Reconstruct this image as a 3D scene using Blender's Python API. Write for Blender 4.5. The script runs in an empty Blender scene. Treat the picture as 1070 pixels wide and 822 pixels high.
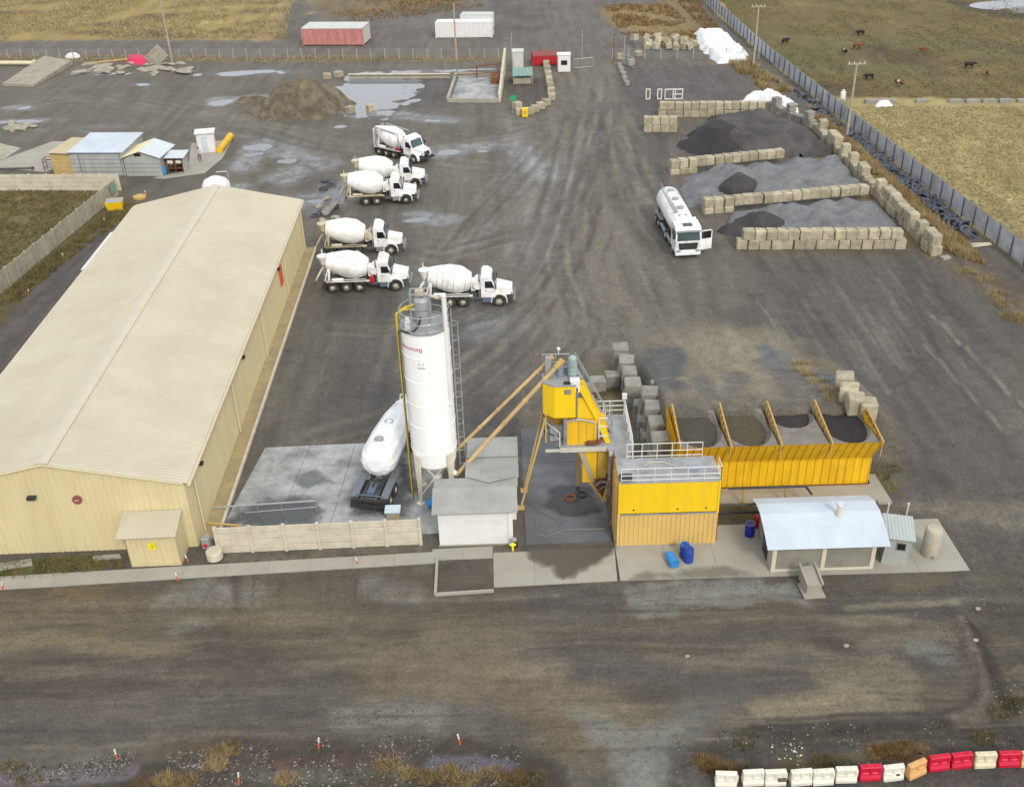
import bpy, math, random
import numpy as np
from mathutils import Vector, Matrix
random.seed(7); RNG = np.random.default_rng(11)
SC = bpy.context.scene
COL = SC.collection
rad = math.radians
# ------------------------------------------------------------------ camera model
FPX, HOFF, NX, HC = 1080.0, 650.0, 55.0, 41.0
PITCH = math.atan(HOFF / FPX)
ROLL = -math.atan(NX / (FPX * FPX / HOFF))
FWD = Vector((0, math.cos(PITCH), -math.sin(PITCH)))
UPV = Vector((0, math.sin(PITCH), math.cos(PITCH)))
def P(px, py, z=0.0):
    """point of the site at height z seen at that spot of the photograph"""
    u = (px - 535) / FPX; v = -(py - 411) / FPX
    u, v = u * math.cos(ROLL) - v * math.sin(ROLL), u * math.sin(ROLL) + v * math.cos(ROLL)
    d = Vector((u, 0, 0)) + UPV * v + FWD
    t = (z - HC) / d.z
    return Vector((0, 0, HC)) + d * t
def PG(px, py, lift=0.0):
    """the same, on the terrain itself"""
    z = 0.0
    for k in range(12):
        p = P(px, py, z + lift); z = .5*z + .5*float(gz(np.array([p.x]), np.array([p.y]))[0])
    return p
def lin(c):
    c /= 255.0
    return c / 12.92 if c <= 0.04045 else ((c + 0.055) / 1.055) ** 2.4
EXPO = 1.2
def K(r, g, b):
    """surface colour of something that reads as this sRGB value under the overcast light"""
    return tuple(min(0.85, lin(c) / EXPO) for c in (r, g, b))
# ------------------------------------------------------------------ materials
MATS = {}
def mat(name, col, rough=0.65, metal=0.0, var=0.12, scale=1.2, dirt=None, damt=0.35, dscale=0.8, bump=0.0, bscale=8.0, rnd=0.0, spec=0.4, coat=0.0, streak=False):
    m = bpy.data.materials.new(name); m.use_nodes = True
    nt = m.node_tree; N = nt.nodes; L = nt.links
    bs = N['Principled BSDF']
    bs.inputs['Roughness'].default_value = rough; bs.inputs['Metallic'].default_value = metal
    bs.inputs['Specular IOR Level'].default_value = spec
    bs.inputs['Coat Weight'].default_value = coat
    geo = N.new('ShaderNodeNewGeometry')
    pos = geo.outputs['Position']
    nz = N.new('ShaderNodeTexNoise'); nz.inputs['Scale'].default_value = scale; nz.inputs['Detail'].default_value = 6; nz.inputs['Roughness'].default_value = 0.65
    L.new(pos, nz.inputs['Vector'])
    mr = N.new('ShaderNodeMapRange'); mr.inputs['From Min'].default_value = 0.3; mr.inputs['From Max'].default_value = 0.7
    mr.inputs['To Min'].default_value = 1 - var; mr.inputs['To Max'].default_value = 1 + var
    L.new(nz.outputs['Fac'], mr.inputs['Value'])
    mul = N.new('ShaderNodeVectorMath'); mul.operation = 'SCALE'; mul.inputs[0].default_value = col
    L.new(mr.outputs['Result'], mul.inputs['Scale'])
    out = mul.outputs['Vector']
    if rnd:
        oi = N.new('ShaderNodeObjectInfo')
        m2 = N.new('ShaderNodeMapRange'); m2.inputs['To Min'].default_value = 1 - rnd; m2.inputs['To Max'].default_value = 1 + rnd
        L.new(oi.outputs['Random'], m2.inputs['Value'])
        s2 = N.new('ShaderNodeVectorMath'); s2.operation = 'SCALE'
        L.new(out, s2.inputs[0]); L.new(m2.outputs['Result'], s2.inputs['Scale']); out = s2.outputs['Vector']
    if dirt:
        dn = N.new('ShaderNodeTexNoise'); dn.inputs['Scale'].default_value = dscale; dn.inputs['Detail'].default_value = 7; dn.inputs['Roughness'].default_value = 0.7
        if streak:
            mp = N.new('ShaderNodeMapping'); mp.inputs['Scale'].default_value = (3, 3, 0.35)
            L.new(pos, mp.inputs['Vector']); L.new(mp.outputs['Vector'], dn.inputs['Vector'])
        else: L.new(pos, dn.inputs['Vector'])
        dr = N.new('ShaderNodeMapRange'); dr.inputs['From Min'].default_value = 0.42; dr.inputs['From Max'].default_value = 0.75; dr.inputs['To Max'].default_value = damt * 1.6
        dr.clamp = True
        L.new(dn.outputs['Fac'], dr.inputs['Value'])
        mx = N.new('ShaderNodeMix'); mx.data_type = 'RGBA'
        L.new(dr.outputs['Result'], mx.inputs[0]); L.new(out, mx.inputs[6]); mx.inputs[7].default_value = (*dirt, 1)
        out = mx.outputs[2]
    L.new(out, bs.inputs['Base Color'])
    if bump:
        bn = N.new('ShaderNodeTexNoise'); bn.inputs['Scale'].default_value = bscale; bn.inputs['Detail'].default_value = 5
        L.new(pos, bn.inputs['Vector'])
        bp = N.new('ShaderNodeBump'); bp.inputs['Strength'].default_value = 0.7; bp.inputs['Distance'].default_value = bump
        L.new(bn.outputs['Fac'], bp.inputs['Height']); L.new(bp.outputs['Normal'], bs.inputs['Normal'])
    MATS[name] = m
    return m
# ------------------------------------------------------------------ mesh builder
class MB:
    def __init__(s): s.v = []; s.f = []; s.s = []; s.mi = []; s.M = Matrix.Identity(4); s.cur = 0
    def add(s, vs, fs, smooth=False):
        b = len(s.v); M = s.M
        s.v += [tuple(M @ Vector(p)) for p in vs]
        s.f += [tuple(b + i for i in f) for f in fs]
        s.s += [smooth] * len(fs); s.mi += [s.cur] * len(fs)
        return s
    def bx(s, x0, x1, y0, y1, z0, z1, cut=None):
        vs = [(x0,y0,z0),(x1,y0,z0),(x1,y1,z0),(x0,y1,z0),(x0,y0,z1),(x1,y0,z1),(x1,y1,z1),(x0,y1,z1)]
        return s.add(vs, [(3,2,1,0),(4,5,6,7),(0,1,5,4),(1,2,6,5),(2,3,7,6),(3,0,4,7)])
    def box(s, c, d, rz=0, ry=0, rx=0, c2=0.0):
        """chamfered box when c2 > 0"""
        old = s.M
        s.M = old @ Matrix.Translation(c) @ Matrix.Rotation(rz, 4, 'Z') @ Matrix.Rotation(ry, 4, 'Y') @ Matrix.Rotation(rx, 4, 'X')
        x, y, z = d[0] / 2, d[1] / 2, d[2] / 2
        if c2 <= 0: s.bx(-x, x, -y, y, -z, z)
        else:
            k = c2; vs = []; 
            for sx in (-1, 1):
                for sy in (-1, 1):
                    for sz in (-1, 1):
                        vs += [(sx*x, sy*(y-k), sz*(z-k)), (sx*(x-k), sy*y, sz*(z-k)), (sx*(x-k), sy*(y-k), sz*z)]
            def i(a, b, c, w): return ((a > 0) * 4 + (b > 0) * 2 + (c > 0)) * 3 + w
            fs = []
            for a in (-1, 1):
                q = [i(a,-1,-1,0), i(a,1,-1,0), i(a,1,1,0), i(a,-1,1,0)]; fs.append(tuple(q if a > 0 else q[::-1]))
                q = [i(-1,a,-1,1), i(1,a,-1,1), i(1,a,1,1), i(-1,a,1,1)]; fs.append(tuple(q[::-1] if a > 0 else q))
                q = [i(-1,-1,a,2), i(1,-1,a,2), i(1,1,a,2), i(-1,1,a,2)]; fs.append(tuple(q if a > 0 else q[::-1]))
            for a in (-1, 1):
                for b in (-1, 1):
                    fs.append((i(a,b,-1,0), i(a,b,1,0), i(a,b,1,1), i(a,b,-1,1)))
                    fs.append((i(a,-1,b,0), i(a,1,b,0), i(a,1,b,2), i(a,-1,b,2)))
                    fs.append((i(-1,a,b,1), i(1,a,b,1), i(1,a,b,2), i(-1,a,b,2)))
                    for c in (-1, 1): fs.append((i(a,b,c,0), i(a,b,c,1), i(a,b,c,2)))
            s.add(vs, fs)
        s.M = old; return s
    def frame(s, p0, p1):
        p0 = Vector(p0); p1 = Vector(p1); d = (p1 - p0).normalized()
        a = Vector((0, 0, 1)) if abs(d.z) < 0.95 else Vector((1, 0, 0))
        x = d.cross(a).normalized(); y = x.cross(d)
        return p0, p1, x, y
    def cyl(s, p0, p1, r0, r1=None, n=14, caps=True, smooth=True):
        r1 = r0 if r1 is None else r1
        p0, p1, x, y = s.frame(p0, p1); vs = []
        for p, r in ((p0, r0), (p1, r1)):
            for k in range(n):
                a = 2 * math.pi * k / n; vs.append(p + (x * math.cos(a) + y * math.sin(a)) * r)
        fs = [(k, (k + 1) % n, n + (k + 1) % n, n + k) for k in range(n)]
        s.add(vs, fs, smooth)
        if caps: s.add(vs, [tuple(range(n))[::-1], tuple(range(n, 2 * n))])
        return s
    def lathe(s, p0, p1, prof, n=20, smooth=True, sx=1.0, sy=1.0):
        """prof: (distance along p0->p1, radius)"""
        p0, p1, x, y = s.frame(p0, p1); d = (p1 - p0).normalized(); vs = []; fs = []
        for t, r in prof:
            for k in range(n):
                a = 2 * math.pi * k / n; vs.append(p0 + d * t + (x * math.cos(a) * sx + y * math.sin(a) * sy) * r)
        for j in range(len(prof) - 1):
            for k in range(n):
                fs.append((j*n + k, j*n + (k+1) % n, (j+1)*n + (k+1) % n, (j+1)*n + k))
        s.add(vs, fs, smooth)
        if prof[0][1] > 1e-4: s.add(vs[:n], [tuple(range(n))[::-1]])
        if prof[-1][1] > 1e-4: s.add(vs[-n:], [tuple(range(n))])
        return s
    def tube(s, pts, r, n=6):
        pts = [Vector(p) for p in pts]
        for a, b in zip(pts, pts[1:]): s.cyl(a, b, r, n=n, caps=True)
        return s
    def prism(s, poly, z0, z1):
        n = len(poly)
        vs = [(x, y, z0) for x, y in poly] + [(x, y, z1) for x, y in poly]
        area = sum(poly[i][0]*poly[(i+1) % n][1] - poly[(i+1) % n][0]*poly[i][1] for i in range(n))
        fs = [tuple(range(n))[::-1], tuple(range(n, 2*n))] + [(i, (i+1) % n, n + (i+1) % n, n + i) for i in range(n)]
        if area < 0: fs = [f[::-1] for f in fs]
        return s.add(vs, fs)
    def extr(s, poly, d):
        """planar 3D polygon given thickness vector d"""
        n = len(poly); d = Vector(d)
        vs = [Vector(p) for p in poly] + [Vector(p) + d for p in poly]
        return s.add(vs, [tuple(range(n))[::-1], tuple(range(n, 2*n))] + [(i, (i+1) % n, n + (i+1) % n, n + i) for i in range(n)])
    def ribs(s, o, U, V, Nn, pitch, depth, thick=0.03, prof='trap'):
        """ribbed sheet: ribs repeat along U and run along V"""
        o = Vector(o); U = Vector(U); V = Vector(V); Nn = Vector(Nn).normalized(); n = max(1, round(U.length / pitch))
        ts = []
        for k in range(n):
            if prof == 'trap': ts += [(k, 0), (k + .32, 0), (k + .45, 1), (k + .87, 1)]
            elif prof == 'seam': ts += [(k, 0), (k + .9, 0), (k + .93, 1), (k + .97, 1)]
            else: ts += [(k, .5), (k + .25, 1), (k + .5, .5), (k + .75, 0)]
        ts.append((n, 0 if prof != 'sine' else .5))
        vs = []; fs = []
        for t, h in ts:
            p = o + U * (t / n) + Nn * (depth * h)
            vs += [p, p + V]
        m = len(ts)
        for k in range(m - 1): fs.append((2*k, 2*k + 2, 2*k + 3, 2*k + 1))
        b = len(vs)
        for t, h in ((0, 0), (n, 0)):
            p = o + U * (t / n) - Nn * thick; vs += [p, p + V]
        fs.append((b, b + 1, b + 3, b + 2))
        fs.append((0, 1, b + 1, b)); e = 2 * (m - 1); fs.append((e, b + 2, b + 3, e + 1))
        if U.cross(V).dot(Nn) < 0: fs = [f[::-1] for f in fs]
        return s.add(vs, fs)
    def ball(s, c, r, n=10, m=6, sc=(1, 1, 1)):
        vs = []; fs = []; c = Vector(c)
        for j in range(m + 1):
            t = math.pi * j / m
            for k in range(n):
                a = 2 * math.pi * k / n
                vs.append(c + Vector((math.sin(t)*math.cos(a)*sc[0], math.sin(t)*math.sin(a)*sc[1], math.cos(t)*sc[2])) * r)
        for j in range(m):
            for k in range(n): fs.append((j*n + k, (j+1)*n + k, (j+1)*n + (k+1) % n, j*n + (k+1) % n))
        return s.add(vs, fs, True)
    def build(s, name, mats, parent=None, loc=None, rz=0.0, jitter=0.0, sharp=35):
        me = bpy.data.meshes.new(name)
        v = s.v
        if jitter:
            r = random.Random(len(v)); cache = {}
            def jt(p):
                k = (round(p[0], 3), round(p[1], 3), round(p[2], 3))
                if k not in cache: cache[k] = tuple(c + r.uniform(-jitter, jitter) for c in p)
                return cache[k]
            v = [jt(p) for p in v]
        me.from_pydata(v, [], s.f)
        me.polygons.foreach_set('use_smooth', s.s)
        for m in (mats if isinstance(mats, (list, tuple)) else [mats]): me.materials.append(m if not isinstance(m, str) else MATS[m])
        if s.cur or any(s.mi): me.polygons.foreach_set('material_index', s.mi)
        me.update()
        if any(s.s): me.set_sharp_from_angle(angle=rad(sharp))
        o = bpy.data.objects.new(name, me); COL.objects.link(o)
        if parent is not None: o.parent = parent
        if loc is not None: o.location = loc
        o.rotation_euler = (0, 0, rz)
        return o
def tag(o, label=None, cat=None, group=None, kind=None):
    if label: o['label'] = label
    if cat: o['category'] = cat
    if group: o['group'] = group
    if kind: o['kind'] = kind
    return o
def thing(name, label, cat, loc, rz=0.0, group=None):
    o = bpy.data.objects.new(name, None); COL.objects.link(o); o.empty_display_size = 0.3
    o.location = loc; o.rotation_euler = (0, 0, rz)
    return tag(o, label, cat, group)
def dup(root, loc, rz, label=None, group=None, scale=None):
    r = root.copy(); COL.objects.link(r); r.location = loc; r.rotation_euler = (0, 0, rz)
    if scale: r.scale = scale
    if label: r['label'] = label
    if group: r['group'] = group
    for ch in list(root.children):
        c = ch.copy(); COL.objects.link(c); c.parent = r
        for g in list(ch.children):
            d = g.copy(); COL.objects.link(d); d.parent = c
    return r
def mesh_np(name, verts, faces, m, parent=None, smooth=False):
    """verts (n,3) array, faces (k,3|4) array"""
    me = bpy.data.meshes.new(name)
    me.vertices.add(len(verts)); me.vertices.foreach_set('co', np.asarray(verts, np.float32).ravel())
    k = faces.shape[1]; nf = len(faces)
    me.loops.add(nf * k); me.loops.foreach_set('vertex_index', faces.astype(np.int32).ravel())
    me.polygons.add(nf); me.polygons.foreach_set('loop_start', np.arange(0, nf * k, k, dtype=np.int32))
    me.polygons.foreach_set('use_smooth', np.full(nf, smooth))
    me.materials.append(m); me.update(calc_edges=True); me.validate()
    o = bpy.data.objects.new(name, me); COL.objects.link(o)
    if parent is not None: o.parent = parent
    return o
def hash2(ix, iy, seed):
    h = (ix.astype(np.int64) * 374761393 + iy.astype(np.int64) * 668265263 + seed * 1442695041) & 0x7fffffff
    h = ((h ^ (h >> 13)) * 1274126177) & 0x7fffffff
    return ((h ^ (h >> 16)) & 0xffff) / 65535.0
def vnoise(x, y, sc, seed=0, octv=4, gain=.5):
    out = 0; amp = 1; tot = 0
    x = np.asarray(x, float) * sc; y = np.asarray(y, float) * sc
    for o in range(octv):
        ix = np.floor(x); iy = np.floor(y); fx = x - ix; fy = y - iy
        fx = fx*fx*(3 - 2*fx); fy = fy*fy*(3 - 2*fy)
        a = hash2(ix, iy, seed + o); b = hash2(ix + 1, iy, seed + o); c = hash2(ix, iy + 1, seed + o); d = hash2(ix + 1, iy + 1, seed + o)
        out = out + amp * ((a*(1-fx) + b*fx)*(1-fy) + (c*(1-fx) + d*fx)*fy); tot += amp
        amp *= gain; x = x*2.03 + 17.1; y = y*2.03 + 9.7
    return out / tot
def sstep(a, b, x):
    t = np.clip((x - a) / (b - a), 0, 1); return t*t*(3 - 2*t)
def seg_dist(X, Y, pts):
    d = np.full(X.shape, 1e9)
    for (ax, ay), (bx, by) in zip(pts, pts[1:]):
        vx, vy = bx - ax, by - ay; L2 = vx*vx + vy*vy + 1e-9
        t = np.clip(((X - ax)*vx + (Y - ay)*vy) / L2, 0, 1)
        d = np.minimum(d, np.hypot(X - ax - t*vx, Y - ay - t*vy))
    return d
def poly_sd(X, Y, pts):
    """signed distance, positive inside"""
    ins = np.zeros(X.shape, bool); n = len(pts)
    for i in range(n):
        (ax, ay), (bx, by) = pts[i], pts[(i + 1) % n]
        c = ((ay > Y) != (by > Y))
        with np.errstate(divide='ignore', invalid='ignore'):
            c &= X < (bx - ax) * (Y - ay) / ((by - ay) if by != ay else 1e-9) + ax
        ins ^= c
    d = seg_dist(X, Y, list(pts) + [pts[0]])
    return np.where(ins, d, -d)
def text_mesh(s, size):
    cu = bpy.data.curves.new('t', 'FONT'); cu.body = s; cu.size = size; cu.align_x = 'CENTER'; cu.align_y = 'CENTER'; cu.extrude = 0.0; cu.resolution_u = 3
    o = bpy.data.objects.new('t', cu); COL.objects.link(o)
    me = bpy.data.meshes.new_from_object(o.evaluated_get(bpy.context.evaluated_depsgraph_get()))
    bpy.data.objects.remove(o)
    return [tuple(v.co) for v in me.vertices], [tuple(p.vertices) for p in me.polygons]
# ------------------------------------------------------------------ palette
CONC = K(186, 183, 172)
mat('concrete', K(170, 167, 155), .85, var=.16, scale=.9, dirt=K(140, 134, 120), damt=.4, dscale=.45, bump=.01, bscale=14)
mat('slab_concrete', K(178, 180, 178), .8, var=.12, scale=.6, dirt=K(112, 114, 117), damt=.8, dscale=.35, bump=.01, bscale=14)
mat('fence_concrete', K(212, 205, 184), .85, var=.1, scale=1.5, dirt=K(170, 160, 135), damt=.4, dscale=.9)
mat('fence_grey', K(176, 172, 152), .85, var=.12, scale=1.5, dirt=K(132, 128, 108), damt=.45, dscale=.7)
mat('block_grey', K(156, 154, 146), .9, var=.18, scale=1.6, dirt=K(112, 110, 102), damt=.4, dscale=1.1, bump=.03, bscale=6, rnd=.12)
mat('block_tan', K(182, 174, 150), .9, var=.2, scale=1.6, dirt=K(122, 112, 88), damt=.45, dscale=1.2, bump=.03, bscale=6, rnd=.18)
mat('shed_wall', K(222, 208, 164), .55, var=.05, scale=.4, dirt=K(202, 184, 138), damt=.35, dscale=.5, streak=True)
mat('shed_roof', K(200, 193, 171), .5, var=.04, scale=.3, dirt=K(184, 174, 148), damt=.45, dscale=.25)
mat('shed_trim', K(225, 214, 180), .5, var=.05)
mat('white_paint', K(236, 237, 236), .4, var=.04, scale=.7, dirt=K(190, 186, 172), damt=.22, dscale=.8)
mat('silo_white', (.86, .865, .86), .4, var=.02, scale=.5, dirt=K(224, 222, 210), damt=.15, dscale=.6, streak=True)
mat('truck_white', (.82, .83, .83), .35, var=.05, scale=1.5, dirt=K(176, 166, 144), damt=.42, dscale=1.1, coat=.2)
mat('truck_drum', (.85, .855, .85), .45, var=.05, scale=1.2, dirt=K(190, 182, 160), damt=.5, dscale=.8)
mat('truck_cream', K(214, 205, 178), .6, var=.12, scale=1.5, dirt=K(150, 140, 118), damt=.5, dscale=1.2)
mat('chassis', K(70, 72, 78), .7, var=.2, scale=2, dirt=K(120, 112, 98), damt=.5, dscale=1.2)
mat('chassis_blue', K(92, 112, 132), .6, var=.15, scale=2, dirt=K(125, 118, 105), damt=.4, dscale=1.2)
mat('rubber', K(44, 43, 42), .85, var=.2, scale=4, dirt=K(100, 92, 80), damt=.45, dscale=2)
mat('rim', K(208, 202, 186), .6, var=.15, scale=5, dirt=K(130, 118, 98), damt=.5, dscale=3)
mat('glass', K(60, 84, 88), .08, var=.1, spec=.6)
mat('dark_glass', K(34, 38, 42), .1, var=.1, spec=.6)
mat('black_metal', K(48, 50, 54), .55, var=.2, scale=2, dirt=K(92, 88, 80), damt=.4)
mat('grey_metal', K(150, 153, 155), .5, metal=.15, var=.12, scale=1.2, dirt=K(112, 110, 105), damt=.4, dscale=.9)
mat('deck_grey', K(166, 168, 170), .6, var=.12, scale=1.1, dirt=K(120, 118, 114), damt=.5, dscale=.8)
mat('rail_white', K(226, 226, 220), .5, var=.06)
mat('galv', K(170, 174, 176), .45, metal=.2, var=.12, scale=2)
mat('yellow', K(250, 210, 26), .5, var=.06, scale=.5, dirt=K(214, 176, 60), damt=.3, dscale=.6, streak=True)
mat('yellow_bin', K(240, 192, 36), .55, var=.1, scale=.8, dirt=K(206, 158, 50), damt=.4, dscale=.8, streak=True)
mat('ochre', K(206, 172, 108), .65, var=.08, scale=.7, dirt=K(172, 134, 72), damt=.4, dscale=.7, streak=True)
mat('tan_tube', K(212, 184, 134), .6, var=.15, scale=.8, dirt=K(160, 124, 78), damt=.5, dscale=.7)
mat('rust', K(132, 82, 52), .85, var=.25, scale=2, dirt=K(90, 58, 42), damt=.5)
mat('yellow_tube', K(212, 188, 48), .5, var=.1)
mat('blue_light', K(52, 140, 206), .4, var=.06)
mat('blue_dark', K(36, 72, 158), .4, var=.08)
mat('red_paint', K(188, 44, 56), .5, var=.12, scale=2)
mat('roof_blue', K(204, 214, 224), .45, metal=.0, var=.06, scale=.35, dirt=K(176, 186, 196), damt=.5, dscale=.3)
mat('zinc_roof', K(166, 168, 164), .7, var=.1, scale=.5, dirt=K(140, 140, 134), damt=.55, dscale=.45)
mat('fibre_wall', K(150, 148, 136), .8, var=.1, scale=1, dirt=K(120, 118, 104), damt=.4)
mat('pillar', K(214, 206, 186), .8, var=.06)
mat('zinc_wall', K(176, 180, 176), .6, var=.1, scale=.8, dirt=K(140, 142, 136), damt=.4, streak=True)
mat('plywood', K(196, 172, 116), .75, var=.1, scale=1)
mat('cream_roof', K(226, 216, 176), .55, var=.08)
mat('pale_roof', K(206, 214, 220), .5, var=.06)
mat('barrier_white', K(234, 231, 216), .5, var=.06, scale=2, dirt=K(190, 184, 160), damt=.3, dscale=1.5)
mat('barrier_cream', K(222, 214, 182), .5, var=.06, scale=2, dirt=K(190, 176, 140), damt=.3)
mat('barrier_red', K(206, 26, 62), .5, var=.1, scale=2)
mat('barrier_orange', K(220, 170, 112), .5, var=.08, scale=2)
mat('container_red', K(202, 140, 136), .65, var=.14, scale=.8, dirt=K(150, 78, 70), damt=.4, dscale=.6, streak=True)
mat('container_top', K(205, 208, 202), .6, var=.08)
mat('bag_white', K(236, 238, 240), .55, var=.06, scale=1.5)
mat('grey_sheet', K(204, 207, 212), .5, metal=.1, var=.12, scale=.6, dirt=K(100, 104, 110), damt=.4, dscale=.5)
mat('wood_pole', K(176, 168, 150), .85, var=.15, scale=2)
mat('gravel_grey', K(124, 126, 127), .95, var=.2, scale=2.2, dirt=K(90, 92, 96), damt=.6, dscale=.5, bump=.05, bscale=9)
mat('gravel_dark', K(72, 70, 70), .95, var=.22, scale=2.2, dirt=K(58, 56, 56), damt=.5, dscale=.5, bump=.05, bscale=9)
mat('sand_black', K(68, 65, 66), .95, var=.22, scale=1.6, dirt=K(94, 90, 86), damt=.7, dscale=.28, bump=.05, bscale=8)
mat('gravel_brown', K(78, 76, 66), .95, var=.2, scale=3, dirt=K(76, 72, 64), damt=.5, dscale=1.2, bump=.05, bscale=9)
mat('dirt_pile', K(94, 84, 68), .95, var=.25, scale=1.2, dirt=K(150, 142, 120), damt=.45, dscale=.7, bump=.06, bscale=5)
mat('dust_grey', K(138, 133, 124), .95, var=.12, scale=1.5, dirt=K(98, 94, 88), damt=.5)
mat('tyre_blue', K(74, 80, 92), .8, var=.25, scale=3, dirt=K(120, 124, 130), damt=.4, dscale=2, rnd=.3)
mat('sign_yellow', K(244, 232, 40), .5, var=.04)
mat('sign_green', K(60, 158, 112), .5, var=.05)
mat('sign_red', K(150, 84, 88), .5, var=.08)
mat('ink_dark', K(60, 62, 60), .6, var=.05)
mat('ink_red', K(206, 52, 66), .5, var=.05)
mat('ink_grey', K(196, 192, 188), .5, var=.05)
mat('ink_green', K(168, 206, 186), .5, var=.05)
mat('orange', K(222, 104, 62), .5, var=.08)
mat('tarp_red', K(214, 44, 92), .6, var=.1)
mat('tarp_teal', K(126, 160, 158), .6, var=.12, scale=1.5, dirt=K(150, 156, 100), damt=.5)
mat('skin', K(206, 160, 134), .6, var=.04)
mat('shirt_pink', K(200, 176, 178), .8, var=.05)
mat('trousers', K(92, 100, 124), .85, var=.08)
mat('hair', K(48, 42, 40), .7, var=.1)
mat('cow_black', K(42, 36, 34), .8, var=.1)
mat('cow_brown', K(122, 66, 48), .8, var=.12)
mat('cow_white', K(214, 200, 180), .8, var=.08)
RX = 1
mat('stone_pale', K(168, 162, 146), .9, var=.22, scale=2, dirt=K(116, 108, 92), damt=.4, bump=.03)
def grass_mat(name, c1, c2, c3, sc=.6):
    m = bpy.data.materials.new(name); m.use_nodes = True; N = m.node_tree.nodes; L = m.node_tree.links
    g = N.new('ShaderNodeNewGeometry'); nz = N.new('ShaderNodeTexNoise'); nz.inputs['Scale'].default_value = sc; nz.inputs['Detail'].default_value = 5
    L.new(g.outputs['Position'], nz.inputs['Vector'])
    ad = N.new('ShaderNodeMath'); ad.operation = 'MULTIPLY_ADD'; ad.inputs[1].default_value = .5; ad.inputs[2].default_value = -.25
    L.new(g.outputs['Random Per Island'], ad.inputs[0])
    a2 = N.new('ShaderNodeMath'); L.new(ad.outputs[0], a2.inputs[0]); L.new(nz.outputs['Fac'], a2.inputs[1])
    cr = N.new('ShaderNodeValToRGB'); L.new(a2.outputs[0], cr.inputs['Fac'])
    e = cr.color_ramp.elements; e[0].position = .3; e[0].color = (*c1, 1); e[1].position = .72; e[1].color = (*c3, 1)
    x = e.new(.5); x.color = (*c2, 1)
    b = N['Principled BSDF']; b.inputs['Roughness'].default_value = .9; b.inputs['Specular IOR Level'].default_value = .15
    L.new(cr.outputs['Color'], b.inputs['Base Color']); MATS[name] = m; return m
grass_mat('dry_grass', K(138, 116, 78), K(166, 144, 100), K(194, 176, 134))
grass_mat('rock', K(70, 66, 60), K(104, 100, 92), K(150, 147, 138), 1.5)
grass_mat('field_grass', K(148, 135, 100), K(165, 152, 115), K(185, 174, 140), .3)
grass_mat('green_grass', K(96, 94, 60), K(118, 111, 72), K(150, 137, 96))
grass_mat('rusty_grass', K(112, 88, 56), K(138, 110, 70), K(166, 142, 98))
def water_mat():
    m = bpy.data.materials.new('water'); m.use_nodes = True; N = m.node_tree.nodes; L = m.node_tree.links
    b = N['Principled BSDF']; b.inputs['Base Color'].default_value = (*K(126, 130, 136), 1); b.inputs['Roughness'].default_value = .05
    b.inputs['Specular IOR Level'].default_value = .75; b.inputs['IOR'].default_value = 1.4
    nz = N.new('ShaderNodeTexNoise'); nz.inputs['Scale'].default_value = 2.5; g = N.new('ShaderNodeNewGeometry'); L.new(g.outputs['Position'], nz.inputs['Vector'])
    bp = N.new('ShaderNodeBump'); bp.inputs['Strength'].default_value = .15; bp.inputs['Distance'].default_value = .02
    L.new(nz.outputs['Fac'], bp.inputs['Height']); L.new(bp.outputs['Normal'], b.inputs['Normal']); MATS['water'] = m
water_mat()
# ------------------------------------------------------------------ terrain
def grow(a, b, s0, s1):
    out = [a]; 
    while out[-1] < b:
        t = (out[-1] - a) / (b - a); out.append(out[-1] + s0 + (s1 - s0) * t)
    return out
xs = [-2200, -900, -400, -220] + [-v for v in grow(34, 130, .3, 1.6)[::-1]] + list(np.arange(-33.9, 34, .14)) + grow(34.1, 140, .3, 1.6) + [230, 420, 900, 2200]
ys = [-300, -60, 0, 20] + list(np.arange(26, 52, .14)) + list(np.arange(52.1, 66, .18)) + grow(66.1, 130, .2, .5) + grow(130.8, 265, .6, 1.6) + [290, 340, 420, 560, 900, 1600, 3000]
xs = np.array(sorted(set(np.round(xs, 3)))); ys = np.array(sorted(set(np.round(ys, 3))))
GX, GY = np.meshgrid(xs, ys)
PUD = [(389, 97, 6.6, 11.0), (455, 124, 4.0, 1.7), (480, 158, 4.2, 1.5), (412, 124, 2.2, 1.0), (232, 107, 2.2, 2.6), (22, 112, 1.8, 1.2), (20, 127, 4.0, 1.1), (66, 125, 1.4, .8), (105, 77, 4.4, 1.0), (262, 76, 11, 2.0), (440, 74.5, 15, 1.3), (300, 168, 2.0, 1.2), (150, 88, 2.4, 1.0), (435, 229, 2.4, 1.0), (548, 160, 2.2, .9), (268, 155, 2.4, 3.4), (1068, 5, 8, 4), (355, 132, 1.2, .8), (420, 185, 2.4, 1.2), (330, 210, 2.0, 1.2)]
PUDW = [(P(a, b).x, P(a, b).y, rx, ry) for a, b, rx, ry in PUD]
BERM = [tuple(P(a, b).xy) for a, b in ((1003, 648), (1020, 690), (1030, 722), (1022, 742), (990, 752), (930, 758), (860, 764), (790, 768))]
def pud_depth(X, Y):
    d = np.zeros(np.shape(X))
    for cx, cy, rx, ry in PUDW:
        r2 = ((X - cx)/rx)**2 + ((Y - cy)/ry)**2
        d = np.maximum(d, np.exp(-r2*1.6)*(r2 < 4)*(2.6 if rx == 6.6 else 1))
    return d
def ramp_h(X, Y):
    return 3.75 * sstep(76, 59.2, Y) ** 1.15 * sstep(9.2, 10.6, X) * sstep(28.0, 24.2, X) * sstep(57.6, 58.6, Y) 
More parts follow.
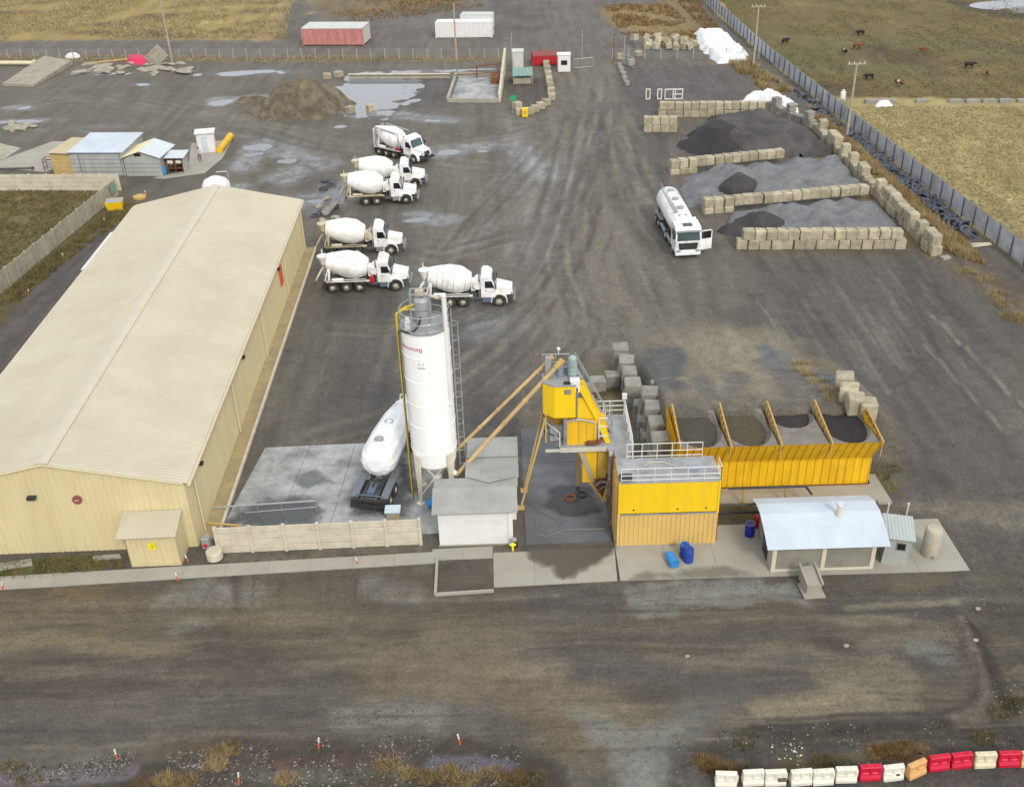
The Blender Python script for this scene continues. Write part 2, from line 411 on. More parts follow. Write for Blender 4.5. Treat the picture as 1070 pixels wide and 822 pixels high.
def gz(X, Y):
    X = np.asarray(X, float); Y = np.asarray(Y, float)
    z = ramp_h(X, Y)
    z = z + .05 * (vnoise(X, Y, .18, 3, 4) - .5)
    pd_ = pud_depth(X, Y); z = z - pd_ * .12 - np.minimum(pd_, 1) * (.5 * (vnoise(X * .8, Y * 1.3, .5, 401, 4, .55) - .5))
    fr = sstep(36.5, 32.5, Y) * sstep(22, 27, Y)
    z = z + fr * (.5 * (vnoise(X, Y, .45, 8, 4) - .5))
    rt = sstep(23.5, 27, X) * sstep(56, 50, Y) * sstep(30, 36, Y)
    z = z + rt * .55 * (vnoise(X, Y, .3, 18, 5) - .5)
    bd = seg_dist(X, Y, BERM); z = z + .32 * np.exp(-(bd/.45)**2) * (.6 + .8 * vnoise(X, Y, .8, 44, 3)); bd2 = seg_dist(X, Y, [(x + .9, y - .35) for x, y in BERM]); z = z - .14 * np.exp(-(bd2/.4)**2)
    out = sstep(41.8, 44, X) + sstep(178, 186, Y + X * .1) 
    z = z + np.clip(out, 0, 1) * .5 * (vnoise(X, Y, .09, 28, 4) - .5)
    # low bank along the metal fence strip
    z = z + .5 * np.exp(-((X - 42.6 + (Y - 95) * .02) / 1.3) ** 2) * sstep(78, 90, Y) * sstep(170, 150, Y)
    # hills far off
    z = z + 6 * sstep(300, 900, np.abs(X) + Y * .6) * vnoise(X, Y, .004, 40, 3)
    return z
GZ = gz(GX, GY)
col = np.zeros(GX.shape + (3,)); aux = np.zeros(GX.shape + (3,))
WX = GX + 2.2 * (vnoise(GX, GY, .35, 51, 3) - .5); WY = GY + 2.2 * (vnoise(GX, GY, .35, 61, 3) - .5)
FX = .5 * (vnoise(GX, GY, 1.6, 53, 3, .6) - .5); FY = .5 * (vnoise(GX, GY, 1.6, 63, 3, .6) - .5); n5 = vnoise(GX, GY, 2.2, 67, 4, .65)
n1 = vnoise(GX, GY, .12, 71, 5)[..., None]; n2 = vnoise(GX * .25, GY, .5, 81, 4)[..., None]; n3 = vnoise(GX, GY * .22, .45, 91, 4)[..., None]
n4 = vnoise(GX, GY, .9, 95, 5, .6)
def mixc(m, c):
    global col
    col = col * (1 - m[..., None]) + np.array(c) * m[..., None]
def mixa(m, ch, v): aux[..., ch] = aux[..., ch] * (1 - m) + v * m
def world(pts, z=0): return [tuple(P(x, y, z).xy) for x, y in pts]
def bb(pts, r):
    a = np.array(pts); return ((GX > a[:, 0].min() - r) & (GX < a[:, 0].max() + r) & (GY > a[:, 1].min() - r) & (GY < a[:, 1].max() + r))
def paint(mask_fn, pts, r, c, op, rough, dirn, grit, brk, wf=1.0):
    sel = bb(pts, r)
    if not sel.any(): return
    m = np.zeros(GX.shape); m[sel] = mask_fn(GX[sel] + wf*(WX[sel] - GX[sel]) + min(1, wf*2.2)*FX[sel], GY[sel] + wf*(WY[sel] - GY[sel]) + min(1, wf*2.2)*FY[sel])
    if brk: m = m * (1 - brk + brk * sstep(.38, .6, n4))
    m = np.clip(m * op * (.62 + .76 * n5), 0, 1) if op < .97 else m * op
    if c is not None: mixc(m, K(*c))
    if rough is not None: mixa(m, 0, rough)
    if dirn is not None: mixa(m, 1, dirn)
    if grit is not None: mixa(m, 2, grit)
def stroke(px, w, c, op=.7, soft=.6, rough=None, dirn=None, grit=None, brk=0, z=0):
    pts = world(px, z)
    paint(lambda x, y: 1 - sstep(w * (1 - soft * .8) * .5, w * (1 + soft * .8) * .5, seg_dist(x, y, pts)), pts, w + 3, c, op, rough, dirn, grit, brk, min(1.0, .12 + .35*max(0, w - .5)))
def area(px, c, op=1, soft=1.5, rough=None, dirn=None, grit=None, brk=0, z=0):
    pts = world(px, z)
    paint(lambda x, y: sstep(-soft * .5, soft * .5, poly_sd(x, y, pts)), pts, soft + 3, c, op, rough, dirn, grit, brk)
col[:] = K(99, 94, 87); aux[..., 0] = .75; aux[..., 1] = 0; aux[..., 2] = .3
col *= (.8 + .4 * n1)
# --- land beyond the far fence
area([(-700, 56), (760, 56), (760, -30), (-700, -30)], (100, 96, 92), 1, 3)
area([(-700, 44), (300, 42), (310, -30), (-700, -60)], (150, 132, 84), 1, 3, .9, None, 1)
for q in range(26):
    x = random.uniform(-60, 290); y = random.uniform(-4, 40)
    stroke([(x, y), (x + random.uniform(15, 60), y + random.uniform(-3, 3))], random.uniform(2, 6), random.choice([(92, 80, 62), (110, 98, 64), (166, 146, 98), (84, 70, 54), (128, 108, 68)]), .9, .8, .9, None, 1, .5)
stroke([(300, -10), (295, 20), (270, 42)], 3, (150, 134, 100), .7)
stroke([(318, -10), (300, 40)], 4, (92, 88, 84), .8)
area([(345, 20), (500, 0), (520, -20), (360, -20), (325, 5)], (122, 102, 66), .85, 5, .9, None, .9, .5)
area([(625, 8), (690, 5), (735, 40), (700, 45), (640, 28)], (140, 118, 74), .9, 3, .9, None, .9, .4)
area([(505, -10), (575, -10), (570, 30), (535, 42), (515, 30)], (84, 76, 72), .8, 3, .6)
area([(-700, 60), (530, 66), (530, 58), (-700, 55)], (118, 104, 76), .7, .8, .9, None, .9, .4)
# --- fields to the east
area([(722, -10), (752, -20), (1500, -60), (1500, 330), (1070, 276), (985, 212), (900, 142), (800, 60)], (158, 143, 100), 1, .8, .95, None, 1)
area([(735, -20), (1500, -60), (1500, 92), (1070, 104), (880, 103), (800, 55)], (107, 96, 63), 1, 1.2, .95, None, 1)
for q in range(46):
    x = random.uniform(780, 1180); y = random.uniform(-5, 98)
    stroke([(x, y), (x + random.uniform(10, 70), y + random.uniform(-3, 4))], random.uniform(2, 7), random.choice([(84, 70, 56), (96, 82, 62), (122, 106, 70), (92, 90, 56), (130, 112, 78)]), .6, .9, None, None, 1, .4)
stroke([(830, 60), (880, 45), (1000, 48), (1040, 55)], 8, (96, 98, 68), .5, .9)
stroke([(845, 70), (900, 72), (960, 75)], 7, (96, 98, 70), .5, .9)
stroke([(915, 52), (950, 60)], 6, (82, 68, 56), .8, .9)
area([(1046, -4), (1100, -4), (1100, 12), (1060, 14)], (120, 126, 134), .8, 1.5, .1)
stroke([(1000, 2), (1040, 14), (1075, 18)], 5, (78, 74, 58), .9, .7)
for q in range(40):
    x = random.uniform(880, 1150); y = random.uniform(112, 250)
    stroke([(x, y), (x + random.uniform(10, 50), y + random.uniform(-4, 14))], random.uniform(.8, 3), random.choice([(176, 158, 112), (150, 132, 86), (140, 120, 76), (186, 168, 122)]), .6, .9, None, None, 1, .4)
# strip between the stockpile wall and the metal fence
stroke([(690, -10), (745, 45), (800, 100), (860, 150), (930, 215), (985, 265), (1070, 330)], 5.0, (128, 108, 74), .85, .5, .95, None, .9, .3)
stroke([(860, 120), (920, 180), (1010, 252), (1070, 300)], 1.8, (86, 82, 82), .8, .5)
stroke([(800, 75), (860, 125), (885, 150)], 2.5, (92, 90, 92), .8, .5)
area([(985, 268), (1070, 330), (1070, 300), (1010, 255)], (92, 84, 80), .8, .8)
# --- left field and lane
area([(-300, 196), (112, 199), (60, 245), (0, 292), (-300, 480)], (112, 102, 76), 1, .8, .95, None, 1)
for q in range(24):
    x = random.uniform(-60, 90); y = random.uniform(200, 240); 
    stroke([(x, y), (x + random.uniform(10, 40), y + random.uniform(-2, 4))], random.uniform(.8, 2.5), random.choice([(98, 88, 66), (124, 112, 86), (104, 98, 68)]), .6, .9, None, None, 1, .3)
area([(126, 210), (215, 215), (160, 232), (0, 400), (-60, 470), (-120, 440), (0, 330)], (88, 82, 81), .9, 1.2, .7, 0)
stroke([(128, 212), (60, 262), (0, 318), (-60, 375)], 3.2, (100, 88, 58), .9, .5, .95, None, .9, .3)
stroke([(150, 218), (100, 255), (20, 330)], .5, (64, 60, 58), .6, .6)
# --- yard broad tones
area([(0, 68), (520, 66), (640, 66), (690, 120), (700, 170), (330, 215), (320, 200), (250, 190), (0, 150)], (101, 96, 88), .8, 4, .72)
area([(215, 205), (330, 215), (335, 260), (520, 330), (700, 330), (690, 180), (450, 165)], (99, 94, 89), .7, 5, .7)
stroke([(618, 70), (640, 140), (640, 220), (610, 310), (650, 380)], 10, (110, 104, 96), .6, .9, .75, 0)
stroke([(600, 80), (585, 140), (560, 230), (560, 330)], 9, (113, 107, 97), .45, .9, None, 0)
stroke([(655, 90), (670, 200), (690, 250)], 5, (84, 80, 78), .6, .8, None, 0)
area([(330, 300), (540, 325), (560, 360), (520, 450), (280, 468), (300, 400)], (86, 83, 81), .85, 2, .62, 0)
stroke([(300, 380), (290, 460)], 3, (100, 98, 94), .5, .8)
stroke([(330, 350), (300, 450)], 4, (112, 108, 100), .35, .9, None, 0)
for a in ([(560, 150), (545, 250), (545, 300)], [(585, 170), (560, 280)], [(540, 120), (530, 200)], [(520, 230), (480, 265)], [(600, 150), (580, 250)]):
    stroke(a, 2.4, (140, 142, 146), .38, .9, .35, 0, None, .6)  # wet streaks, sky reflection painted into the soil colour as a paler tone
# wet ground between the lorries, its sky sheen painted in as pale blue
for a, w in (([(455, 160), (505, 152)], 3.2), ([(400, 118), (470, 126)], 2.4), ([(285, 150), (330, 172), (300, 185)], 4), ([(270, 150), (255, 175)], 2.5), ([(430, 225), (470, 230)], 2.2), ([(225, 105), (290, 102)], 2.6), ([(0, 128), (40, 126)], 1.6), ([(10, 112), (30, 113)], 2), ([(400, 180), (350, 205), (310, 215)], 4.5), ([(540, 155), (575, 185)], 3), ([(455, 300), (520, 340)], 4), ([(200, 230), (250, 196)], 2.5)):
    stroke(a, w*1.25, (140, 145, 152), .72, .8, .2, None, None, .6)
for q in range(46):
    x = random.uniform(5, 560); y = random.uniform(80, 300)
    if y > 200 and x < 335: continue
    stroke([(x, y), (x + random.uniform(-6, 40), y + random.uniform(-5, 8))], random.uniform(.5, 1.7), random.choice([(132, 134, 140), (80, 76, 74), (118, 112, 102), (76, 74, 74)]), .45, .9, random.choice([None, .3]), None, None, .5)
area([(528, 82), (578, 80), (575, 108), (535, 118)], (82, 74, 72), .8, 1, .85)
area([(415, 84), (470, 82), (468, 112), (420, 112)], (92, 90, 90), .9, 1, .9)
area([(640, 68), (790, 68), (800, 108), (660, 112)], (90, 87, 87), .85, 2, .85)
area([(655, 100), (690, 100), (700, 130), (660, 138)], (82, 79, 78), .8, 1.5)
area([(650, 130), (700, 130), (700, 195), (655, 170)], (86, 83, 82), .8, 1.5)
# wheel tracks over the yard and along the road
guides = [[(615, 72), (640, 130), (625, 220), (560, 330), (440, 420), (330, 460)], [(622, 72), (650, 150), (660, 240), (700, 330), (770, 420)], [(612, 75), (560, 150), (470, 250), (440, 330), (420, 400)], [(625, 80), (590, 180), (580, 260), (600, 340), (520, 430)], [(0, 110), (150, 105), (330, 150), (520, 180)], [(60, 95), (260, 130), (420, 155), (600, 130)], [(640, 100), (600, 210), (480, 262), (430, 262)], [(600, 120), (560, 260), (480, 330), (330, 340)], [(640, 110), (670, 210), (760, 300), (930, 340)], [(700, 330), (850, 300), (1000, 330)], [(650, 200), (640, 300), (680, 345), (720, 400)]]
for g_ in guides:
    for q in range(9):
        ox = random.uniform(-26, 26); a_ = [(x + ox*(1 if k else .25) + random.uniform(-6, 6), y + random.uniform(-5, 5)) for k, (x, y) in enumerate(g_)]
        wpt = [Vector((*P(x, y).xy, 0)) for x, y in a_]; fine_ = []
        for k in range(len(wpt) - 1):
            p0, p1, p2, p3 = wpt[max(k-1, 0)], wpt[k], wpt[k+1], wpt[min(k+2, len(wpt)-1)]
            for t_ in np.linspace(0, 1, 7)[:-1]: fine_.append(.5*((2*p1) + (p2 - p0)*t_ + (2*p0 - 5*p1 + 4*p2 - p3)*t_*t_ + (3*p1 - p0 - 3*p2 + p3)*t_**3))
        cc = random.choice([(82, 78, 75), (120, 114, 106), (128, 124, 118), (76, 72, 70), (112, 106, 96)]); op_ = random.uniform(.22, .5); i0 = random.randrange(0, max(1, len(fine_) - 14)); fine_ = fine_[i0:i0 + random.randrange(10, 30)]
        for sgn in (-1, 1):
            pts_ = []
            for k in range(len(fine_)):
                d_ = (fine_[min(k+1, len(fine_)-1)] - fine_[max(k-1, 0)]).normalized(); pts_.append((fine_[k].x - d_.y*sgn*.95, fine_[k].y + d_.x*sgn*.95))
            w_ = random.uniform(.45, .8)
            paint(lambda x, y: 1 - sstep(w_*.2, w_*.8, seg_dist(x, y, pts_)), pts_, 2, K(*cc) and cc, op_, None, None, None, .5, .15)
# --- ramp to the bins and the yard east of it
area([(700, 345), (740, 315), (800, 325), (870, 400), (905, 435), (705, 435), (700, 390)], (140, 132, 115), .95, 6, .8, 0, z=1.8)
area([(672, 352), (712, 350), (715, 430), (690, 440)], (88, 89, 92), .9, 1.0, .7, z=1.0)
for a in ([(770, 380), (765, 425)], [(805, 372), (830, 425)], [(800, 355), (860, 425)], [(735, 390), (738, 425)]):
    stroke(a, 1.5, (98, 97, 97), .7, .8, z=2.6)
stroke([(802, 350), (835, 385), (880, 428)], 1.8, (104, 109, 114), .95, .5, .9, z=1.5)
area([(700, 270), (985, 270), (1070, 330), (1070, 520), (930, 520), (915, 430), (830, 350), (700, 330)], (87, 84, 82), .85, 3, .8, 0)
area([(700, 270), (790, 275), (760, 340), (680, 345)], (104, 99, 92), .6, 3)
for k in range(46):
    x = random.uniform(790, 1000); y = random.uniform(268, 345); l = random.uniform(15, 75)
    stroke([(x, y), (x + l * .62, y + l)], random.uniform(.2, .4), random.choice([(112, 108, 102), (68, 66, 65), (72, 69, 67), (120, 116, 108)]), .45, .8)
for a in ([(965, 360), (1052, 452)], [(1000, 355), (1070, 425)], [(975, 330), (1010, 365)]):
    stroke(a, .26, (140, 136, 126), .6, .7)
stroke([(830, 395), (850, 385), (870, 410)], 2, (122, 110, 86), .6, .6, .95, None, .9, .5)
stroke([(940, 527), (1070, 530)], 1.1, (116, 108, 96), .7, .6)
stroke([(985, 538), (1070, 545)], 1.4, (140, 134, 118), .6, .8, None, None, None, .6)
stroke([(925, 440), (935, 500)], 1.5, (104, 100, 84), .5, .8)
stroke([(910, 495), (930, 510)], 1.0, (110, 106, 62), .7, .8, .95, None, .9)
area([(1015, 540), (1070, 548), (1120, 640), (1010, 640)], (82, 78, 74), .7, 2)
# --- dirt road in front
area([(-400, 640), (0, 615), (450, 592), (660, 618), (1010, 600), (1500, 640), (1500, 790), (700, 780), (-400, 790)], (97, 89, 78), 1, 1.0, .72, 1)
stroke([(-100, 650), (150, 640), (300, 638)], 2.6, (112, 102, 82), .8, .8, None, 1)
stroke([(-100, 720), (90, 705), (300, 690), (420, 660)], 3.4, (82, 75, 70), .8, .9, None, 1)
stroke([(-100, 765), (120, 752), (330, 730)], 3, (90, 86, 82), .8, .8, None, 1)
stroke([(-60, 672), (60, 668), (180, 676)], 1.3, (126, 116, 92), .6, .9, None, 1)
stroke([(330, 660), (440, 672), (560, 700), (640, 765)], 3.6, (120, 110, 92), .8, .9, None, 1)
stroke([(400, 700), (520, 715), (590, 770)], 2.6, (116, 104, 84), .7, .9)
stroke([(60, 620), (105, 618)], 1.1, (118, 102, 70), .5, .9)
area([(330, 735), (520, 735), (560, 775), (320, 775)], (92, 90, 88), .7, 1.2, .8)
stroke([(360, 742), (450, 748)], 1.6, (134, 134, 130), .6, .8, .9, None, .8, .6)
stroke([(185, 630), (215, 618), (265, 620)], 2, (136, 136, 132), .7, .8, .6, 0, None, .6)
stroke([(190, 655), (210, 650)], 1.2, (140, 140, 134), .6, .8, None, None, None, .4)
stroke([(390, 610), (425, 620)], 1.8, (128, 126, 122), .6, .8, .5, 0, None, .6)
for k in range(12):
    x = random.uniform(200, 440); stroke([(x, 605), (x + random.uniform(-4, 4), 635)], random.uniform(.15, .5), random.choice([(78, 70, 64), (112, 104, 92)]), .5, .8)
area([(648, 612), (840, 606), (838, 628), (700, 640), (660, 640)], (132, 135, 132), .8, .6, .9, None, .8, .3)
area([(600, 745), (680, 755), (720, 745), (735, 830), (660, 830)], (126, 128, 124), .85, 1, .9, None, .8, .35)
stroke([(690, 770), (760, 720)], 2.5, (110, 112, 110), .6, .8, None, None, .8, .4)
area([(540, 612), (640, 612), (650, 655), (560, 650)], (88, 86, 86), .7, 1, .6)
area([(850, 615), (1010, 602), (1060, 640), (860, 640)], (84, 81, 78), .8, 1, .8)
stroke([(930, 612), (985, 606)], 1.0, (112, 99, 76), .5, .8, .95, None, .8, .6)
stroke([(560, 690), (700, 692), (830, 685), (1010, 660)], 1.0, (122, 114, 100), .65, .9, None, 1)
stroke([(560, 680), (700, 668), (860, 660)], 1.4, (84, 80, 80), .6, .9, None, 1)
stroke([(620, 700), (760, 712), (1000, 690)], 2.2, (82, 79, 79), .75, .9, None, 1)
stroke([(800, 742), (870, 738), (935, 735)], 1.7, (136, 127, 104), .9, .7, None, 1)
stroke([(880, 712), (930, 708)], 2.4, (132, 124, 104), .75, .8, None, 1)
stroke([(885, 635), (960, 630), (1000, 628)], .5, (140, 134, 116), .7, .9)
stroke([(860, 648), (945, 645)], .7, (132, 126, 110), .6, .9)
stroke([(960, 680), (990, 683)], 1.3, (124, 128, 122), .6, .8)
stroke([(800, 752), (880, 748), (960, 746)], .35, (70, 64, 60), .8, .7)
stroke([(790, 762), (900, 764), (1010, 745)], .5, (66, 61, 58), .8, .7)
stroke([(855, 672), (885, 676)], 1.1, (70, 62, 56), .8, .7)
stroke([(845, 660), (865, 655)], 1.3, (84, 74, 66), .6, .8)
stroke([(1000, 655), (1020, 690), (1028, 725), (1010, 745)], .7, (94, 84, 78), .8, .6)
stroke([(1012, 650), (1032, 690), (1042, 725)], .55, (62, 60, 58), .8, .6)
area([(1020, 600), (1200, 600), (1200, 800), (1030, 770), (1045, 700)], (84, 80, 70), .7, 1.5, .85)
area([(740, 760), (1100, 752), (1100, 830), (740, 840)], (76, 72, 68), .85, 1, .85)
area([(700, 770), (760, 765), (770, 830), (690, 850)], (72, 67, 62), .7, .8)
stroke([(735, 795), (760, 806)], 1.0, (118, 92, 52), .7, .8, .95, None, .9)
stroke([(915, 785), (960, 783)], 1.0, (122, 92, 50), .7, .8, .95, None, .9)
stroke([(820, 800), (900, 795)], .8, (100, 86, 56), .5, .8, .95, None, .9)
area([(780, 812), (1100, 802), (1100, 900), (780, 900)], (80, 77, 76), .8, .6)
for q in range(90):
    x = random.uniform(-80, 1000); y = random.uniform(628, 770); l_ = random.uniform(60, 330)
    stroke([(x, y), (x + l_*.5, y + random.uniform(-5, 5)), (x + l_, y + random.uniform(-9, 7))], random.uniform(.18, .6), random.choice([(116, 107, 92), (76, 70, 66), (120, 112, 98), (84, 78, 74), (74, 68, 63), (108, 98, 84)]), random.uniform(.15, .38), .8, None, None, None, .4)
for q in range(150):
    x = random.uniform(-80, 1030); y = random.uniform(620, 785); l_ = random.uniform(50, 280)
    stroke([(x, y), (x + l_*.5, y + random.uniform(-4, 4)), (x + l_, y + random.uniform(-9, 6))], random.uniform(.1, .26), random.choice([(124, 115, 99), (72, 66, 62), (128, 120, 105), (70, 64, 60), (64, 59, 55)]), random.uniform(.25, .5), .8, None, None, None, .6)
stroke([(1003, 648), (1020, 690), (1030, 722), (1022, 742), (990, 752)], .5, (108, 98, 90), .8, .8)
stroke([(1016, 655), (1034, 692), (1044, 724), (1060, 738)], .8, (58, 54, 50), .85, .8)
stroke([(990, 756), (930, 762), (860, 768), (790, 771)], .5, (56, 52, 49), .8, .8)
# verge along the near edge
area([(-400, 800), (130, 785), (300, 772), (540, 778), (590, 800), (600, 900), (-400, 900)], (72, 66, 60), .9, .8, .85, None, .7)
stroke([(-50, 800), (90, 790), (180, 785)], 1.2, (110, 110, 104), .5, .8, .9, None, .9, .5)
stroke([(-50, 815), (60, 812), (135, 806)], .9, (118, 110, 120), .8, .6, .35)
stroke([(200, 805), (330, 795), (420, 790)], .8, (92, 74, 66), .7, .7)
stroke([(455, 800), (530, 800)], .8, (112, 106, 122), .7, .7, .35)
stroke([(150, 788), (230, 785)], 1.0, (104, 90, 66), .5, .8, .95, None, .9, .6)
stroke([(260, 812), (420, 806)], .9, (120, 120, 114), .5, .8, .9, None, .9, .5)
# wash-down bay under the mixer and in front of the wall
area([(545, 480), (640, 480), (645, 560), (545, 560)], (112, 114, 118), .8, .6, .5)
area([(458, 566), (540, 566), (540, 586), (458, 588)], (120, 116, 104), .5, .5)
area([(228, 582), (440, 570), (440, 582), (228, 592)], (112, 108, 96), .9, .3, .95, None, .9)
area([(459, 587), (513, 586), (513, 614), (459, 617)], (92, 86, 78), .9, .3, .95, None, .9)
area([(750, 505), (910, 515), (905, 535), (750, 540)], (104, 94, 58), .8, .6, .95, None, .9)
area([(100, 578), (-60, 592), (-60, 606), (100, 592)], (98, 100, 54), .95, .3, .95, None, 1)
area([(620, 385), (655, 385), (660, 440), (630, 470), (610, 420)], (104, 100, 76), .9, .6, .95, None, .9)
pdm = np.clip(1.35 * np.exp(-1.0 * np.min([((GX - cx)/rx)**2 + ((GY - cy)/ry)**2 for cx, cy, rx, ry in PUDW], axis=0)), 0, 1) * (.5 + .8 * n5)
pdm = np.clip(pdm, 0, 1); col = col * (1 - .32 * pdm[..., None]); mixa(pdm, 0, .3)
def cl3(c): return np.clip(c, .004, .8)
grass_m = aux[..., 2:3]
# directional drag marks and mottling, in the dirt itself
dirn = aux[..., 1:2]
drag = (n2 * (1 - dirn) * .0 + n3 * 0)
drag = np.where(dirn > .5, vnoise(GX * .1, GY, 1.5, 181, 4)[..., None], vnoise(GX, GY * .12, 1.2, 191, 4)[..., None])
col = cl3(col * (np.array([.985, .985, .955]) + np.array([.085, .085, .055])*sstep(47, 62, GY)[..., None]) * (1 + .6 * (drag - .5)) * (.86 + .28 * vnoise(GX, GY, 1.3, 201, 4)[..., None]) * (.88 + .24 * vnoise(GX, GY, .22, 211, 4)[..., None]))
aux[..., 0] = np.clip(aux[..., 0] + .35 * (vnoise(GX, GY, .3, 221, 4) - .5), .08, 1)
def ground_mat():
    m = bpy.data.materials.new('ground_soil'); m.use_nodes = True; N = m.node_tree.nodes; L = m.node_tree.links
    b = N['Principled BSDF']
    a = N.new('ShaderNodeAttribute'); a.attribute_name = 'Soil'; x = N.new('ShaderNodeAttribute'); x.attribute_name = 'Aux'
    g = N.new('ShaderNodeNewGeometry'); sp = N.new('ShaderNodeSeparateColor'); L.new(x.outputs['Color'], sp.inputs[0])
    def noise(sc, det, rough=.7, mp=None):
        n = N.new('ShaderNodeTexNoise'); n.inputs['Scale'].default_value = sc; n.inputs['Detail'].default_value = det; n.inputs['Roughness'].default_value = rough
        if mp:
            q = N.new('ShaderNodeMapping'); q.inputs['Scale'].default_value = mp; L.new(g.outputs['Position'], q.inputs['Vector']); L.new(q.outputs['Vector'], n.inputs['Vector'])
        else: L.new(g.outputs['Position'], n.inputs['Vector'])
        return n.outputs['Fac']
    def mr(v, a0, a1, b0, b1):
        n = N.new('ShaderNodeMapRange'); L.new(v, n.inputs['Value'])
        for k, q in zip(('From Min', 'From Max', 'To Min', 'To Max'), (a0, a1, b0, b1)): n.inputs[k].default_value = q
        return n.outputs['Result']
    def mul(p, q):
        n = N.new('ShaderNodeMath'); n.operation = 'MULTIPLY'; L.new(p, n.inputs[0]); L.new(q, n.inputs[1]); return n.outputs[0]
    fine = mul(mr(noise(5, 8, .75), .36, .64, .64, 1.36), mr(noise(1.1, 10, .78), .36, .64, .78, 1.22))
    grit = mr(noise(14, 4, .85), .4, .62, .72, 1.3)
    dx = mr(noise(3.4, 9, .8, (.22, 2.0, 1)), .32, .68, .78, 1.22)
    dy = mr(noise(3.0, 9, .8, (1.6, .25, 1)), .32, .68, .8, 1.2)
    mixd = N.new('ShaderNodeMix'); mixd.data_type = 'FLOAT'; L.new(sp.outputs[1], mixd.inputs[0]); L.new(dy, mixd.inputs[2]); L.new(dx, mixd.inputs[3])
    tot = mul(mul(fine, grit), mixd.outputs[0])
    # rough grass and gravel get a coarser, stronger speckle
    coarse = mr(noise(2.6, 9, .8), .3, .72, .72, 1.28)
    mg = N.new('ShaderNodeMix'); mg.data_type = 'FLOAT'; L.new(sp.outputs[2], mg.inputs[0]); L.new(tot, mg.inputs[2]); L.new(coarse, mg.inputs[3])
    sc = N.new('ShaderNodeVectorMath'); sc.operation = 'SCALE'; L.new(a.outputs['Color'], sc.inputs[0]); L.new(mg.outputs[0], sc.inputs['Scale'])
    L.new(sc.outputs['Vector'], b.inputs['Base Color']); L.new(sp.outputs[0], b.inputs['Roughness']); b.inputs['Specular IOR Level'].default_value = .35
    bp = N.new('ShaderNodeBump'); bp.inputs['Strength'].default_value = .8; bp.inputs['Distance'].default_value = .12
    L.new(noise(3.5, 9, .8), bp.inputs['Height']); L.new(bp.outputs['Normal'], b.inputs['Normal'])
    return m
GM = ground_mat()
ny, nx = GX.shape
idx = np.arange(ny * nx).reshape(ny, nx)
fc = np.stack([idx[:-1, :-1].ravel(), idx[:-1, 1:].ravel(), idx[1:, 1:].ravel(), idx[1:, :-1].ravel()], 1)
ground = mesh_np('ground', np.stack([GX.ravel(), GY.ravel(), GZ.ravel()], 1), fc, GM, smooth=True)
tag(ground, kind='structure')
for nm, arr in (('Soil', col), ('Aux', aux)):
    at = ground.data.attributes.new(nm, 'FLOAT_COLOR', 'POINT')
    at.data.foreach_set('color', np.concatenate([arr.reshape(-1, 3), np.ones((ny * nx, 1))], 1).astype(np.float32).ravel())
def gzh(x, y): return float(gz(np.array([x]), np.array([y]))[0])
# ------------------------------------------------------------------ slabs and water
def slab(name, px, z, m, gaps=None, base=-.2):
    mb = MB(); mb.prism([tuple(P(x, y, 0).xy) for x, y in px], base, z)
    return tag(mb.build(name, m), kind='structure')
def quad_slabs(name, a, b, c, d, nu, nv, z, m, gap=.012):
    """jointed slab panels inside the quad a b c d (world xy)"""
    mb = MB(); a, b, c, d = map(Vector, (a, b, c, d))
    def pt(u, v): return (a*(1-u) + b*u)*(1-v) + (d*(1-u) + c*u)*v
    lu = (b - a).length; lv = (d - a).length
    for i in range(nu):
        for j in range(nv):
            u0, u1 = i/nu + gap/lu/2, (i+1)/nu - gap/lu/2; v0, v1 = j/nv + gap/lv/2, (j+1)/nv - gap/lv/2
            q = [pt(u0, v0), pt(u1, v0), pt(u1, v1), pt(u0, v1)]
            mb.prism([tuple(p) for p in q], -.2, z + random.uniform(-.004, .004))
    return tag(mb.build(name, m), kind='structure')
W2 = lambda x, y: tuple(P(x, y, 0).xy)
quad_slabs('concrete_path', (-66, 45.6), W2(456, 588.5), W2(456, 577), (-66, 47.0), 24, 1, .07, 'concrete')
quad_slabs('concrete_apron', W2(516, 614), W2(645, 607), (6.0, 49.35), (-1.45, 49.2), 3, 2, .07, 'concrete')
quad_slabs('concrete_apron', (6.03, 46.36), (26.6, 46.3), (26.5, 51.2), (6.03, 51.2), 7, 2, .075, 'concrete')
quad_slabs('concrete_path', (-5.2, 48.72), (-1.47, 48.75), (-1.47, 49.85), (-5.2, 49.72), 2, 1, .068, 'concrete')
quad_slabs('parking_slab', (-19.0, 51.2), (-4.9, 51.3), (-4.9, 61.9), (-17.75, 61.6), 4, 3, .06, 'slab_concrete', .03)
quad_slabs('wash_slab', (.55, 49.9), (5.9, 49.9), (5.9, 63.0), (.55, 63.0), 1, 3, .05, mat('wet_concrete', K(106, 109, 114), .42, var=.2, scale=.5, dirt=K(74, 72, 68), damt=.6, dscale=.4), .03)
quad_slabs('bin_footing', (10.6, 53.2), (23.6, 53.0), (23.6, 54.8), (10.6, 54.84), 1, 1, .28, 'concrete')
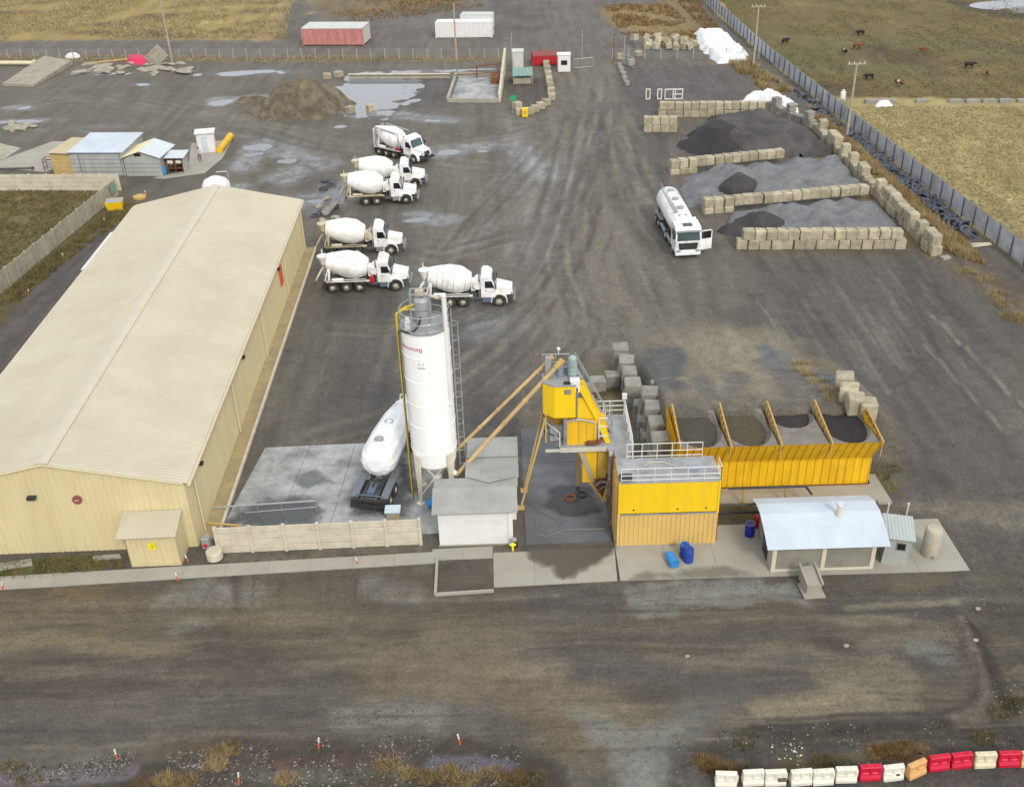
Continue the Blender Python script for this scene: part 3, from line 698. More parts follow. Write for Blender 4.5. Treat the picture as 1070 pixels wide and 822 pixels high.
def stain(px, z, colr, rough, step=.12, soft=.5, seed=0):
    pts = [tuple(P(x, y, 0).xy) for x, y in px]; a_ = np.array(pts); x = np.arange(a_[:, 0].min() - .3, a_[:, 0].max() + .3, step); y = np.arange(a_[:, 1].min() - .3, a_[:, 1].max() + .3, step)
    X, Y = np.meshgrid(x, y); sd = poly_sd(X, Y, pts); n_y, n_x = X.shape; ii = np.arange(n_x*n_y).reshape(n_y, n_x); k = sd > -.25; kk = k[:-1, :-1] & k[1:, 1:] & k[:-1, 1:] & k[1:, :-1]
    f = np.stack([ii[:-1, :-1][kk], ii[:-1, 1:][kk], ii[1:, 1:][kk], ii[1:, :-1][kk]], 1)
    al = np.clip(sd/soft + 1.5*(vnoise(X, Y, 1.3, 310 + seed, 5, .6) - .42), 0, 1)
    m = bpy.data.materials.new('wet_stain'); m.use_nodes = True; N = m.node_tree.nodes; L = m.node_tree.links; b_ = N['Principled BSDF']; b_.inputs['Base Color'].default_value = (*colr, 1); b_.inputs['Roughness'].default_value = rough
    at_ = N.new('ShaderNodeAttribute'); at_.attribute_name = 'Wet'; ml = N.new('ShaderNodeMath'); ml.operation = 'MULTIPLY'; ml.inputs[1].default_value = .85; L.new(at_.outputs['Fac'], ml.inputs[0]); L.new(ml.outputs[0], b_.inputs['Alpha'])
    o = mesh_np('wet_patch', np.stack([X.ravel(), Y.ravel(), np.full(X.size, z)], 1), f, m)
    if len(o.data.vertices) == X.size:
        q = o.data.attributes.new('Wet', 'FLOAT', 'POINT'); q.data.foreach_set('value', al.ravel().astype(np.float32))
    return tag(o, kind='structure')
stain([(546, 570), (546, 578), (556, 586), (566, 592), (574, 595), (580, 603), (588, 607), (598, 604), (606, 599), (614, 596), (624, 594), (632, 586), (641, 582), (645, 570)], .084, K(96, 90, 80), .35)
stain([(225, 545), (250, 528), (310, 515), (345, 530), (330, 552), (230, 556)], .07, K(92, 96, 98), .45, seed=3, soft=1.2)
stain([(362, 540), (430, 545), (440, 500), (420, 480), (400, 520)], .07, K(88, 92, 96), .45, seed=5, soft=1.0)
stain([(300, 498), (330, 490), (350, 505), (320, 512)], .07, K(120, 124, 126), .5, seed=6, soft=.8)
stain([(565, 530), (580, 505), (620, 510), (628, 535), (600, 545)], .058, K(58, 58, 60), .3, seed=8, soft=.7)
stain([(690, 560), (730, 555), (735, 566), (700, 572)], .084, K(110, 105, 95), .5, seed=9, soft=.5)
stain([(660, 600), (760, 592), (800, 598), (760, 606), (660, 606)], .084, K(132, 127, 116), .6, seed=11, soft=.9)
slab('door_pad', [(-30, 593), (33, 584), (34, 591), (-30, 601)], .05, 'concrete')
slab('door_pad', [(98, 581), (125, 579), (127, 583), (97, 586)], .05, 'concrete')
wall_mb = MB()
for a, b in (((457, 583), (455, 622)), ((455, 622), (516, 618))):
    A, B = P(*a), P(*b); d = (B - A).normalized(); n = Vector((-d.y, d.x, 0)) * .08
    wall_mb.prism([tuple((p).xy) for p in (A - n, B - n, B + n, A + n)], -.1, .16)
tag(wall_mb.build('kerb', 'concrete'), kind='structure')
mb = MB(); A = Vector((-19.35, 51.5)); B = Vector((-19.98, 98))
mb.prism([(-19.85, 51.4), (-18.95, 51.4), (-19.55, 98), (-20.5, 98)], -.1, .09)
tag(mb.build('walkway', mat('walk_tan', K(176, 158, 116), .85, var=.15, dirt=K(140, 130, 110), damt=.6, dscale=.4)), kind='structure')
mb = MB(); mb.prism([(-18.9, 51.4), (-18.72, 51.4), (-19.35, 98), (-19.53, 98)], -.1, .2)
tag(mb.build('kerb', 'fence_concrete'), kind='structure')
for (cx, cy, rx, ry) in PUDW:
    mb = MB(); zz = -.045 - .0012 * PUDW.index((cx, cy, rx, ry))
    far_z = .0 if cx < 60 else -.1
    ring = [(cx + 1.25*rx*math.cos(2*math.pi*k/36), cy + 1.25*ry*math.sin(2*math.pi*k/36)) for k in range(36)]
    mb.prism(ring, zz - .02, zz); tag(mb.build('puddle', 'water'), kind='structure')
# ------------------------------------------------------------------ warehouse
EH, RH, WL, WD = 5.0, 6.75, 16.1, 47.5
wh = thing('warehouse', 'long cream metal warehouse with ribbed gable roof and small front porch', 'warehouse', (-19.87, 50.75, 0), rad(.8))
mb = MB(); n = 46; xsn = [-WL * k / n for k in range(n + 1)]
def rz_(x): return EH + (RH - EH) * (1 - abs(x + WL/2) / (WL/2))
for k in range(n):
    a, b = xsn[k], xsn[k+1]; w = a - b
    for (p, q, y0, y1) in ((a, a - w*.55, 0, 0), (a - w*.55, a - w*.66, 0, .028), (a - w*.66, a - w*.9, .028, .028), (a - w*.9, b, .028, 0)):
        mb.add([(p, y0, 0), (q, y1, 0), (q, y1, rz_(q)), (p, y0, rz_(p))], [(3, 2, 1, 0)])
mb.build('wall', 'shed_wall', wh)
MB().ribs((0, 0, 0), (0, WD, 0), (0, 0, EH), (1, 0, 0), .36, .024).build('wall', 'shed_wall', wh)
MB().ribs((-WL, 0, 0), (0, WD, 0), (0, 0, EH), (-1, 0, 0), .36, .04).build('wall', 'shed_wall', wh)
MB().extr([(0, WD, 0), (-WL, WD, 0), (-WL, WD, EH), (-WL/2, WD, RH), (0, WD, EH)], (0, -.05, 0)).build('wall', 'shed_wall', wh)
sl = (RH - EH) / (WL/2); ov = .28
for sx, x0 in ((1, ov), (-1, -WL - ov)):
    z0 = EH - sl * ov + .06; V = Vector((-WL/2 - x0, 0, RH + .06 - z0))
    nn = Vector((sx * sl, 0, 1))
    MB().ribs((x0, -.18, z0), (0, WD + .4, 0), V, nn, .28, .032).build('roof', 'shed_roof', wh)
mb = MB(); mb.extr([(-WL/2 - .42, -.22, RH + .04), (-WL/2, -.22, RH + .15), (-WL/2 + .42, -.22, RH + .04)], (0, WD + .48, 0)); mb.build('ridge_cap', mat('ridge_trim', K(206, 198, 176), .5, var=.05), wh)
for x in (.33, -WL - .33):
    MB().bx(x - .09, x + .09, -.2, WD + .2, EH - .2, EH - .05).build('gutter', 'shed_trim', wh)
for sx in (0, 1):
    q = [(0 if sx == 0 else -WL, -.2, EH - .12), (-WL/2, -.2, RH - .12), (-WL/2, -.2, RH + .03), (0 if sx == 0 else -WL, -.2, EH + .03)]
    MB().extr(q, (0, .06, 0)).build('gable_trim', 'shed_trim', wh)
mb = MB(); mb.extr([(-WL - .9, 33, 4.62), (-WL - .2, 33, 4.86), (-WL - .2, 41.5, 4.86), (-WL - .9, 41.5, 4.62)], (0, 0, .06)); mb.build('side_canopy', 'white_paint', wh)
for yy in (1.5, 13, 24.5, 36, 46.5):
    MB().tube([(.33, yy, EH - .15), (.1, yy, EH - .5), (.1, yy, .1)], .06, 6).build('downpipe', 'shed_trim', wh)
MB().box((.08, 34.0, 3.0), (.12, 1.0, 1.7)).build('orange_panel', 'orange', wh)
# porch
px0, px1, pd = -3.68, -.62, 1.72
mb = MB(); mb.ribs((px0, -pd, 0), (px1 - px0, 0, 0), (0, 0, 2.42), (0, -1, 0), .34, .03, prof='seam')
mb.extr([(px0, -pd, 0), (px0, -pd, 2.42), (px0, -.0, 2.85), (px0, -.0, 0)], (.05, 0, 0)); mb.extr([(px1, -pd, 0), (px1, -pd, 2.42), (px1, -.0, 2.85), (px1, -.0, 0)], (-.05, 0, 0))
mb.build('porch_wall', 'shed_wall', wh)
MB().ribs((px0 - .38, -pd - .32, 2.42), (px1 - px0 + .5, 0, 0), (0, pd + .28, .52), (0, -.3, 1), .24, .03).build('porch_roof', 'shed_roof', wh)
s = MB().box((-2.12, -pd - .07, 1.6), (.46, .03, .5)).build('notice', 'sign_yellow', wh)
mb = MB()
for zz, w in ((1.72, .2), (1.6, .26), (1.5, .16)): mb.box((-2.1, -pd - .09, zz), (w, .01, .045))
mb.build('notice_print', mat('sign_ochre', K(176, 160, 40), .6), s)
rs = MB().cyl((-6.55, -.06, 4.05), (-6.55, -.2, 4.05), .28, n=20).build('round_sign', 'sign_red', wh)
mb = MB(); mb.box((-6.55, -.22, 4.05), (.24, .02, .08)); mb.build('sign_bar', 'ink_grey', rs)
for x, z in ((-9.2, 4.35),): MB().box((x, -.18, z), (.5, .3, .18)).build('wall_lamp', 'black_metal', wh)
for y in (3.2, 17, 33): MB().box((.16, y, 4.1), (.25, .34, .16)).build('wall_lamp', 'black_metal', wh)
# ------------------------------------------------------------------ panel walls
def panel_wall(name, label, pts, step, h, m, cat='wall'):
    a0 = Vector((*pts[0], 0)); t = thing(name, label, cat, a0)
    for a, b in zip(pts, pts[1:]):
        A = Vector((*a, 0)) - a0; B = Vector((*b, 0)) - a0; L = (B - A).length; n = max(1, round(L / step)); d = (B - A) / L; ang = math.atan2(d.y, d.x)
        for k in range(n + 1):
            p = A + (B - A) * (k / n)
            MB().box((p.x, p.y, h/2 + .03), (.2, .22, h + .06), rz=ang, c2=.02).build('post', m, t)
            if k == n: break
            q = A + (B - A) * ((k + .5) / n); mb = MB(); mb.M = Matrix.Translation(q) @ Matrix.Rotation(ang, 4, 'Z')
            w = L/n - .14; lay = 4
            for j in range(lay): mb.box((0, random.uniform(-.008, .008), h * (j + .5) / lay), (w, .06, h/lay - .03), c2=.02)
            mb.build('panel', m, t)
    return t
panel_wall('panel_wall', 'pale concrete panel wall of six bays beside the parking slab', [(-18.4, 50.02), (-5.93, 50.28)], 2.08, 2.0, 'fence_concrete')
lf = [(-45.0, 115.2), (-46.3, 104.0), (-47.9, 89.0), (-49.6, 74)]
t = panel_wall('panel_wall', 'weathered concrete panel wall along the dirt lane behind the warehouse', lf, 2.0, 2.0, 'fence_grey')
gp = MB().box((0.12, -1.2, 1.35), (.02, 1.5, 1.0)).build('painted_board', mat('teal_paint', K(128, 176, 150), .6), t)
panel_wall('panel_wall', 'pale concrete panel wall crossing in front of the zinc sheds', [(-76, 119.2), (-58, 118.1), (-45.2, 117.0)], 2.0, 2.0, 'fence_concrete')
# ------------------------------------------------------------------ cement silo
SX, SY, SR = -5.12, 55.5, 1.47
silo = thing('cement_silo', 'tall white cement silo with railed top deck and hopper cone', 'silo', (SX, SY, 0))
ZB, ZT = 4.0, 12.55
MB().lathe((0, 0, 0), (0, 0, 1), [(ZB, SR), (ZT, SR), (ZT + .04, SR - .06), (ZT + .12, 0)], 40).build('shell', 'silo_white', silo)
for z in (4.05, 6.0, 7.6, 9.3, 11.0, 12.5):
    MB().lathe((0, 0, 0), (0, 0, 1), [(z - .03, SR + .003), (z - .02, SR + .022), (z + .02, SR + .022), (z + .03, SR + .003)], 40).build('weld_ring', 'silo_white', silo)
MB().lathe((0, 0, 0), (0, 0, 1), [(ZB, SR - .005), (2.95, SR - .1), (1.75, .32), (1.4, .3)], 32).build('cone', 'silo_white', silo)
MB().lathe((0, 0, 0), (0, 0, 1), [(ZB - 1.0, SR - .02), (ZB + .02, SR + .012), (ZB + .04, SR - .02)], 40).build('skirt', mat('silo_cream', K(226, 220, 196), .55, var=.08), silo) if False else None
for k in range(4):
    a = rad(45 + 90 * k); c, s_ = math.cos(a), math.sin(a)
    mb = MB(); mb.extr([((SR - .06) * c - .07 * s_, (SR - .06) * s_ + .07 * c, 0.0), ((SR - .06) * c + .07 * s_, (SR - .06) * s_ - .07 * c, 0.0), ((SR - .04) * c + .28 * s_, (SR - .04) * s_ - .28 * c, 3.9), ((SR - .04) * c - .28 * s_, (SR - .04) * s_ + .28 * c, 3.9)], (.12 * c, .12 * s_, 0))
    mb.box((1.5 * c, 1.5 * s_, .05), (.42, .42, .1), rz=a); mb.build('leg', mat('silo_leg', K(236, 230, 212), .6, var=.1, dirt=K(180, 168, 138), damt=.5), silo)
    b = a + rad(90)
    MB().tube([(1.5 * c, 1.5 * s_, .6), (1.5 * math.cos(b), 1.5 * math.sin(b), 3.6)], .05).tube([(1.5 * c, 1.5 * s_, 3.6), (1.5 * math.cos(b), 1.5 * math.sin(b), .6)], .05).build('brace', 'silo_leg', silo)
MB().cyl((0, 0, ZT + .05), (0, 0, ZT + .1), SR + .06, n=36).build('top_deck', 'deck_grey', silo)
def ring_rail(R, z0, h, n, a0=0, a1=360):
    mb = MB(); pts = [(R * math.cos(rad(a0 + (a1 - a0) * k / (n*2))), R * math.sin(rad(a0 + (a1 - a0) * k / (n*2)))) for k in range(n*2 + 1)]
    for z in (z0 + h, z0 + h * .55, z0 + .12): mb.tube([(x, y, z) for x, y in pts], .028, 5)
    for x, y in pts[::2]: mb.tube([(x, y, z0), (x, y, z0 + h)], .03, 5)
    return mb
ring_rail(SR + .02, ZT + .1, 1.1, 9).build('railing', 'galv', silo)
f = MB().cyl((-.1, .25, ZT + .1), (-.1, .25, ZT + 1.6), .48, n=18).cyl((-.1, .25, ZT + 1.6), (-.1, .25, ZT + 1.8), .48, .3, n=18).build('dust_filter', 'galv', silo)
mb = MB()
for x, y in ((-.75, .55), (.4, .55), (-.75, -.3), (.4, -.3)): mb.tube([(x, y, ZT + .1), (x, y, ZT + 2.2)], .035, 5)
for z in (1.2, 2.2): mb.tube([(-.75, .55, ZT + z), (.4, .55, ZT + z), (.4, -.3, ZT + z), (-.75, -.3, ZT + z), (-.75, .55, ZT + z)], .03, 5)
mb.build('filter_frame', 'galv', silo)
MB().cyl((-.2, .6, ZT + 1.9), (.9, .2, ZT + 1.7), .1).box((-.2, .2, ZT + 2.1), (.5, .35, .3)).build('filter_motor', 'truck_cream', silo)
MB().box((-.95, -.55, ZT + .35), (.36, .36, .5)).cyl((-.95, -.55, ZT + .6), (-.95, -.55, ZT + .85), .13).build('relief_valve', 'white_paint', silo)
hose = [(-.2 + .0 * k, -.4, ZT + .75) for k in range(1)] + [(-.18, -.55, ZT + .7), (-.28, -.85, ZT + .45), (-.55, -1.1, ZT + .22), (-.95, -1.15, ZT + .15), (-1.42, -.75, ZT + .1)]
MB().tube(hose, .06, 8).build('black_hose', 'rubber', silo)
MB().tube([(-1.1, .2, ZT + 1.15), (-.3, .45, ZT + 1.3)], .08, 8).tube([(-1.35, .0, ZT + 1.1), (-.2, .1, ZT + 1.12)], .05).tube([(-1.62, -.35, .2), (-1.62, -.35, ZT + 1.0), (-1.1, .2, ZT + 1.15)], .075, 8).build('fill_pipe', 'yellow_tube', silo)
MB().tube([(-1.56, -.52, .1), (-1.56, -.52, ZT)], .03).build('cable', 'rubber', silo)
MB().cyl((1.3, -.78, 7.4), (1.3, -.78, ZT + 2.3), .15, n=14).build('vent_duct', 'white_paint', silo)
mb = MB()
for dx in (-.22, .22): mb.tube([(1.6, .1 + dx, .4), (1.6, .1 + dx, ZT + 1.0)], .025, 5)
for k in range(38): mb.tube([(1.6, -.12, .6 + k * .33), (1.6, .32, .6 + k * .33)], .016, 4)
for k in range(11):
    z = 2.6 + k * 1.0; ar = [(1.6 + .42 * math.sin(rad(q)), .1 - .36 * math.cos(rad(q)), z) for q in range(0, 181, 36)]; mb.tube(ar, .018, 4)
for q in (60, 120): mb.tube([(1.6 + .42 * math.sin(rad(q)), .1 - .36 * math.cos(rad(q)), 2.6), (1.6 + .42 * math.sin(rad(q)), .1 - .36 * math.cos(rad(q)), 12.6)], .018, 4)
mb.build('ladder', 'galv', silo)
def wrap_cyl(txt, size, R, az, z, flip=False):
    v, fcs = text_mesh(txt, size); out = []
    for x, y, _ in v:
        if flip: x, y = -x, -y
        a = az + x / R; out.append((R * math.cos(a), R * math.sin(a), z + y))
    return MB().add(out, fcs)
wrap_cyl('Betonmac', .42, SR + .012, rad(-128), 11.62, True).build('lettering', 'ink_red', silo)
for a0, a1, z in ((-96, -91, 10.62), (-86, -81, 10.62), (-98, -80, 10.36)):
    mb = MB(); A = [rad(a0 - 12 + (a1 - a0) * k / 6) for k in range(7)]
    for p, q in zip(A, A[1:]):
        R = SR + .012; mb.add([(R*math.cos(p), R*math.sin(p), z), (R*math.cos(q), R*math.sin(q), z), (R*math.cos(q), R*math.sin(q), z + .1), (R*math.cos(p), R*math.sin(p), z + .1)], [(0, 1, 2, 3)])
    mb.build('small_print', 'ink_grey', silo)
mb = MB(); mb.cyl((-.6, -1.9, .5), (.1, -1.6, .75), .3, n=16); mb.build('blower', 'blue_light', silo)
# ------------------------------------------------------------------ white cabin
cb = thing('white_cabin', 'low white block cabin with grey sheet roof under the silo', 'cabin', (0, 0, 0))
mb = MB(); mb.extr([(-4.75, 50.05, 0), (-4.75, 50.05, 2.72), (-4.75, 51.6, 3.2), (-4.75, 52.5, 3.15), (-4.75, 52.5, 0)], (4.5, 0, 0)); mb.bx(-2.95, .05, 52.5, 57.1, 0, 3.08); mb.build('wall', 'white_paint', cb)
MB().bx(-.48, -.2, 49.98, 50.0, .02, 2.75).build('corner_trim', 'white_paint', cb)
MB().ribs((-5.08, 49.72, 2.7), (5.2, 0, 0), (0, 1.95, .56), (0, -.3, 1), .22, .02, prof='sine').build('roof', 'zinc_roof', cb)
MB().ribs((-5.02, 51.66, 3.26), (5.2, 0, 0), (0, 1.05, -.06), (0, .06, 1), .22, .02, prof='sine').build('roof', 'zinc_roof', cb)
MB().ribs((-3.1, 52.66, 3.18), (3.36, 0, 0), (0, 2.35, -.04), (0, 0, 1), 1.1, .02, prof='seam').build('roof', 'zinc_roof', cb)
MB().ribs((-3.06, 54.96, 3.2), (3.32, 0, 0), (0, 2.35, -.04), (0, 0, 1), 1.1, .02, prof='seam').build('roof', 'zinc_roof', cb)
mb = MB(); mb.tube([(-3.0, 52.6, 3.34), (-1.6, 51.9, 3.36), (.1, 52.5, 3.33)], .02); mb.build('cable', 'chassis', cb)
mb = MB(); mb.bx(-4.8, -.22, 50.0, 50.04, 0, .1); mb.build('plinth', 'concrete', cb)
# ------------------------------------------------------------------ containers that hold the control room
def container(name, label, x0, x1, y0, y1, z0, z1, m, cat='container', plain=False):
    t = thing(name, label, cat, ((x0 + x1)/2, y0, z0)); w = x1 - x0; d = y1 - y0; h = z1 - z0
    for o, U, Nn in (((-w/2, 0, 0), (w, 0, 0), (0, -1, 0)), ((w/2, 0, 0), (0, d, 0), (1, 0, 0)), ((-w/2, d, 0), (w, 0, 0), (0, 1, 0)), ((-w/2, 0, 0), (0, d, 0), (-1, 0, 0))):
        if plain and Nn[1] == -1: MB().bx(-w/2, w/2, -.03, .02, .04, h).build('wall', m, t)
        else: MB().ribs((o[0], o[1], .06), U, (0, 0, h - .12), Nn, .28, .055).build('wall', m, t)
    for x in (-w/2, w/2):
        for y in (0, d): MB().box((x, y, h/2), (.13, .13, h)).build('corner_post', m, t)
    MB().bx(-w/2 - .04, w/2 + .04, -.04, d + .04, h - .05, h + .05).build('roof', 'deck_grey', t)
    MB().bx(-w/2 - .03, w/2 + .03, -.03, d + .03, 0, .1).build('base_rail', m, t)
    return t
lo = container('lower_container', 'tan ribbed container forming the base under the yellow control room', 6.2, 12.13, 49.55, 52.0, .0, 2.4, mat('tan_container', K(226, 194, 118), .55, var=.05, scale=.6, dirt=K(200, 164, 96), damt=.3, dscale=.5))
up = container('control_room', 'bright yellow control room container with white railed roof deck', 6.22, 12.16, 49.55, 52.0, 2.4, 4.75, 'yellow', 'control room', plain=True)
for x in (-2.1, .55, 2.25):
    MB().cyl((x, -.03, .36), (x, -.05, .36), .06, n=12).build('vent_hole', 'black_metal', up)
def rail_run(pts, h, mname, parent, step=1.15, r=.028, mids=(.5,)):
    mb = MB(); pts = [Vector(p) for p in pts]
    for a, b in zip(pts, pts[1:]):
        L = (b - a).length; n = max(1, round(L/step))
        for k in range(n + 1):
            p = a.lerp(b, k/n); mb.tube([p, p + Vector((0, 0, h))], r, 5)
        for q in (1,) + tuple(mids): mb.tube([a + Vector((0, 0, h*q)), b + Vector((0, 0, h*q))], r, 5)
    return mb.build('railing', mname, parent)
rail_run([(-2.9, -.0, 2.4), (3.0, -.0, 2.4), (3.0, .9, 2.4)], .95, 'rail_white', up, .98, mids=(.15, .5)) 
rail_run([(-2.3, 2.45, 2.4), (2.3, 2.45, 2.4)], 1.05, 'rail_white', up, .9, mids=(.15, .5))
mb = MB(); mb.bx(-2.95, -2.25, .05, .3, 2.41, 2.62); mb.bx(-2.95, -2.2, .4, .62, 2.41, 2.6); mb.build('cable_tray', 'black_metal', up)
mb = MB(); mb.bx(1.3, 1.85, 1.0, 1.5, 2.405, 2.5); mb.build('hatch', mat('hatch_blue', K(146, 160, 176), .5), up)
mb = MB(); mb.tube([(-1.6, 1.2, 2.46), (-1.0, 1.9, 2.46), (-.2, 1.9, 2.46), (.6, 1.4, 2.46)], .03); mb.build('hose', 'truck_cream', up)
mb = MB(); mb.bx(3.02, 3.2, .5, 1.2, .2, 1.6); mb.tube([(3.08, .2, -2.3), (3.08, .2, 2.2)], .05); mb.build('cable_riser', 'rust', up)
mb = MB(); mb.bx(-3.16, -2.99, .2, 1.9, -2.2, 2.0); mb.build('side_plate', 'ochre', up)
# ------------------------------------------------------------------ batching tower
tw = thing('batching_tower', 'yellow concrete batching tower with weigh hopper, skip track and railed platform', 'batching plant', (0, 0, 0))
ZP = 4.6
mb = MB(); mb.bx(2.95, 5.9, 53.75, 56.1, ZP - .12, ZP); mb.bx(5.9, 7.35, 53.3, 57.4, ZP - .13, ZP - .01); mb.bx(6.25, 7.2, 51.9, 53.3, ZP - .1, ZP + .02); mb.build('platform', 'deck_grey', tw)
mb = MB(); mb.extr([(2.0, 55.3, ZP - .12), (2.9, 53.75, ZP - .12), (2.9, 56, ZP - .12), (2.0, 56, ZP - .12)], (0, 0, .1)); mb.build('side_landing', 'grey_metal', tw)
mb = MB(); mb.bx(2.9, 5.95, 53.66, 53.75, ZP - .34, ZP - .06); mb.bx(5.95, 7.3, 53.2, 53.29, ZP - .4, ZP - .1); mb.bx(2.0, 2.9, 53.68, 53.76, ZP - .3, ZP - .12); mb.build('edge_beam', mat('cream_beam', K(206, 202, 186), .55), tw)
rail_run([(2.9, 53.8, ZP), (2.0, 55.2, ZP), (2.0, 56.1, ZP)], 1.05, 'rail_white', tw, 1.0, .035)
rail_run([(5.4, 57.4, ZP), (7.35, 57.4, ZP), (7.35, 53.3, ZP), (7.25, 52.0, ZP)], 1.05, 'rail_white', tw, 1.0, .035, mids=(.33, .66))
rail_run([(5.95, 56.0, ZP), (5.95, 57.4, ZP)], 1.05, 'rail_white', tw, .7, .035)
MB().tube([(6.35, 55.9, ZP), (6.35, 55.9, ZP + 2.0)], .035).build('mast', 'galv', tw)
MB().tube([(7.3, 57.35, ZP), (7.3, 57.35, ZP + 1.5)], .04).box((7.3, 57.3, ZP + 1.45), (.3, .2, .36)).build('floodlight', 'rail_white', tw)
# mixer housing on the platform
mb = MB(); mb.bx(3.35, 5.2, 54.0, 55.9, ZP, ZP + 1.75); mb.build('mixer_housing', 'yellow_bin', tw)
mb = MB(); mb.bx(3.15, 3.36, 53.95, 55.95, ZP, ZP + 1.95); mb.build('mixer_side', 'grey_metal', tw)
mb = MB()
mb.add([], [])
for x in (4.1, 4.6, 5.05): mb.bx(x - .02, x + .02, 53.965, 53.998, ZP + .05, ZP + 1.7)
mb.build('panel_seam', 'ochre', tw)
mb = MB(); mb.box((4.9, 53.85, ZP + .2), (.5, .2, .25)); mb.box((5.35, 54.0, ZP + .25), (.3, .3, .3)); mb.cyl((4.5, 53.9, ZP + .15), (4.75, 53.9, ZP + .15), .1); mb.build('gearbox', 'rust', tw)
# weigh hopper drum
def hexa(x, y, rx, ry, pts): return [(x + rx * px_, y + ry * py_) for px_, py_ in pts]
shape = [(-1, -.45), (-.35, -1), (.2, -1.0), (.9, -1.0), (.9, .8), (.2, 1), (-.5, 1), (-1, .5)]
hp = hexa(2.95, 55.0, 1.05, 1.0, shape)
MB().prism(hp, 6.62, 8.85).build('weigh_hopper', 'yellow', tw)
MB().prism(hexa(2.95, 55.0, 1.08, 1.03, shape), 8.85, 8.93).build('hopper_lid', 'deck_grey', tw)
mb = MB(); mb.box((3.45, 54.2, 9.0), (.55, .2, .16)); mb.build('inspection_slot', 'black_metal', tw)
mb = MB(); mb.box((3.4, 53.97, 8.5), (.4, .06, .3)); mb.build('plate', 'grey_metal', tw)
mb = MB(); b0 = [(2.0, 54.2), (3.85, 54.2), (3.85, 55.9), (2.0, 55.9)]; b1 = [(2.7, 54.8), (3.5, 54.8), (3.5, 55.4), (2.7, 55.4)]
mb.add([(x, y, 6.62) for x, y in b0] + [(x, y, 5.6) for x, y in b1], [(0, 4, 5, 1), (1, 5, 6, 2), (2, 6, 7, 3), (3, 7, 4, 0), (4, 7, 6, 5)]); mb.build('hopper_cone', mat('dark_yellow', K(176, 138, 40), .6, var=.15), tw)
for x, y in ((2.05, 54.35), (2.05, 55.85), (3.8, 55.85)): MB().tube([(x, y, ZP), (x, y, 6.7)], .06, 6).build('hopper_post', 'ochre', tw)
# head of the screw conveyors, motors and dust pipe
MB().bx(2.1, 2.45, 55.2, 55.5, 8.93, 10.2).build('motor_stand', 'galv', tw)
MB().cyl((3.0, 55.2, 8.93), (3.0, 55.2, 9.75), .22).cyl((2.55, 55.35, 8.93), (2.55, 55.35, 9.5), .16).cyl((3.35, 55.5, 8.93), (3.35, 55.5, 9.4), .14).build('dust_filter', mat('blue_grey', K(140, 152, 166), .5), tw)
mb = MB()
for z in (9.2, 9.5, 9.8): mb.cyl((3.75, 55.0, z), (3.75, 55.0, z + .16), .3, n=16)
mb.cyl((3.75, 55.0, 8.9), (3.75, 55.0, 10.15), .25, n=16); mb.ball((3.75, 55.0, 10.2), .27, 14, 7); mb.build('hoist_motor', mat('motor_green', K(150, 172, 170), .5, dirt=K(200, 200, 195), damt=.4), tw)
MB().box((3.85, 54.35, 8.75), (.62, .5, .9), c2=.05).build('hoist_box', 'white_paint', tw)
rail_run([(1.95, 56.0, 8.93), (3.6, 56.0, 8.93)], 1.1, 'galv', tw, .8)
MB().tube([(2.95, 56.0, 10.0), (2.95, 56.0, 10.35)], .03).ball((2.95, 56.0, 10.4), .12).build('beacon', 'rail_white', tw)
# skip track: two inclined yellow beams with plates between
for dy in (54.15, 54.85):
    mb = MB(); mb.extr([(3.98, dy, 8.75), (4.55, dy, 8.75), (6.2, dy - .15, 5.3), (5.85, dy - .15, 4.7), (5.55, dy - .15, 4.7)], (0, .09, 0)) if False else None
    mb.extr([(4.02, dy, 8.75), (4.45, dy, 8.75), (5.55, dy - .1, 6.3), (6.1, dy - .15, 4.65), (5.78, dy - .15, 4.65), (5.22, dy - .1, 6.2)], (0, .09, 0)); mb.build('skip_track', 'yellow', tw)
mb = MB(); mb.extr([(4.0, 54.28, 7.8), (4.72, 54.28, 7.8), (5.25, 54.2, 6.4), (4.0, 54.2, 6.4)], (0, .1, 0)); mb.build('skip_plate', 'yellow', tw)
MB().bx(3.93, 4.02, 54.1, 54.95, 6.3, 8.7).build('track_column', 'grey_metal', tw)
mb = MB(); mb.extr([(5.3, 54.05, 6.4), (5.75, 54.05, 6.4), (5.9, 54.05, 5.5), (5.35, 54.05, 5.7)], (0, .75, 0)); mb.build('skip_bucket', 'yellow_bin', tw)
for zz in (5.2, 5.9, 6.5): MB().tube([(5.35, 54.0, zz), (5.9, 54.0, zz)], .035, 5).build('guard_bar', 'rail_white', tw)
MB().tube([(5.35, 54.0, ZP), (5.35, 54.0, 6.5)], .04, 5).build('guard_post', 'rail_white', tw)
MB().tube([(3.3, 53.98, 6.3), (3.9, 53.95, 6.5), (4.4, 53.95, 6.45), (5.1, 54.0, 6.2)], .06, 6).build('water_pipe', 'galv', tw)
MB().tube([(2.0, 54.7, 8.6), (1.9, 54.6, 6.6), (2.3, 54.4, 5.2), (3.3, 53.95, 5.0)], .035, 6).build('cable', 'rubber', tw)
MB().box((4.75, 55.4, 7.4), (.5, .5, 1.6)).build('skip_guide', 'grey_metal', tw)
MB().box((2.55, 54.6, 5.1), (.45, .4, .9)).build('control_box', 'galv', tw)
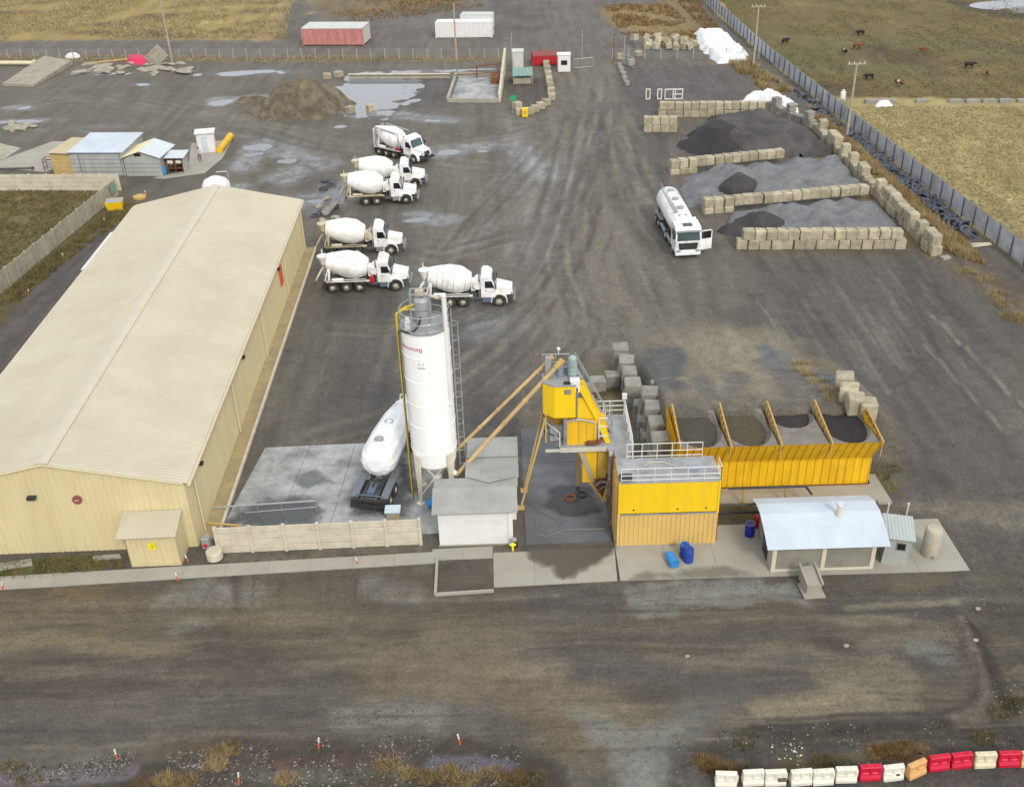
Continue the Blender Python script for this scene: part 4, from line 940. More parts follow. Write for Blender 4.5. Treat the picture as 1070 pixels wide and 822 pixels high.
# stair from the platform to the head
mb = MB()
for dy in (55.25, 55.75): mb.tube([(6.3, dy, ZP), (3.95, dy + .1, 9.3)], .06, 5); mb.tube([(6.3, dy, ZP + .95), (3.95, dy + .1, 10.2)], .03, 5)
for k in range(16):
    t_ = (k + .5) / 16; x = 6.3 - 2.35 * t_; z = ZP + 4.7 * t_; mb.box((x, 55.55, z), (.2, .5, .03))
for k in range(6):
    t_ = k / 5; x = 6.3 - 2.35 * t_; z = ZP + 4.7 * t_; mb.tube([(x, 55.25 + .1 * t_, z), (x, 55.25 + .1 * t_, z + .93)], .022, 4)
mb.build('stair', 'galv', tw)
# lower frame, chute and legs
mb = MB(); mb.bx(4.35, 5.25, 53.95, 55.2, 1.7, ZP - .12); mb.build('discharge_casing', 'yellow_bin', tw)
mb = MB(); mb.bx(5.3, 5.85, 54.0, 55.2, 1.6, ZP - .12); mb.build('discharge_casing', mat('tan_yellow', K(206, 172, 78), .6, var=.12, dirt=K(160, 120, 60), damt=.4), tw)
mb = MB(); mb.extr([(3.95, 53.9, ZP - .12), (4.35, 53.9, ZP - .12), (5.1, 53.9, 2.1), (4.95, 53.9, 1.6)], (0, .12, 0)); mb.build('raking_strut', mat('strut_cream', K(180, 172, 138), .6), tw)
mb = MB(); mb.tube([(4.85, 53.85, 1.75), (5.62, 53.7, .55)], .1, 6); mb.tube([(6.05, 53.8, 2.0), (5.75, 53.7, .55)], .1, 6); mb.box((5.7, 53.7, .5), (.35, .3, .2)); mb.build('chute_frame', 'ochre', tw)
mb = MB(); mb.lathe((5.5, 54.3, 1.9), (5.62, 54.0, .6), [(0, .55), (.8, .28), (1.35, .24)], 14); mb.build('discharge_chute', 'rust', tw)
mb = MB(); mb.tube([(5.2, 53.6, 1.7), (5.5, 53.5, 2.05), (6.1, 53.5, 1.9), (6.25, 53.3, 1.2)], .09, 8); mb.tube([(5.3, 53.55, 1.3), (5.7, 53.5, 1.65), (6.2, 53.4, 1.5)], .05, 6); mb.build('hose', mat('hose_grey', K(132, 128, 122), .7, var=.2), tw)
for x, y in ((4.2, 55.9), (6.1, 55.9), (6.25, 53.5), (7.2, 57.2), (6.95, 53.4)):
    MB().box((x, y, ZP/2 - .06), (.18, .18, ZP - .12)).build('leg', 'ochre', tw)
mb = MB(); mb.tube([(6.1, 53.1, .1), (6.1, 52.9, 4.4)], .045); mb.tube([(6.02, 52.4, .1), (6.02, 52.4, 4.5)], .04); mb.build('riser_pipe', 'rust', tw)
for y, dx in ((53.75, 0), (55.6, .25)):
    mb = MB(); mb.tube([(2.12 + dx * .2, y + .6, 6.75), (.35 + dx, y - .1, .06)], .07, 8); mb.box((.35 + dx, y - .1, .06), (.45, .45, .08)); mb.build('raking_leg', mat('leg_tan', K(206, 176, 110), .6, var=.12, dirt=K(170, 140, 90), damt=.4) if 'leg_tan' not in MATS else 'leg_tan', tw)
# screw conveyors from silo to hopper
for i, (a, b) in enumerate((((-3.75, 54.55, 2.15), (2.75, 54.9, 9.75)), ((-4.0, 55.9, 2.9), (2.2, 55.75, 9.6)))):
    A, B = Vector(a), Vector(b)
    t = thing('screw_conveyor', ('tan screw conveyor rising from the silo to the weigh hopper lid', 'thinner tan screw conveyor running behind the first up to the hopper')[i], 'conveyor', A)
    d = B - A; MB().cyl((0, 0, 0), d, .14 - .03 * i, n=14).build('tube', 'tan_tube', t)
    for k in range(5): c = d * ((k + .5) / 5); MB().cyl(c - d.normalized() * .05, c + d.normalized() * .05, .175 - .03 * i, n=14).build('flange', 'tan_tube', t)
    MB().cyl(d * 1.0, d * 1.06, .2 - .03 * i, n=14).build('motor', 'ochre', t)
    MB().cyl((0, 0, .1), (-.55, .3, .5), .16, .12).build('inlet', 'silo_white', t)
# ------------------------------------------------------------------ aggregate bins
BX0, BX1, BYF = 10.4, 23.15, 54.85
ZC, ZF, FO, BD = 2.3, 4.25, 1.15, 4.0          # crease, flare top, flare reach, depth behind the front wall
bn = thing('aggregate_bins', 'row of four yellow open aggregate bins with tall divider plates', 'aggregate bins', ((BX0 + BX1)/2, BYF, 0)); bcx = (BX0 + BX1)/2; hw = (BX1 - BX0)/2
MB().ribs((-hw, 0, .28), (2*hw, 0, 0), (0, 0, ZC - .3), (0, -1, 0), .52, .06, prof='seam').build('front_wall', mat('bin_yellow', K(252, 204, 34), .55, var=.1, scale=.8, dirt=K(204, 150, 34), damt=.4, dscale=.8, streak=True), bn)
MB().ribs((-hw, -.02, ZC + .02), (2*hw, 0, 0), (0, -FO, ZF - ZC), (0, -(ZF - ZC), -FO), .52, .06, prof='seam').build('front_flare', 'bin_yellow', bn)
MB().bx(-hw, hw, -.07, .05, ZC - .05, ZC + .03).build('stiffener', 'yellow_bin', bn)
MB().bx(-hw - .05, hw + .05, -.14, .0, .2, .3).build('base_rail', 'rust', bn)
divs = [-hw + 2*hw*k/4 for k in range(5)]
for i, x in enumerate(divs):
    q = [(x + .06, -FO - .05, ZF - .05), (x + .1, -FO - .05, ZF + .06), (x + .32, BD, ZF + .1), (x - .04, BD, ZC), (x - .04, .1, ZC)]
    dv_ = MB().extr(q, (.06, 0, 0)).build('divider', 'yellow_bin' if i == 0 else 'ochre', bn)
    for k in range(8):
        y = -FO + (BD + FO)*k/7; zt = ZF + .06 + .04*(y + FO)/(BD + FO); MB().box((x + .04 + .18*k/7, y, zt - .55), (.05, .07, 1.05)).build('rib', 'yellow_bin' if i == 0 else 'ochre', dv_)
    MB().tube([q[1], q[2]], .06, 5).build('top_rail', 'ochre', dv_)
for sx, x in ((-1, -hw), (1, hw)): MB().ribs((x + sx*.045, 0, .28), (0, BD, 0), (0, 0, ZF - .3), (sx, 0, 0), .52, .05, prof='seam').build('side_wall', 'yellow_bin', bn)
names = [('grey coarse gravel filling the bin next to the block wall', 'gravel_brown', 'bin_gravel'), ('brownish gravel filling the second bin from the block wall', mat('gravel_olive', K(86, 80, 64), .95, var=.25, scale=4, bump=.05), 'bin_gravel'), ('dark sand slumped low in the third bin from the block wall', mat('sand_wet', K(56, 53, 52), .9, var=.25, scale=3, bump=.05), 'bin_sand'), ('black sand with a scooped hollow in the bin at the far end', mat('sand_wettest', K(48, 45, 44), .9, var=.25, scale=3, bump=.05), 'bin_sand')]
for i in range(4):
    xa, xb = divs[i] + .05, divs[i+1] - .05; nn = 34; cyy = (.6, .58, .92, .6)[i]; ry_ = (.56, .54, .46, .56)[i]
    vs = []; vf = []
    for jy in range(nn):
        for jx in range(nn):
            u, v = jx/(nn-1), jy/(nn-1); x = xa + (xb - xa)*u; y = -FO + .04 + (BD + FO - .06)*v
            r2 = ((u - .5)/.52)**2 + ((v - cyy)/ry_)**2
            nz_ = float(vnoise(np.array([x + i*9.]), np.array([y]), 1.3, 33, 4)[0]) - .5
            rim = ZF - .1 - .35*v
            vs.append((x, y, rim - 1.4*max(0, 1 - r2)**.8 + .05*nz_))
            vf.append((x, y, rim - .5 + .16*nz_ + (.35*(v - .5) if i != 3 else .55*(abs(u - .55))) ))
    fs = [(jy*nn + jx, jy*nn + jx + 1, (jy+1)*nn + jx + 1, (jy+1)*nn + jx) for jy in range(nn-1) for jx in range(nn-1)]
    MB().add(vs, fs, True).build('hopper_lining', 'dust_grey', bn)
    fk = [f_ for f_ in fs if max(vf[q][2] - vs[q][2] for q in f_) > -.03]
    us = sorted(set(q for f_ in fk for q in f_)); rm_ = {q: k for k, q in enumerate(us)}
    cx_, cy_ = (xa + xb)/2, BD*.5
    mm = MB(); mm.add([(vf[q][0] - cx_, vf[q][1] - cy_, vf[q][2] - 3.0) for q in us], [tuple(rm_[q] for q in f_) for f_ in fk], True)
    tag(mm.build('aggregate_heap', names[i][1], None, loc=(bcx + cx_, BYF + cy_, 3.0)), names[i][0], 'aggregate')
    MB().bx(xa, xb, BD - .03, BD + .12, ZC, ZF - .55).build('back_wall', 'dust_grey' if i < 2 else 'gravel_dark', bn)
MB().bx(-hw, hw, .15, BD, .3, ZC - .3).build('bin_body', 'black_metal', bn)
mb = MB(); mb.tube([(-3.2, -1.9, 1.6), (1.7, -1.9, 1.6), (2.0, -2.4, 1.3)], .08); mb.build('conveyor_frame', 'black_metal', bn)
for x in (-4.9, -2.2, .5): MB().box((x, -1.85, .8), (.1, .1, 1.5)).build('conveyor_leg', 'ochre', bn)
MB().tube([(-5.0, -3.0, .55), (-.9, -3.1, .62)], .11, 8).build('conveyor_pipe', 'black_metal', bn)
# ------------------------------------------------------------------ mixer lorries (x forward)
def wheel(parent, x, y, r=.52, w=.3, rimm='rim', dual=False):
    ww = w * (2 if dual else 1); sgn = 1 if y > 0 else -1
    y0, y1 = y - ww/2, y + ww/2
    o = MB().lathe((x, y0, r), (x, y1, r), [(0, r*.62), (.0, r*.9), (ww*.12, r), (ww*.88, r), (ww, r*.9), (ww, r*.62)], 20).build('wheel', 'rubber', parent)
    ye = y1 if sgn > 0 else y0
    MB().lathe((x, ye - sgn*.1, r), (x, ye + sgn*.03, r), [(0, r*.64), (.1, r*.6), (.1, r*.34), (.15, r*.22), (.16, 0)], 16).build('rim', rimm, o)
    return o
def make_mixer(name, label, axles, drum_m='truck_drum', sub_m='truck_white', wheel_m='rim', base_m='chassis', variant=0):
    t = thing(name, label, 'mixer truck', (0, 0, 0), 0, 'concrete mixer trucks in the yard')
    for y in (-1.02, 1.02): wheel(t, 2.85, y, .54, .32, wheel_m)
    for x in axles:
        for y in (-.92, .92): wheel(t, x, y, .52, .27, wheel_m, True)
    mb = MB(); mb.bx(-3.7, 3.9, -.45, -.33, .75, 1.02); mb.bx(-3.7, 3.9, .33, .45, .75, 1.02)
    for x in (-3.6, -2.2, -.8, .6, 1.8, 3.2): mb.bx(x, x + .14, -.4, .4, .78, .98)
    for x in list(axles) + [2.85]: mb.cyl((x, -.9, .52), (x, .9, .52), .09, n=8)
    mb.build('chassis', 'chassis', t)
    # cab
    mb = MB(); mb.extr([(1.25, -1.12, .95), (2.55, -1.12, .95), (2.62, -1.12, 1.75), (2.25, -1.12, 2.72), (2.1, -1.12, 2.9), (1.3, -1.12, 2.9), (1.25, -1.12, 2.8)], (0, 2.24, 0)); cab = mb.build('cab', sub_m, t)
    MB().extr([(2.635, -.98, 1.82), (2.635, .98, 1.82), (2.29, .9, 2.68), (2.29, -.9, 2.68)], (.012, 0, .004)).build('windshield', 'glass', cab)
    for s in (-1, 1):
        mb = MB(); mb.extr([(1.62, s*1.125, 1.85), (2.45, s*1.125, 1.85), (2.22, s*1.125, 2.5), (1.62, s*1.125, 2.5)], (0, s*.01, 0)); mb.build('side_window', 'dark_glass', cab)
        mb = MB(); mb.extr([(1.55, s*1.121, 1.0), (2.45, s*1.121, 1.0), (2.5, s*1.121, 1.78), (1.55, s*1.121, 1.78)], (0, s*.006, 0)); dr = mb.build('door', sub_m, cab); MB().box((1.7, s*1.14, 1.6), (.16, .03, .05)).build('handle', 'black_metal', dr)
        mb = MB(); mb.box((2.6, s*1.36, 2.1), (.1, .2, .42)); mb.tube([(2.5, s*1.1, 2.3), (2.6, s*1.34, 2.3)], .02, 4); mb.build('mirror', 'black_metal', cab)
        mb = MB(); mb.box((1.95, s*1.02, .72), (1.1, .22, .5), c2=.03); mb.build('fuel_tank', 'chassis_blue' if base_m == 'blue' else 'grey_metal', t)
    mb = MB(); mb.extr([(1.35, -.8, 2.9), (2.15, -.8, 2.9), (1.9, -.7, 3.12), (1.4, -.7, 3.12)], (0, 1.6, 0)); mb.build('roof_fairing', sub_m, cab)
    mb = MB(); mb.add([(2.58,-.98,1.0),(2.58,.98,1.0),(2.62,.98,1.85),(2.62,-.98,1.85),(4.12,-.72,1.05),(4.12,.72,1.05),(4.02,.66,1.62),(4.02,-.66,1.62)], [(0,3,2,1),(4,5,6,7),(3,7,6,2),(0,4,7,3),(1,2,6,5),(0,1,5,4)]); hd = mb.build('hood', sub_m, t)
    MB().extr([(4.13, -.5, 1.05), (4.13, .5, 1.05), (4.06, .46, 1.52), (4.06, -.46, 1.52)], (.02, 0, 0)).build('grille', 'black_metal' if variant == 2 else 'grey_metal', hd)
    for s in (-1, 1):
        mb = MB(); q = [(2.85 + .68*math.cos(rad(a)), s*.8, .56 + .68*math.sin(rad(a))) for a in range(-10, 191, 20)] + [(2.85 + .74*math.cos(rad(a)), s*.8, .56 + .8*math.sin(rad(a))) for a in range(190, -11, -20)]
        n = len(q)//2
        for k in range(n - 1):
            mb.extr([q[k], q[k+1], q[2*n-2-k], q[2*n-1-k]], (0, s*.42, 0))
        mb.build('mudguard', sub_m, t)
        MB().box((4.02, s*.8, 1.2), (.14, .24, .22), c2=.03).build('headlight', 'galv', t)
    MB().box((4.2, 0, .72), (.22, 2.2, .34), c2=.05).build('bumper', 'grey_metal' if variant != 2 else 'black_metal', t)
    MB().cyl((1.1, -.75, .9), (1.1, -.75, 3.0), .07, n=10).build('exhaust', 'grey_metal', t)
    # drum: axis climbs to the rear
    A, B = Vector((.35, 0, 2.05)), Vector((-3.45, 0, 2.72)); Ln = (B - A).length
    dr = MB().lathe(A, B, [(0, .0), (0, .66), (.12, .84), (.85, 1.2), (1.05, 1.25), (1.9, 1.26), (2.1, 1.24), (2.9, 1.04), (3.55, .82), (Ln, .74), (Ln, .0)], 28).build('drum', drum_m, t)
    mb = MB()
    for tt, r in ((.12, .845), (1.0, 1.245), (1.98, 1.255), (3.4, .875)): mb.lathe(A + (B - A).normalized() * (tt - .03), B, [(0, r), (0, r + .012), (.05, r + .012), (.05, r)], 28)
    mb.build('drum_band', 'truck_drum', dr)
    MB().box((.55, 0, 1.75), (.4, 1.0, .9)).cyl((.25, 0, 2.07), (.6, 0, 2.0), .32).build('drive_pedestal', sub_m if variant != 1 else 'truck_cream', t)
    ped = 'truck_cream' if variant in (1, 3) else 'truck_white'
    for s in (-1, 1):
        mb = MB(); mb.bx(-3.55, .5, s*.98 - .1, s*.98 + .1, 1.02, 1.14); mb.build('deck_rail', ped, t)
        mb = MB(); mb.tube([(-3.3, s*.85, 1.0), (-3.15, s*.62, 2.6)], .11, 6); mb.tube([(-3.7, s*.7, 1.0), (-3.2, s*.6, 2.5)], .07, 5); mb.build('rear_pedestal', ped, t)
        mb = MB(); mb.tube([(-2.95, s*1.02, 1.28), (-1.9, s*1.02, 1.28)], .15, 8); mb.build('toolbox', ped, t)
        if axles:
            mb = MB(); mb.bx(min(axles) - .55, max(axles) + .55, s*.92 - .28, s*.92 + .28, 1.1, 1.14); mb.build('fender', ped, t)
    mb = MB(); mb.lathe((-3.78, 0, 3.3), (-3.72, 0, 2.3), [(0, .5), (.05, .52), (.6, .3), (.85, .26), (.85, .2), (.05, .44)], 14); mb.build('charge_hopper', ped, t)
    mb = MB()
    q = []
    for k in range(7): q.append(((-3.85 - .0), .42*math.sin(rad(-90 + 30*k)), 2.2 - .3*math.cos(rad(-90 + 30*k))))
    for a, b in zip(q, q[1:]): mb.extr([a, b, (b[0] - .75, b[1]*.75, b[2] - 1.15), (a[0] - .75, a[1]*.75, a[2] - 1.15)], (.04, 0, .03))
    mb.build('chute', ped, t)
    mb = MB(); mb.tube([(-3.95, .75, .9), (-3.95, .75, 3.5)], .03, 4); mb.tube([(-3.95, 1.05, .9), (-3.95, 1.05, 3.5)], .03, 4)
    for k in range(8): mb.tube([(-3.95, .75, 1.0 + k*.33), (-3.95, 1.05, 1.0 + k*.33)], .02, 4)
    mb.tube([(-3.4, .8, 3.0), (-4.0, .9, 3.0)], .04, 4); mb.build('ladder', ped, t)
    MB().box((-3.85, 0, .72), (.12, 2.2, .22)).build('rear_bumper', 'chassis', t)
    for s in (-1, 1):
        MB().box((min(axles) - .62, s*.92, .62), (.03, .56, .75)).build('mudflap', 'rubber', t)
        MB().cyl((.55, s*.8, .72), (1.25, s*.8, .72), .17, n=12).build('air_tank', 'chassis', t)
    MB().bx(-3.4, .2, -.3, .3, 1.05, 1.3).build('sub_frame', 'chassis', t)
    mb = MB(); mb.cyl((.95, -.85, 1.95), (.95, .85, 1.95), .36, n=16); mb.build('water_tank', 'truck_white' if variant != 1 else 'truck_cream', t)
    return t, dr, cab
def place(o, fr, rear, label=None):
    """front and rear centre on the ground"""
    f = Vector(fr); r = Vector(rear); c = (f + r)/2; d = f - r
    o.location = (c.x, c.y, 0); o.rotation_euler = (0, 0, math.atan2(d.y, d.x))
    if label: o['label'] = label
AX3, AX2 = (-2.95, -1.7, -.45), (-1.55, -.35)
def off(px, dy): p = P(*px); return (p.x, p.y + dy)
m4, dr4, cab4 = make_mixer('mixer_truck', 'white mixer truck with red and green lettering on its drum and three rear axles', AX3, variant=0, base_m='blue')
place(m4, off((431, 303), 1.0), off((333, 306), 1.0))
# lettering on that drum
A, B = Vector((.35, 0, 2.05)), Vector((-3.45, 0, 2.72)); axd = (B - A).normalized()
v, fcs = text_mesh('HORMIGONES', .3); out = []; side = axd.cross(Vector((0, 0, 1))).normalized(); upv = side.cross(axd)
def on_drum(x, y, tc, az, R):
    a = az + y / R
    return A + axd * (tc - x) + (Vector((0, -1, 0)) * math.cos(a) + (upv if upv.z > 0 else -upv) * math.sin(a)) * R
def drum_r(tt):
    pr = [(0, .66), (.12, .84), (.85, 1.2), (1.05, 1.25), (1.9, 1.26), (2.1, 1.24), (2.9, 1.04), (3.55, .82), (4, .74)]
    for (a, ra), (b, rb) in zip(pr, pr[1:]):
        if a <= tt <= b: return ra + (rb - ra)*(tt - a)/(b - a)
    return .7
out = [on_drum(x, y, 2.15, rad(48), drum_r(min(3.9, max(.1, 2.15 - x))) + .015) for x, y, _ in v]
lm = MB(); lm.add(out, fcs)
for k, f_ in enumerate(lm.f):
    xs_ = sum(v[i][0] for i in fcs[k]) / len(fcs[k]); lm.mi[k] = 0 if xs_ < -.1 else 1
lm.cur = 1
lm.build('lettering', [mat('letter_pink', K(226, 160, 170), .5), mat('letter_green', K(150, 196, 184), .5)], dr4)
mb = MB(); q = [(.34*math.cos(rad(a)), .26*math.sin(rad(a))) for a in range(150, 391, 20)]
for (x0, y0), (x1, y1) in zip(q, q[1:]):
    mb.add([on_drum(x0 + .75, y0 - .1, 2.15, rad(36), 1.272), on_drum(x1 + .75, y1 - .1, 2.15, rad(36), 1.272), on_drum(x1*.8 + .75, y1*.8 - .1, 2.15, rad(36), 1.272), on_drum(x0*.8 + .75, y0*.8 - .1, 2.15, rad(36), 1.272)], [(0, 1, 2, 3), (3, 2, 1, 0)])
mb.build('emblem', 'letter_green', dr4)
mb = MB()
for k in range(9):
    a = rad(40 * k); mb.box((1.65 + .2*math.cos(a), .42*math.sin(a), 3.13), (.1, .16, .01), rz=a)
mb.build('roof_marking', 'letter_pink', cab4)
mb = MB(); mb.box((.72, -1.02, 1.25), (.42, .3, .5)); mb.build('red_box', 'red_paint', m4)
m5, dr5, cab5 = make_mixer('mixer_truck', 'white mixer truck with two rear axles and ribbed drum, parked just beyond the silo top', AX2, variant=0, base_m='blue')
place(m5, off((537, 320), 1.1), off((441, 322), 1.1))
mb = MB()
for k in range(6): 
    tt = .5 + .5*k; r = drum_r(tt); mb.lathe(A + axd*(tt - .02), B, [(0, r), (0, r + .012), (.05, r + .012), (.05, r)], 28)
mb.build('drum_band', 'galv', dr5)
m3, dr3, cab3 = make_mixer('mixer_truck', 'dusty cream framed mixer truck with three rear axles beside the warehouse corner', AX3, variant=1)
place(m3, off((424, 266), 1.1), off((333, 270), 1.1))
m2, dr2, cab2 = make_mixer('mixer_truck', 'mixer truck with cream wheels standing close in front of a twin truck', AX2, variant=3, wheel_m='rim')
place(m2, off((438, 213), 1.1), off((357, 216), 1.1))
m2b = dup(m2, (0, 0, 0), 0, 'white mixer truck half hidden behind the cream wheeled mixer truck')
place(m2b, off((449, 196), 1.2), off((366, 200), 1.2))
m1, dr1, cab1 = make_mixer('mixer_truck', 'angled mixer truck with drum frame and red box, last of the parked mixers', AX3, variant=2)
c1 = P(419, 166); m1.location = (c1.x + .2, c1.y + .6, 0); m1.rotation_euler = (0, 0, rad(-38))
mb = MB(); mb.tube([(.4, -1.0, 3.2), (-3.4, -.95, 3.5), (-3.7, -.9, 1.2)], .08, 5); mb.tube([(.4, -1.0, 3.2), (.4, -1.0, 1.1)], .06, 5); mb.tube([(.4, 1.0, 3.2), (-3.4, .95, 3.5), (-3.7, .9, 1.2)], .08, 5); mb.build('drum_frame', 'galv', m1)
mb = MB(); mb.box((-3.95, -.6, 2.0), (.15, .5, 2.4)); mb.build('rear_panel', 'white_paint', m1)
mb = MB(); mb.box((.3, -1.1, 1.35), (.7, .12, .3)); mb.build('red_box', 'red_paint', m1)
# ------------------------------------------------------------------ cab-over bulk tanker (x forward)
tk = thing('bulk_tanker_truck', 'white cab-over bulk tanker truck with its cab door swung open', 'tanker truck', (0, 0, 0))
for x in (4.2,):
    for y in (-1.05, 1.05): wheel(tk, x, y, .5, .32)
for x in (-3.9, -2.6, 2.2, 3.0)[:3] + (.8,):
    for y in (-.95, .95): wheel(tk, x, y, .5, .3, 'rim', x < 2)
MB().bx(-5.4, 5.2, -.45, -.3, .7, .98).bx(-5.4, 5.2, .3, .45, .7, .98).bx(-5.3, 3.2, -.4, .4, .8, .9).build('chassis', 'chassis', tk)
mb = MB(); mb.extr([(3.5, -1.24, .75), (5.6, -1.24, .6), (5.72, -1.24, 1.75), (5.5, -1.24, 2.8), (5.2, -1.24, 3.08), (3.6, -1.24, 3.18), (3.5, -1.24, 3.0)], (0, 2.48, 0)); tcab = mb.build('cab', 'truck_white', tk)
MB().extr([(5.735, -1.12, 1.85), (5.735, 1.12, 1.85), (5.545, 1.05, 2.75), (5.545, -1.05, 2.75)], (.012, 0, .003)).build('windshield', 'glass', tcab)
MB().extr([(5.7, -.85, .95), (5.7, .85, .95), (5.745, .95, 1.62), (5.745, -.95, 1.62)], (.02, 0, 0)).build('grille', 'black_metal', tcab)
mb = MB()
for z in (1.05, 1.18, 1.31, 1.44): mb.box((5.745, 0, z), (.02, 1.75, .03))
mb.build('grille_bar', 'chassis', tcab)
MB().extr([(5.62, -1.15, 2.82), (5.62, 1.15, 2.82), (5.85, 1.1, 2.74), (5.85, -1.1, 2.74)], (0, 0, .05)).build('sun_visor', 'grey_metal', tcab)
MB().box((4.75, 0, 3.13), (.7, .9, .06)).build('roof_hatch', 'dark_glass', tcab)
MB().extr([(3.6, -1.0, 3.16), (4.3, -1.0, 3.12), (3.75, -.95, 3.42), (3.6, -.95, 3.42)], (0, 2.0, 0)).build('roof_fairing', 'truck_white', tcab)
MB().box((5.66, 0, .55), (.3, 2.46, .4), c2=.06).build('bumper', 'truck_white', tk)
for s in (-1, 1):
    MB().box((5.78, s*.95, .82), (.1, .42, .2), c2=.02).build('headlight', 'galv', tk)
    MB().box((5.5, s*1.42, 2.3), (.14, .22, .6), c2=.03).build('mirror', 'black_metal', tcab)
    MB().extr([(4.0, s*1.25, 1.9), (5.4, s*1.25, 1.9), (5.3, s*1.25, 2.65), (4.0, s*1.25, 2.65)], (0, s*.01, 0)).build('side_window', 'dark_glass', tcab)
# open door on the driver's side (towards +y, hinged at the front)
dd = Matrix.Translation((5.45, 1.26, 0)) @ Matrix.Rotation(rad(-78), 4, 'Z')
mb = MB(); mb.M = dd; mb.bx(-1.15, 0, -.04, .04, .75, 1.85); mb.bx(-1.15, -1.05, -.04, .04, 1.85, 2.7); mb.bx(-.1, 0, -.04, .04, 1.85, 2.7); mb.bx(-1.15, 0, -.04, .04, 2.62, 2.7); od = mb.build('door', 'truck_white', tcab)
mb = MB(); mb.M = dd; mb.bx(-1.05, -.1, -.012, .012, 1.85, 2.62); mb.build('door_window', 'dark_glass', od)
A2, B2 = Vector((3.0, 0, 2.35)), Vector((-5.2, 0, 2.55))
mb = MB(); mb.lathe(A2, B2, [(0, 0), (0, .55), (.3, 1.0), (.8, 1.2), (2.5, 1.24), (7.2, 1.22), (7.8, 1.0), (8.2, .55), (8.2, 0)], 32); tank = mb.build('tank', 'truck_white', tk)
for x in (1.6, -.8, -3.2):
    mb = MB(); mb.cyl((x, 0, 3.5), (x, 0, 3.72), .3, n=16); mb.cyl((x, 0, 3.72), (x, 0, 3.78), .36, n=16); mb.build('manhole', 'galv', tank)
mb = MB(); mb.bx(-4.4, 2.4, -.72, -.38, 3.5, 3.56); mb.tube([(-4.4, -.75, 4.1), (2.4, -.75, 4.1)], .03)
for k in range(6): mb.tube([(-4.4 + 6.8*k/5, -.75, 3.5), (-4.4 + 6.8*k/5, -.75, 4.1)], .025, 4)
mb.build('walkway', 'galv', tank)
MB().extr([(2.94, -.5, 2.2), (2.94, .5, 2.2), (2.6, .42, 3.32), (2.6, -.42, 3.32)], (.12, 0, .05)).build('front_panel', mat('panel_grey', K(120, 128, 138), .5), tank)
for x in (1.2, -1.4, -4.2):
    mb = MB(); mb.box((x, 0, 1.3), (.25, 1.9, .8)); mb.build('saddle', 'chassis', tk)
mb = MB()
for s in (-1, 1): mb.tube([(3.0, s*1.1, .7), (-1.8, s*1.1, .7)], .2, 8); mb.bx(-4.8, -1.8, s*.95 - .3, s*.95 + .3, 1.06, 1.1)
mb.build('side_tank', 'grey_metal', tk)
place(tk, (17.45, 92.3), (16.75, 104.1))
# ------------------------------------------------------------------ tanker trailer backed up to the silo (x towards its tank end)
tt_ = thing('tanker_trailer', 'white tapered cement tanker trailer on dark chassis parked beside the silo', 'tanker trailer', (-9.45, 53.6, 0), rad(79))
mb = MB(); mb.bx(0, 9.6, -.55, -.4, .85, 1.15); mb.bx(0, 9.6, .4, .55, .85, 1.15)
for x in (.1, 1.0, 2.2, 4.5, 7.0, 9.2): mb.bx(x, x + .15, -.5, .5, .9, 1.1)
mb.bx(.4, 2.0, -.5, .5, 1.1, 1.14); mb.build('chassis', 'chassis', tt_)
mb = MB(); mb.bx(-.12, .12, -1.22, 1.22, .45, .75); mb.bx(-.02, .18, -1.2, 1.2, .85, 1.05); mb.build('rear_bumper', 'black_metal', tt_)
for s in (-1, 1):
    mb = MB(); mb.extr([(.2, s*.75, 1.15), (1.1, s*.75, 1.28), (2.6, s*.75, 1.28), (2.6, s*.75, 1.22), (.2, s*.75, 1.08)], (0, s*.5, 0)); mb.build('mudguard', 'chassis_blue' if False else mat('fender_grey', K(112, 118, 126), .6, var=.12) if 'fender_grey' not in MATS else 'fender_grey', tt_)
    mb = MB(); mb.tube([(2.4, s*.42, 2.9), (2.2, s*.42, 1.15)], .07, 6); mb.tube([(2.2, s*.42, 1.3), (.9, s*.42, 1.15)], .05, 5); mb.build('tank_support', 'black_metal', tt_)
    for x in (.9, 2.1, 7.6): wheel(tt_, x, s*.92, .5, .28, 'rim', True)
mb = MB(); mb.tube([(.3, -.95, 1.2), (.3, .95, 1.2)], .05); mb.tube([(.5, -.15, 1.2), (1.4, -.15, 1.3)], .07); mb.tube([(.5, .2, 1.2), (1.6, .22, 1.3)], .07); mb.box((.8, .0, 1.22), (.6, .35, .16)); mb.build('valve_pipe', 'rust' if False else 'chassis_blue', tt_)
mb = MB(); A3, B3 = Vector((2.0, 0, 2.35)), Vector((10.0, 0, 2.5))
mb.lathe(A3, B3, [(0, 0), (0, .5), (.2, .95), (.5, 1.16), (1.0, 1.24), (3.2, 1.2), (5.4, 1.02), (7.0, .72), (7.8, .42), (7.9, 0)], 12, smooth=False); tnk = mb.build('tank', mat('tank_white', (.8, .82, .84), .6, var=.05, dirt=K(196, 202, 204), damt=.35), tt_)
mb = MB(); mb.add([(3.0, -.55, 1.55), (7.6, -.5, 1.55), (7.0, -.2, .8), (3.8, -.2, .8), (3.0, .55, 1.55), (7.6, .5, 1.55), (7.0, .2, .8), (3.8, .2, .8)], [(0,1,2,3),(7,6,5,4),(3,2,6,7),(0,3,7,4),(1,5,6,2)]); mb.build('discharge_cone', 'tank_white', tt_)
for x in (3.3, 5.6, 7.8):
    mb = MB(); zz_ = 3.56 - max(0, x - 4.5)*.13; mb.lathe((x, 0, zz_), (x, 0, 4), [(0, .3), (.16, .3), (.16, .24), (.1, .2), (.1, 0)], 16); mb.build('manhole', 'galv', tnk)
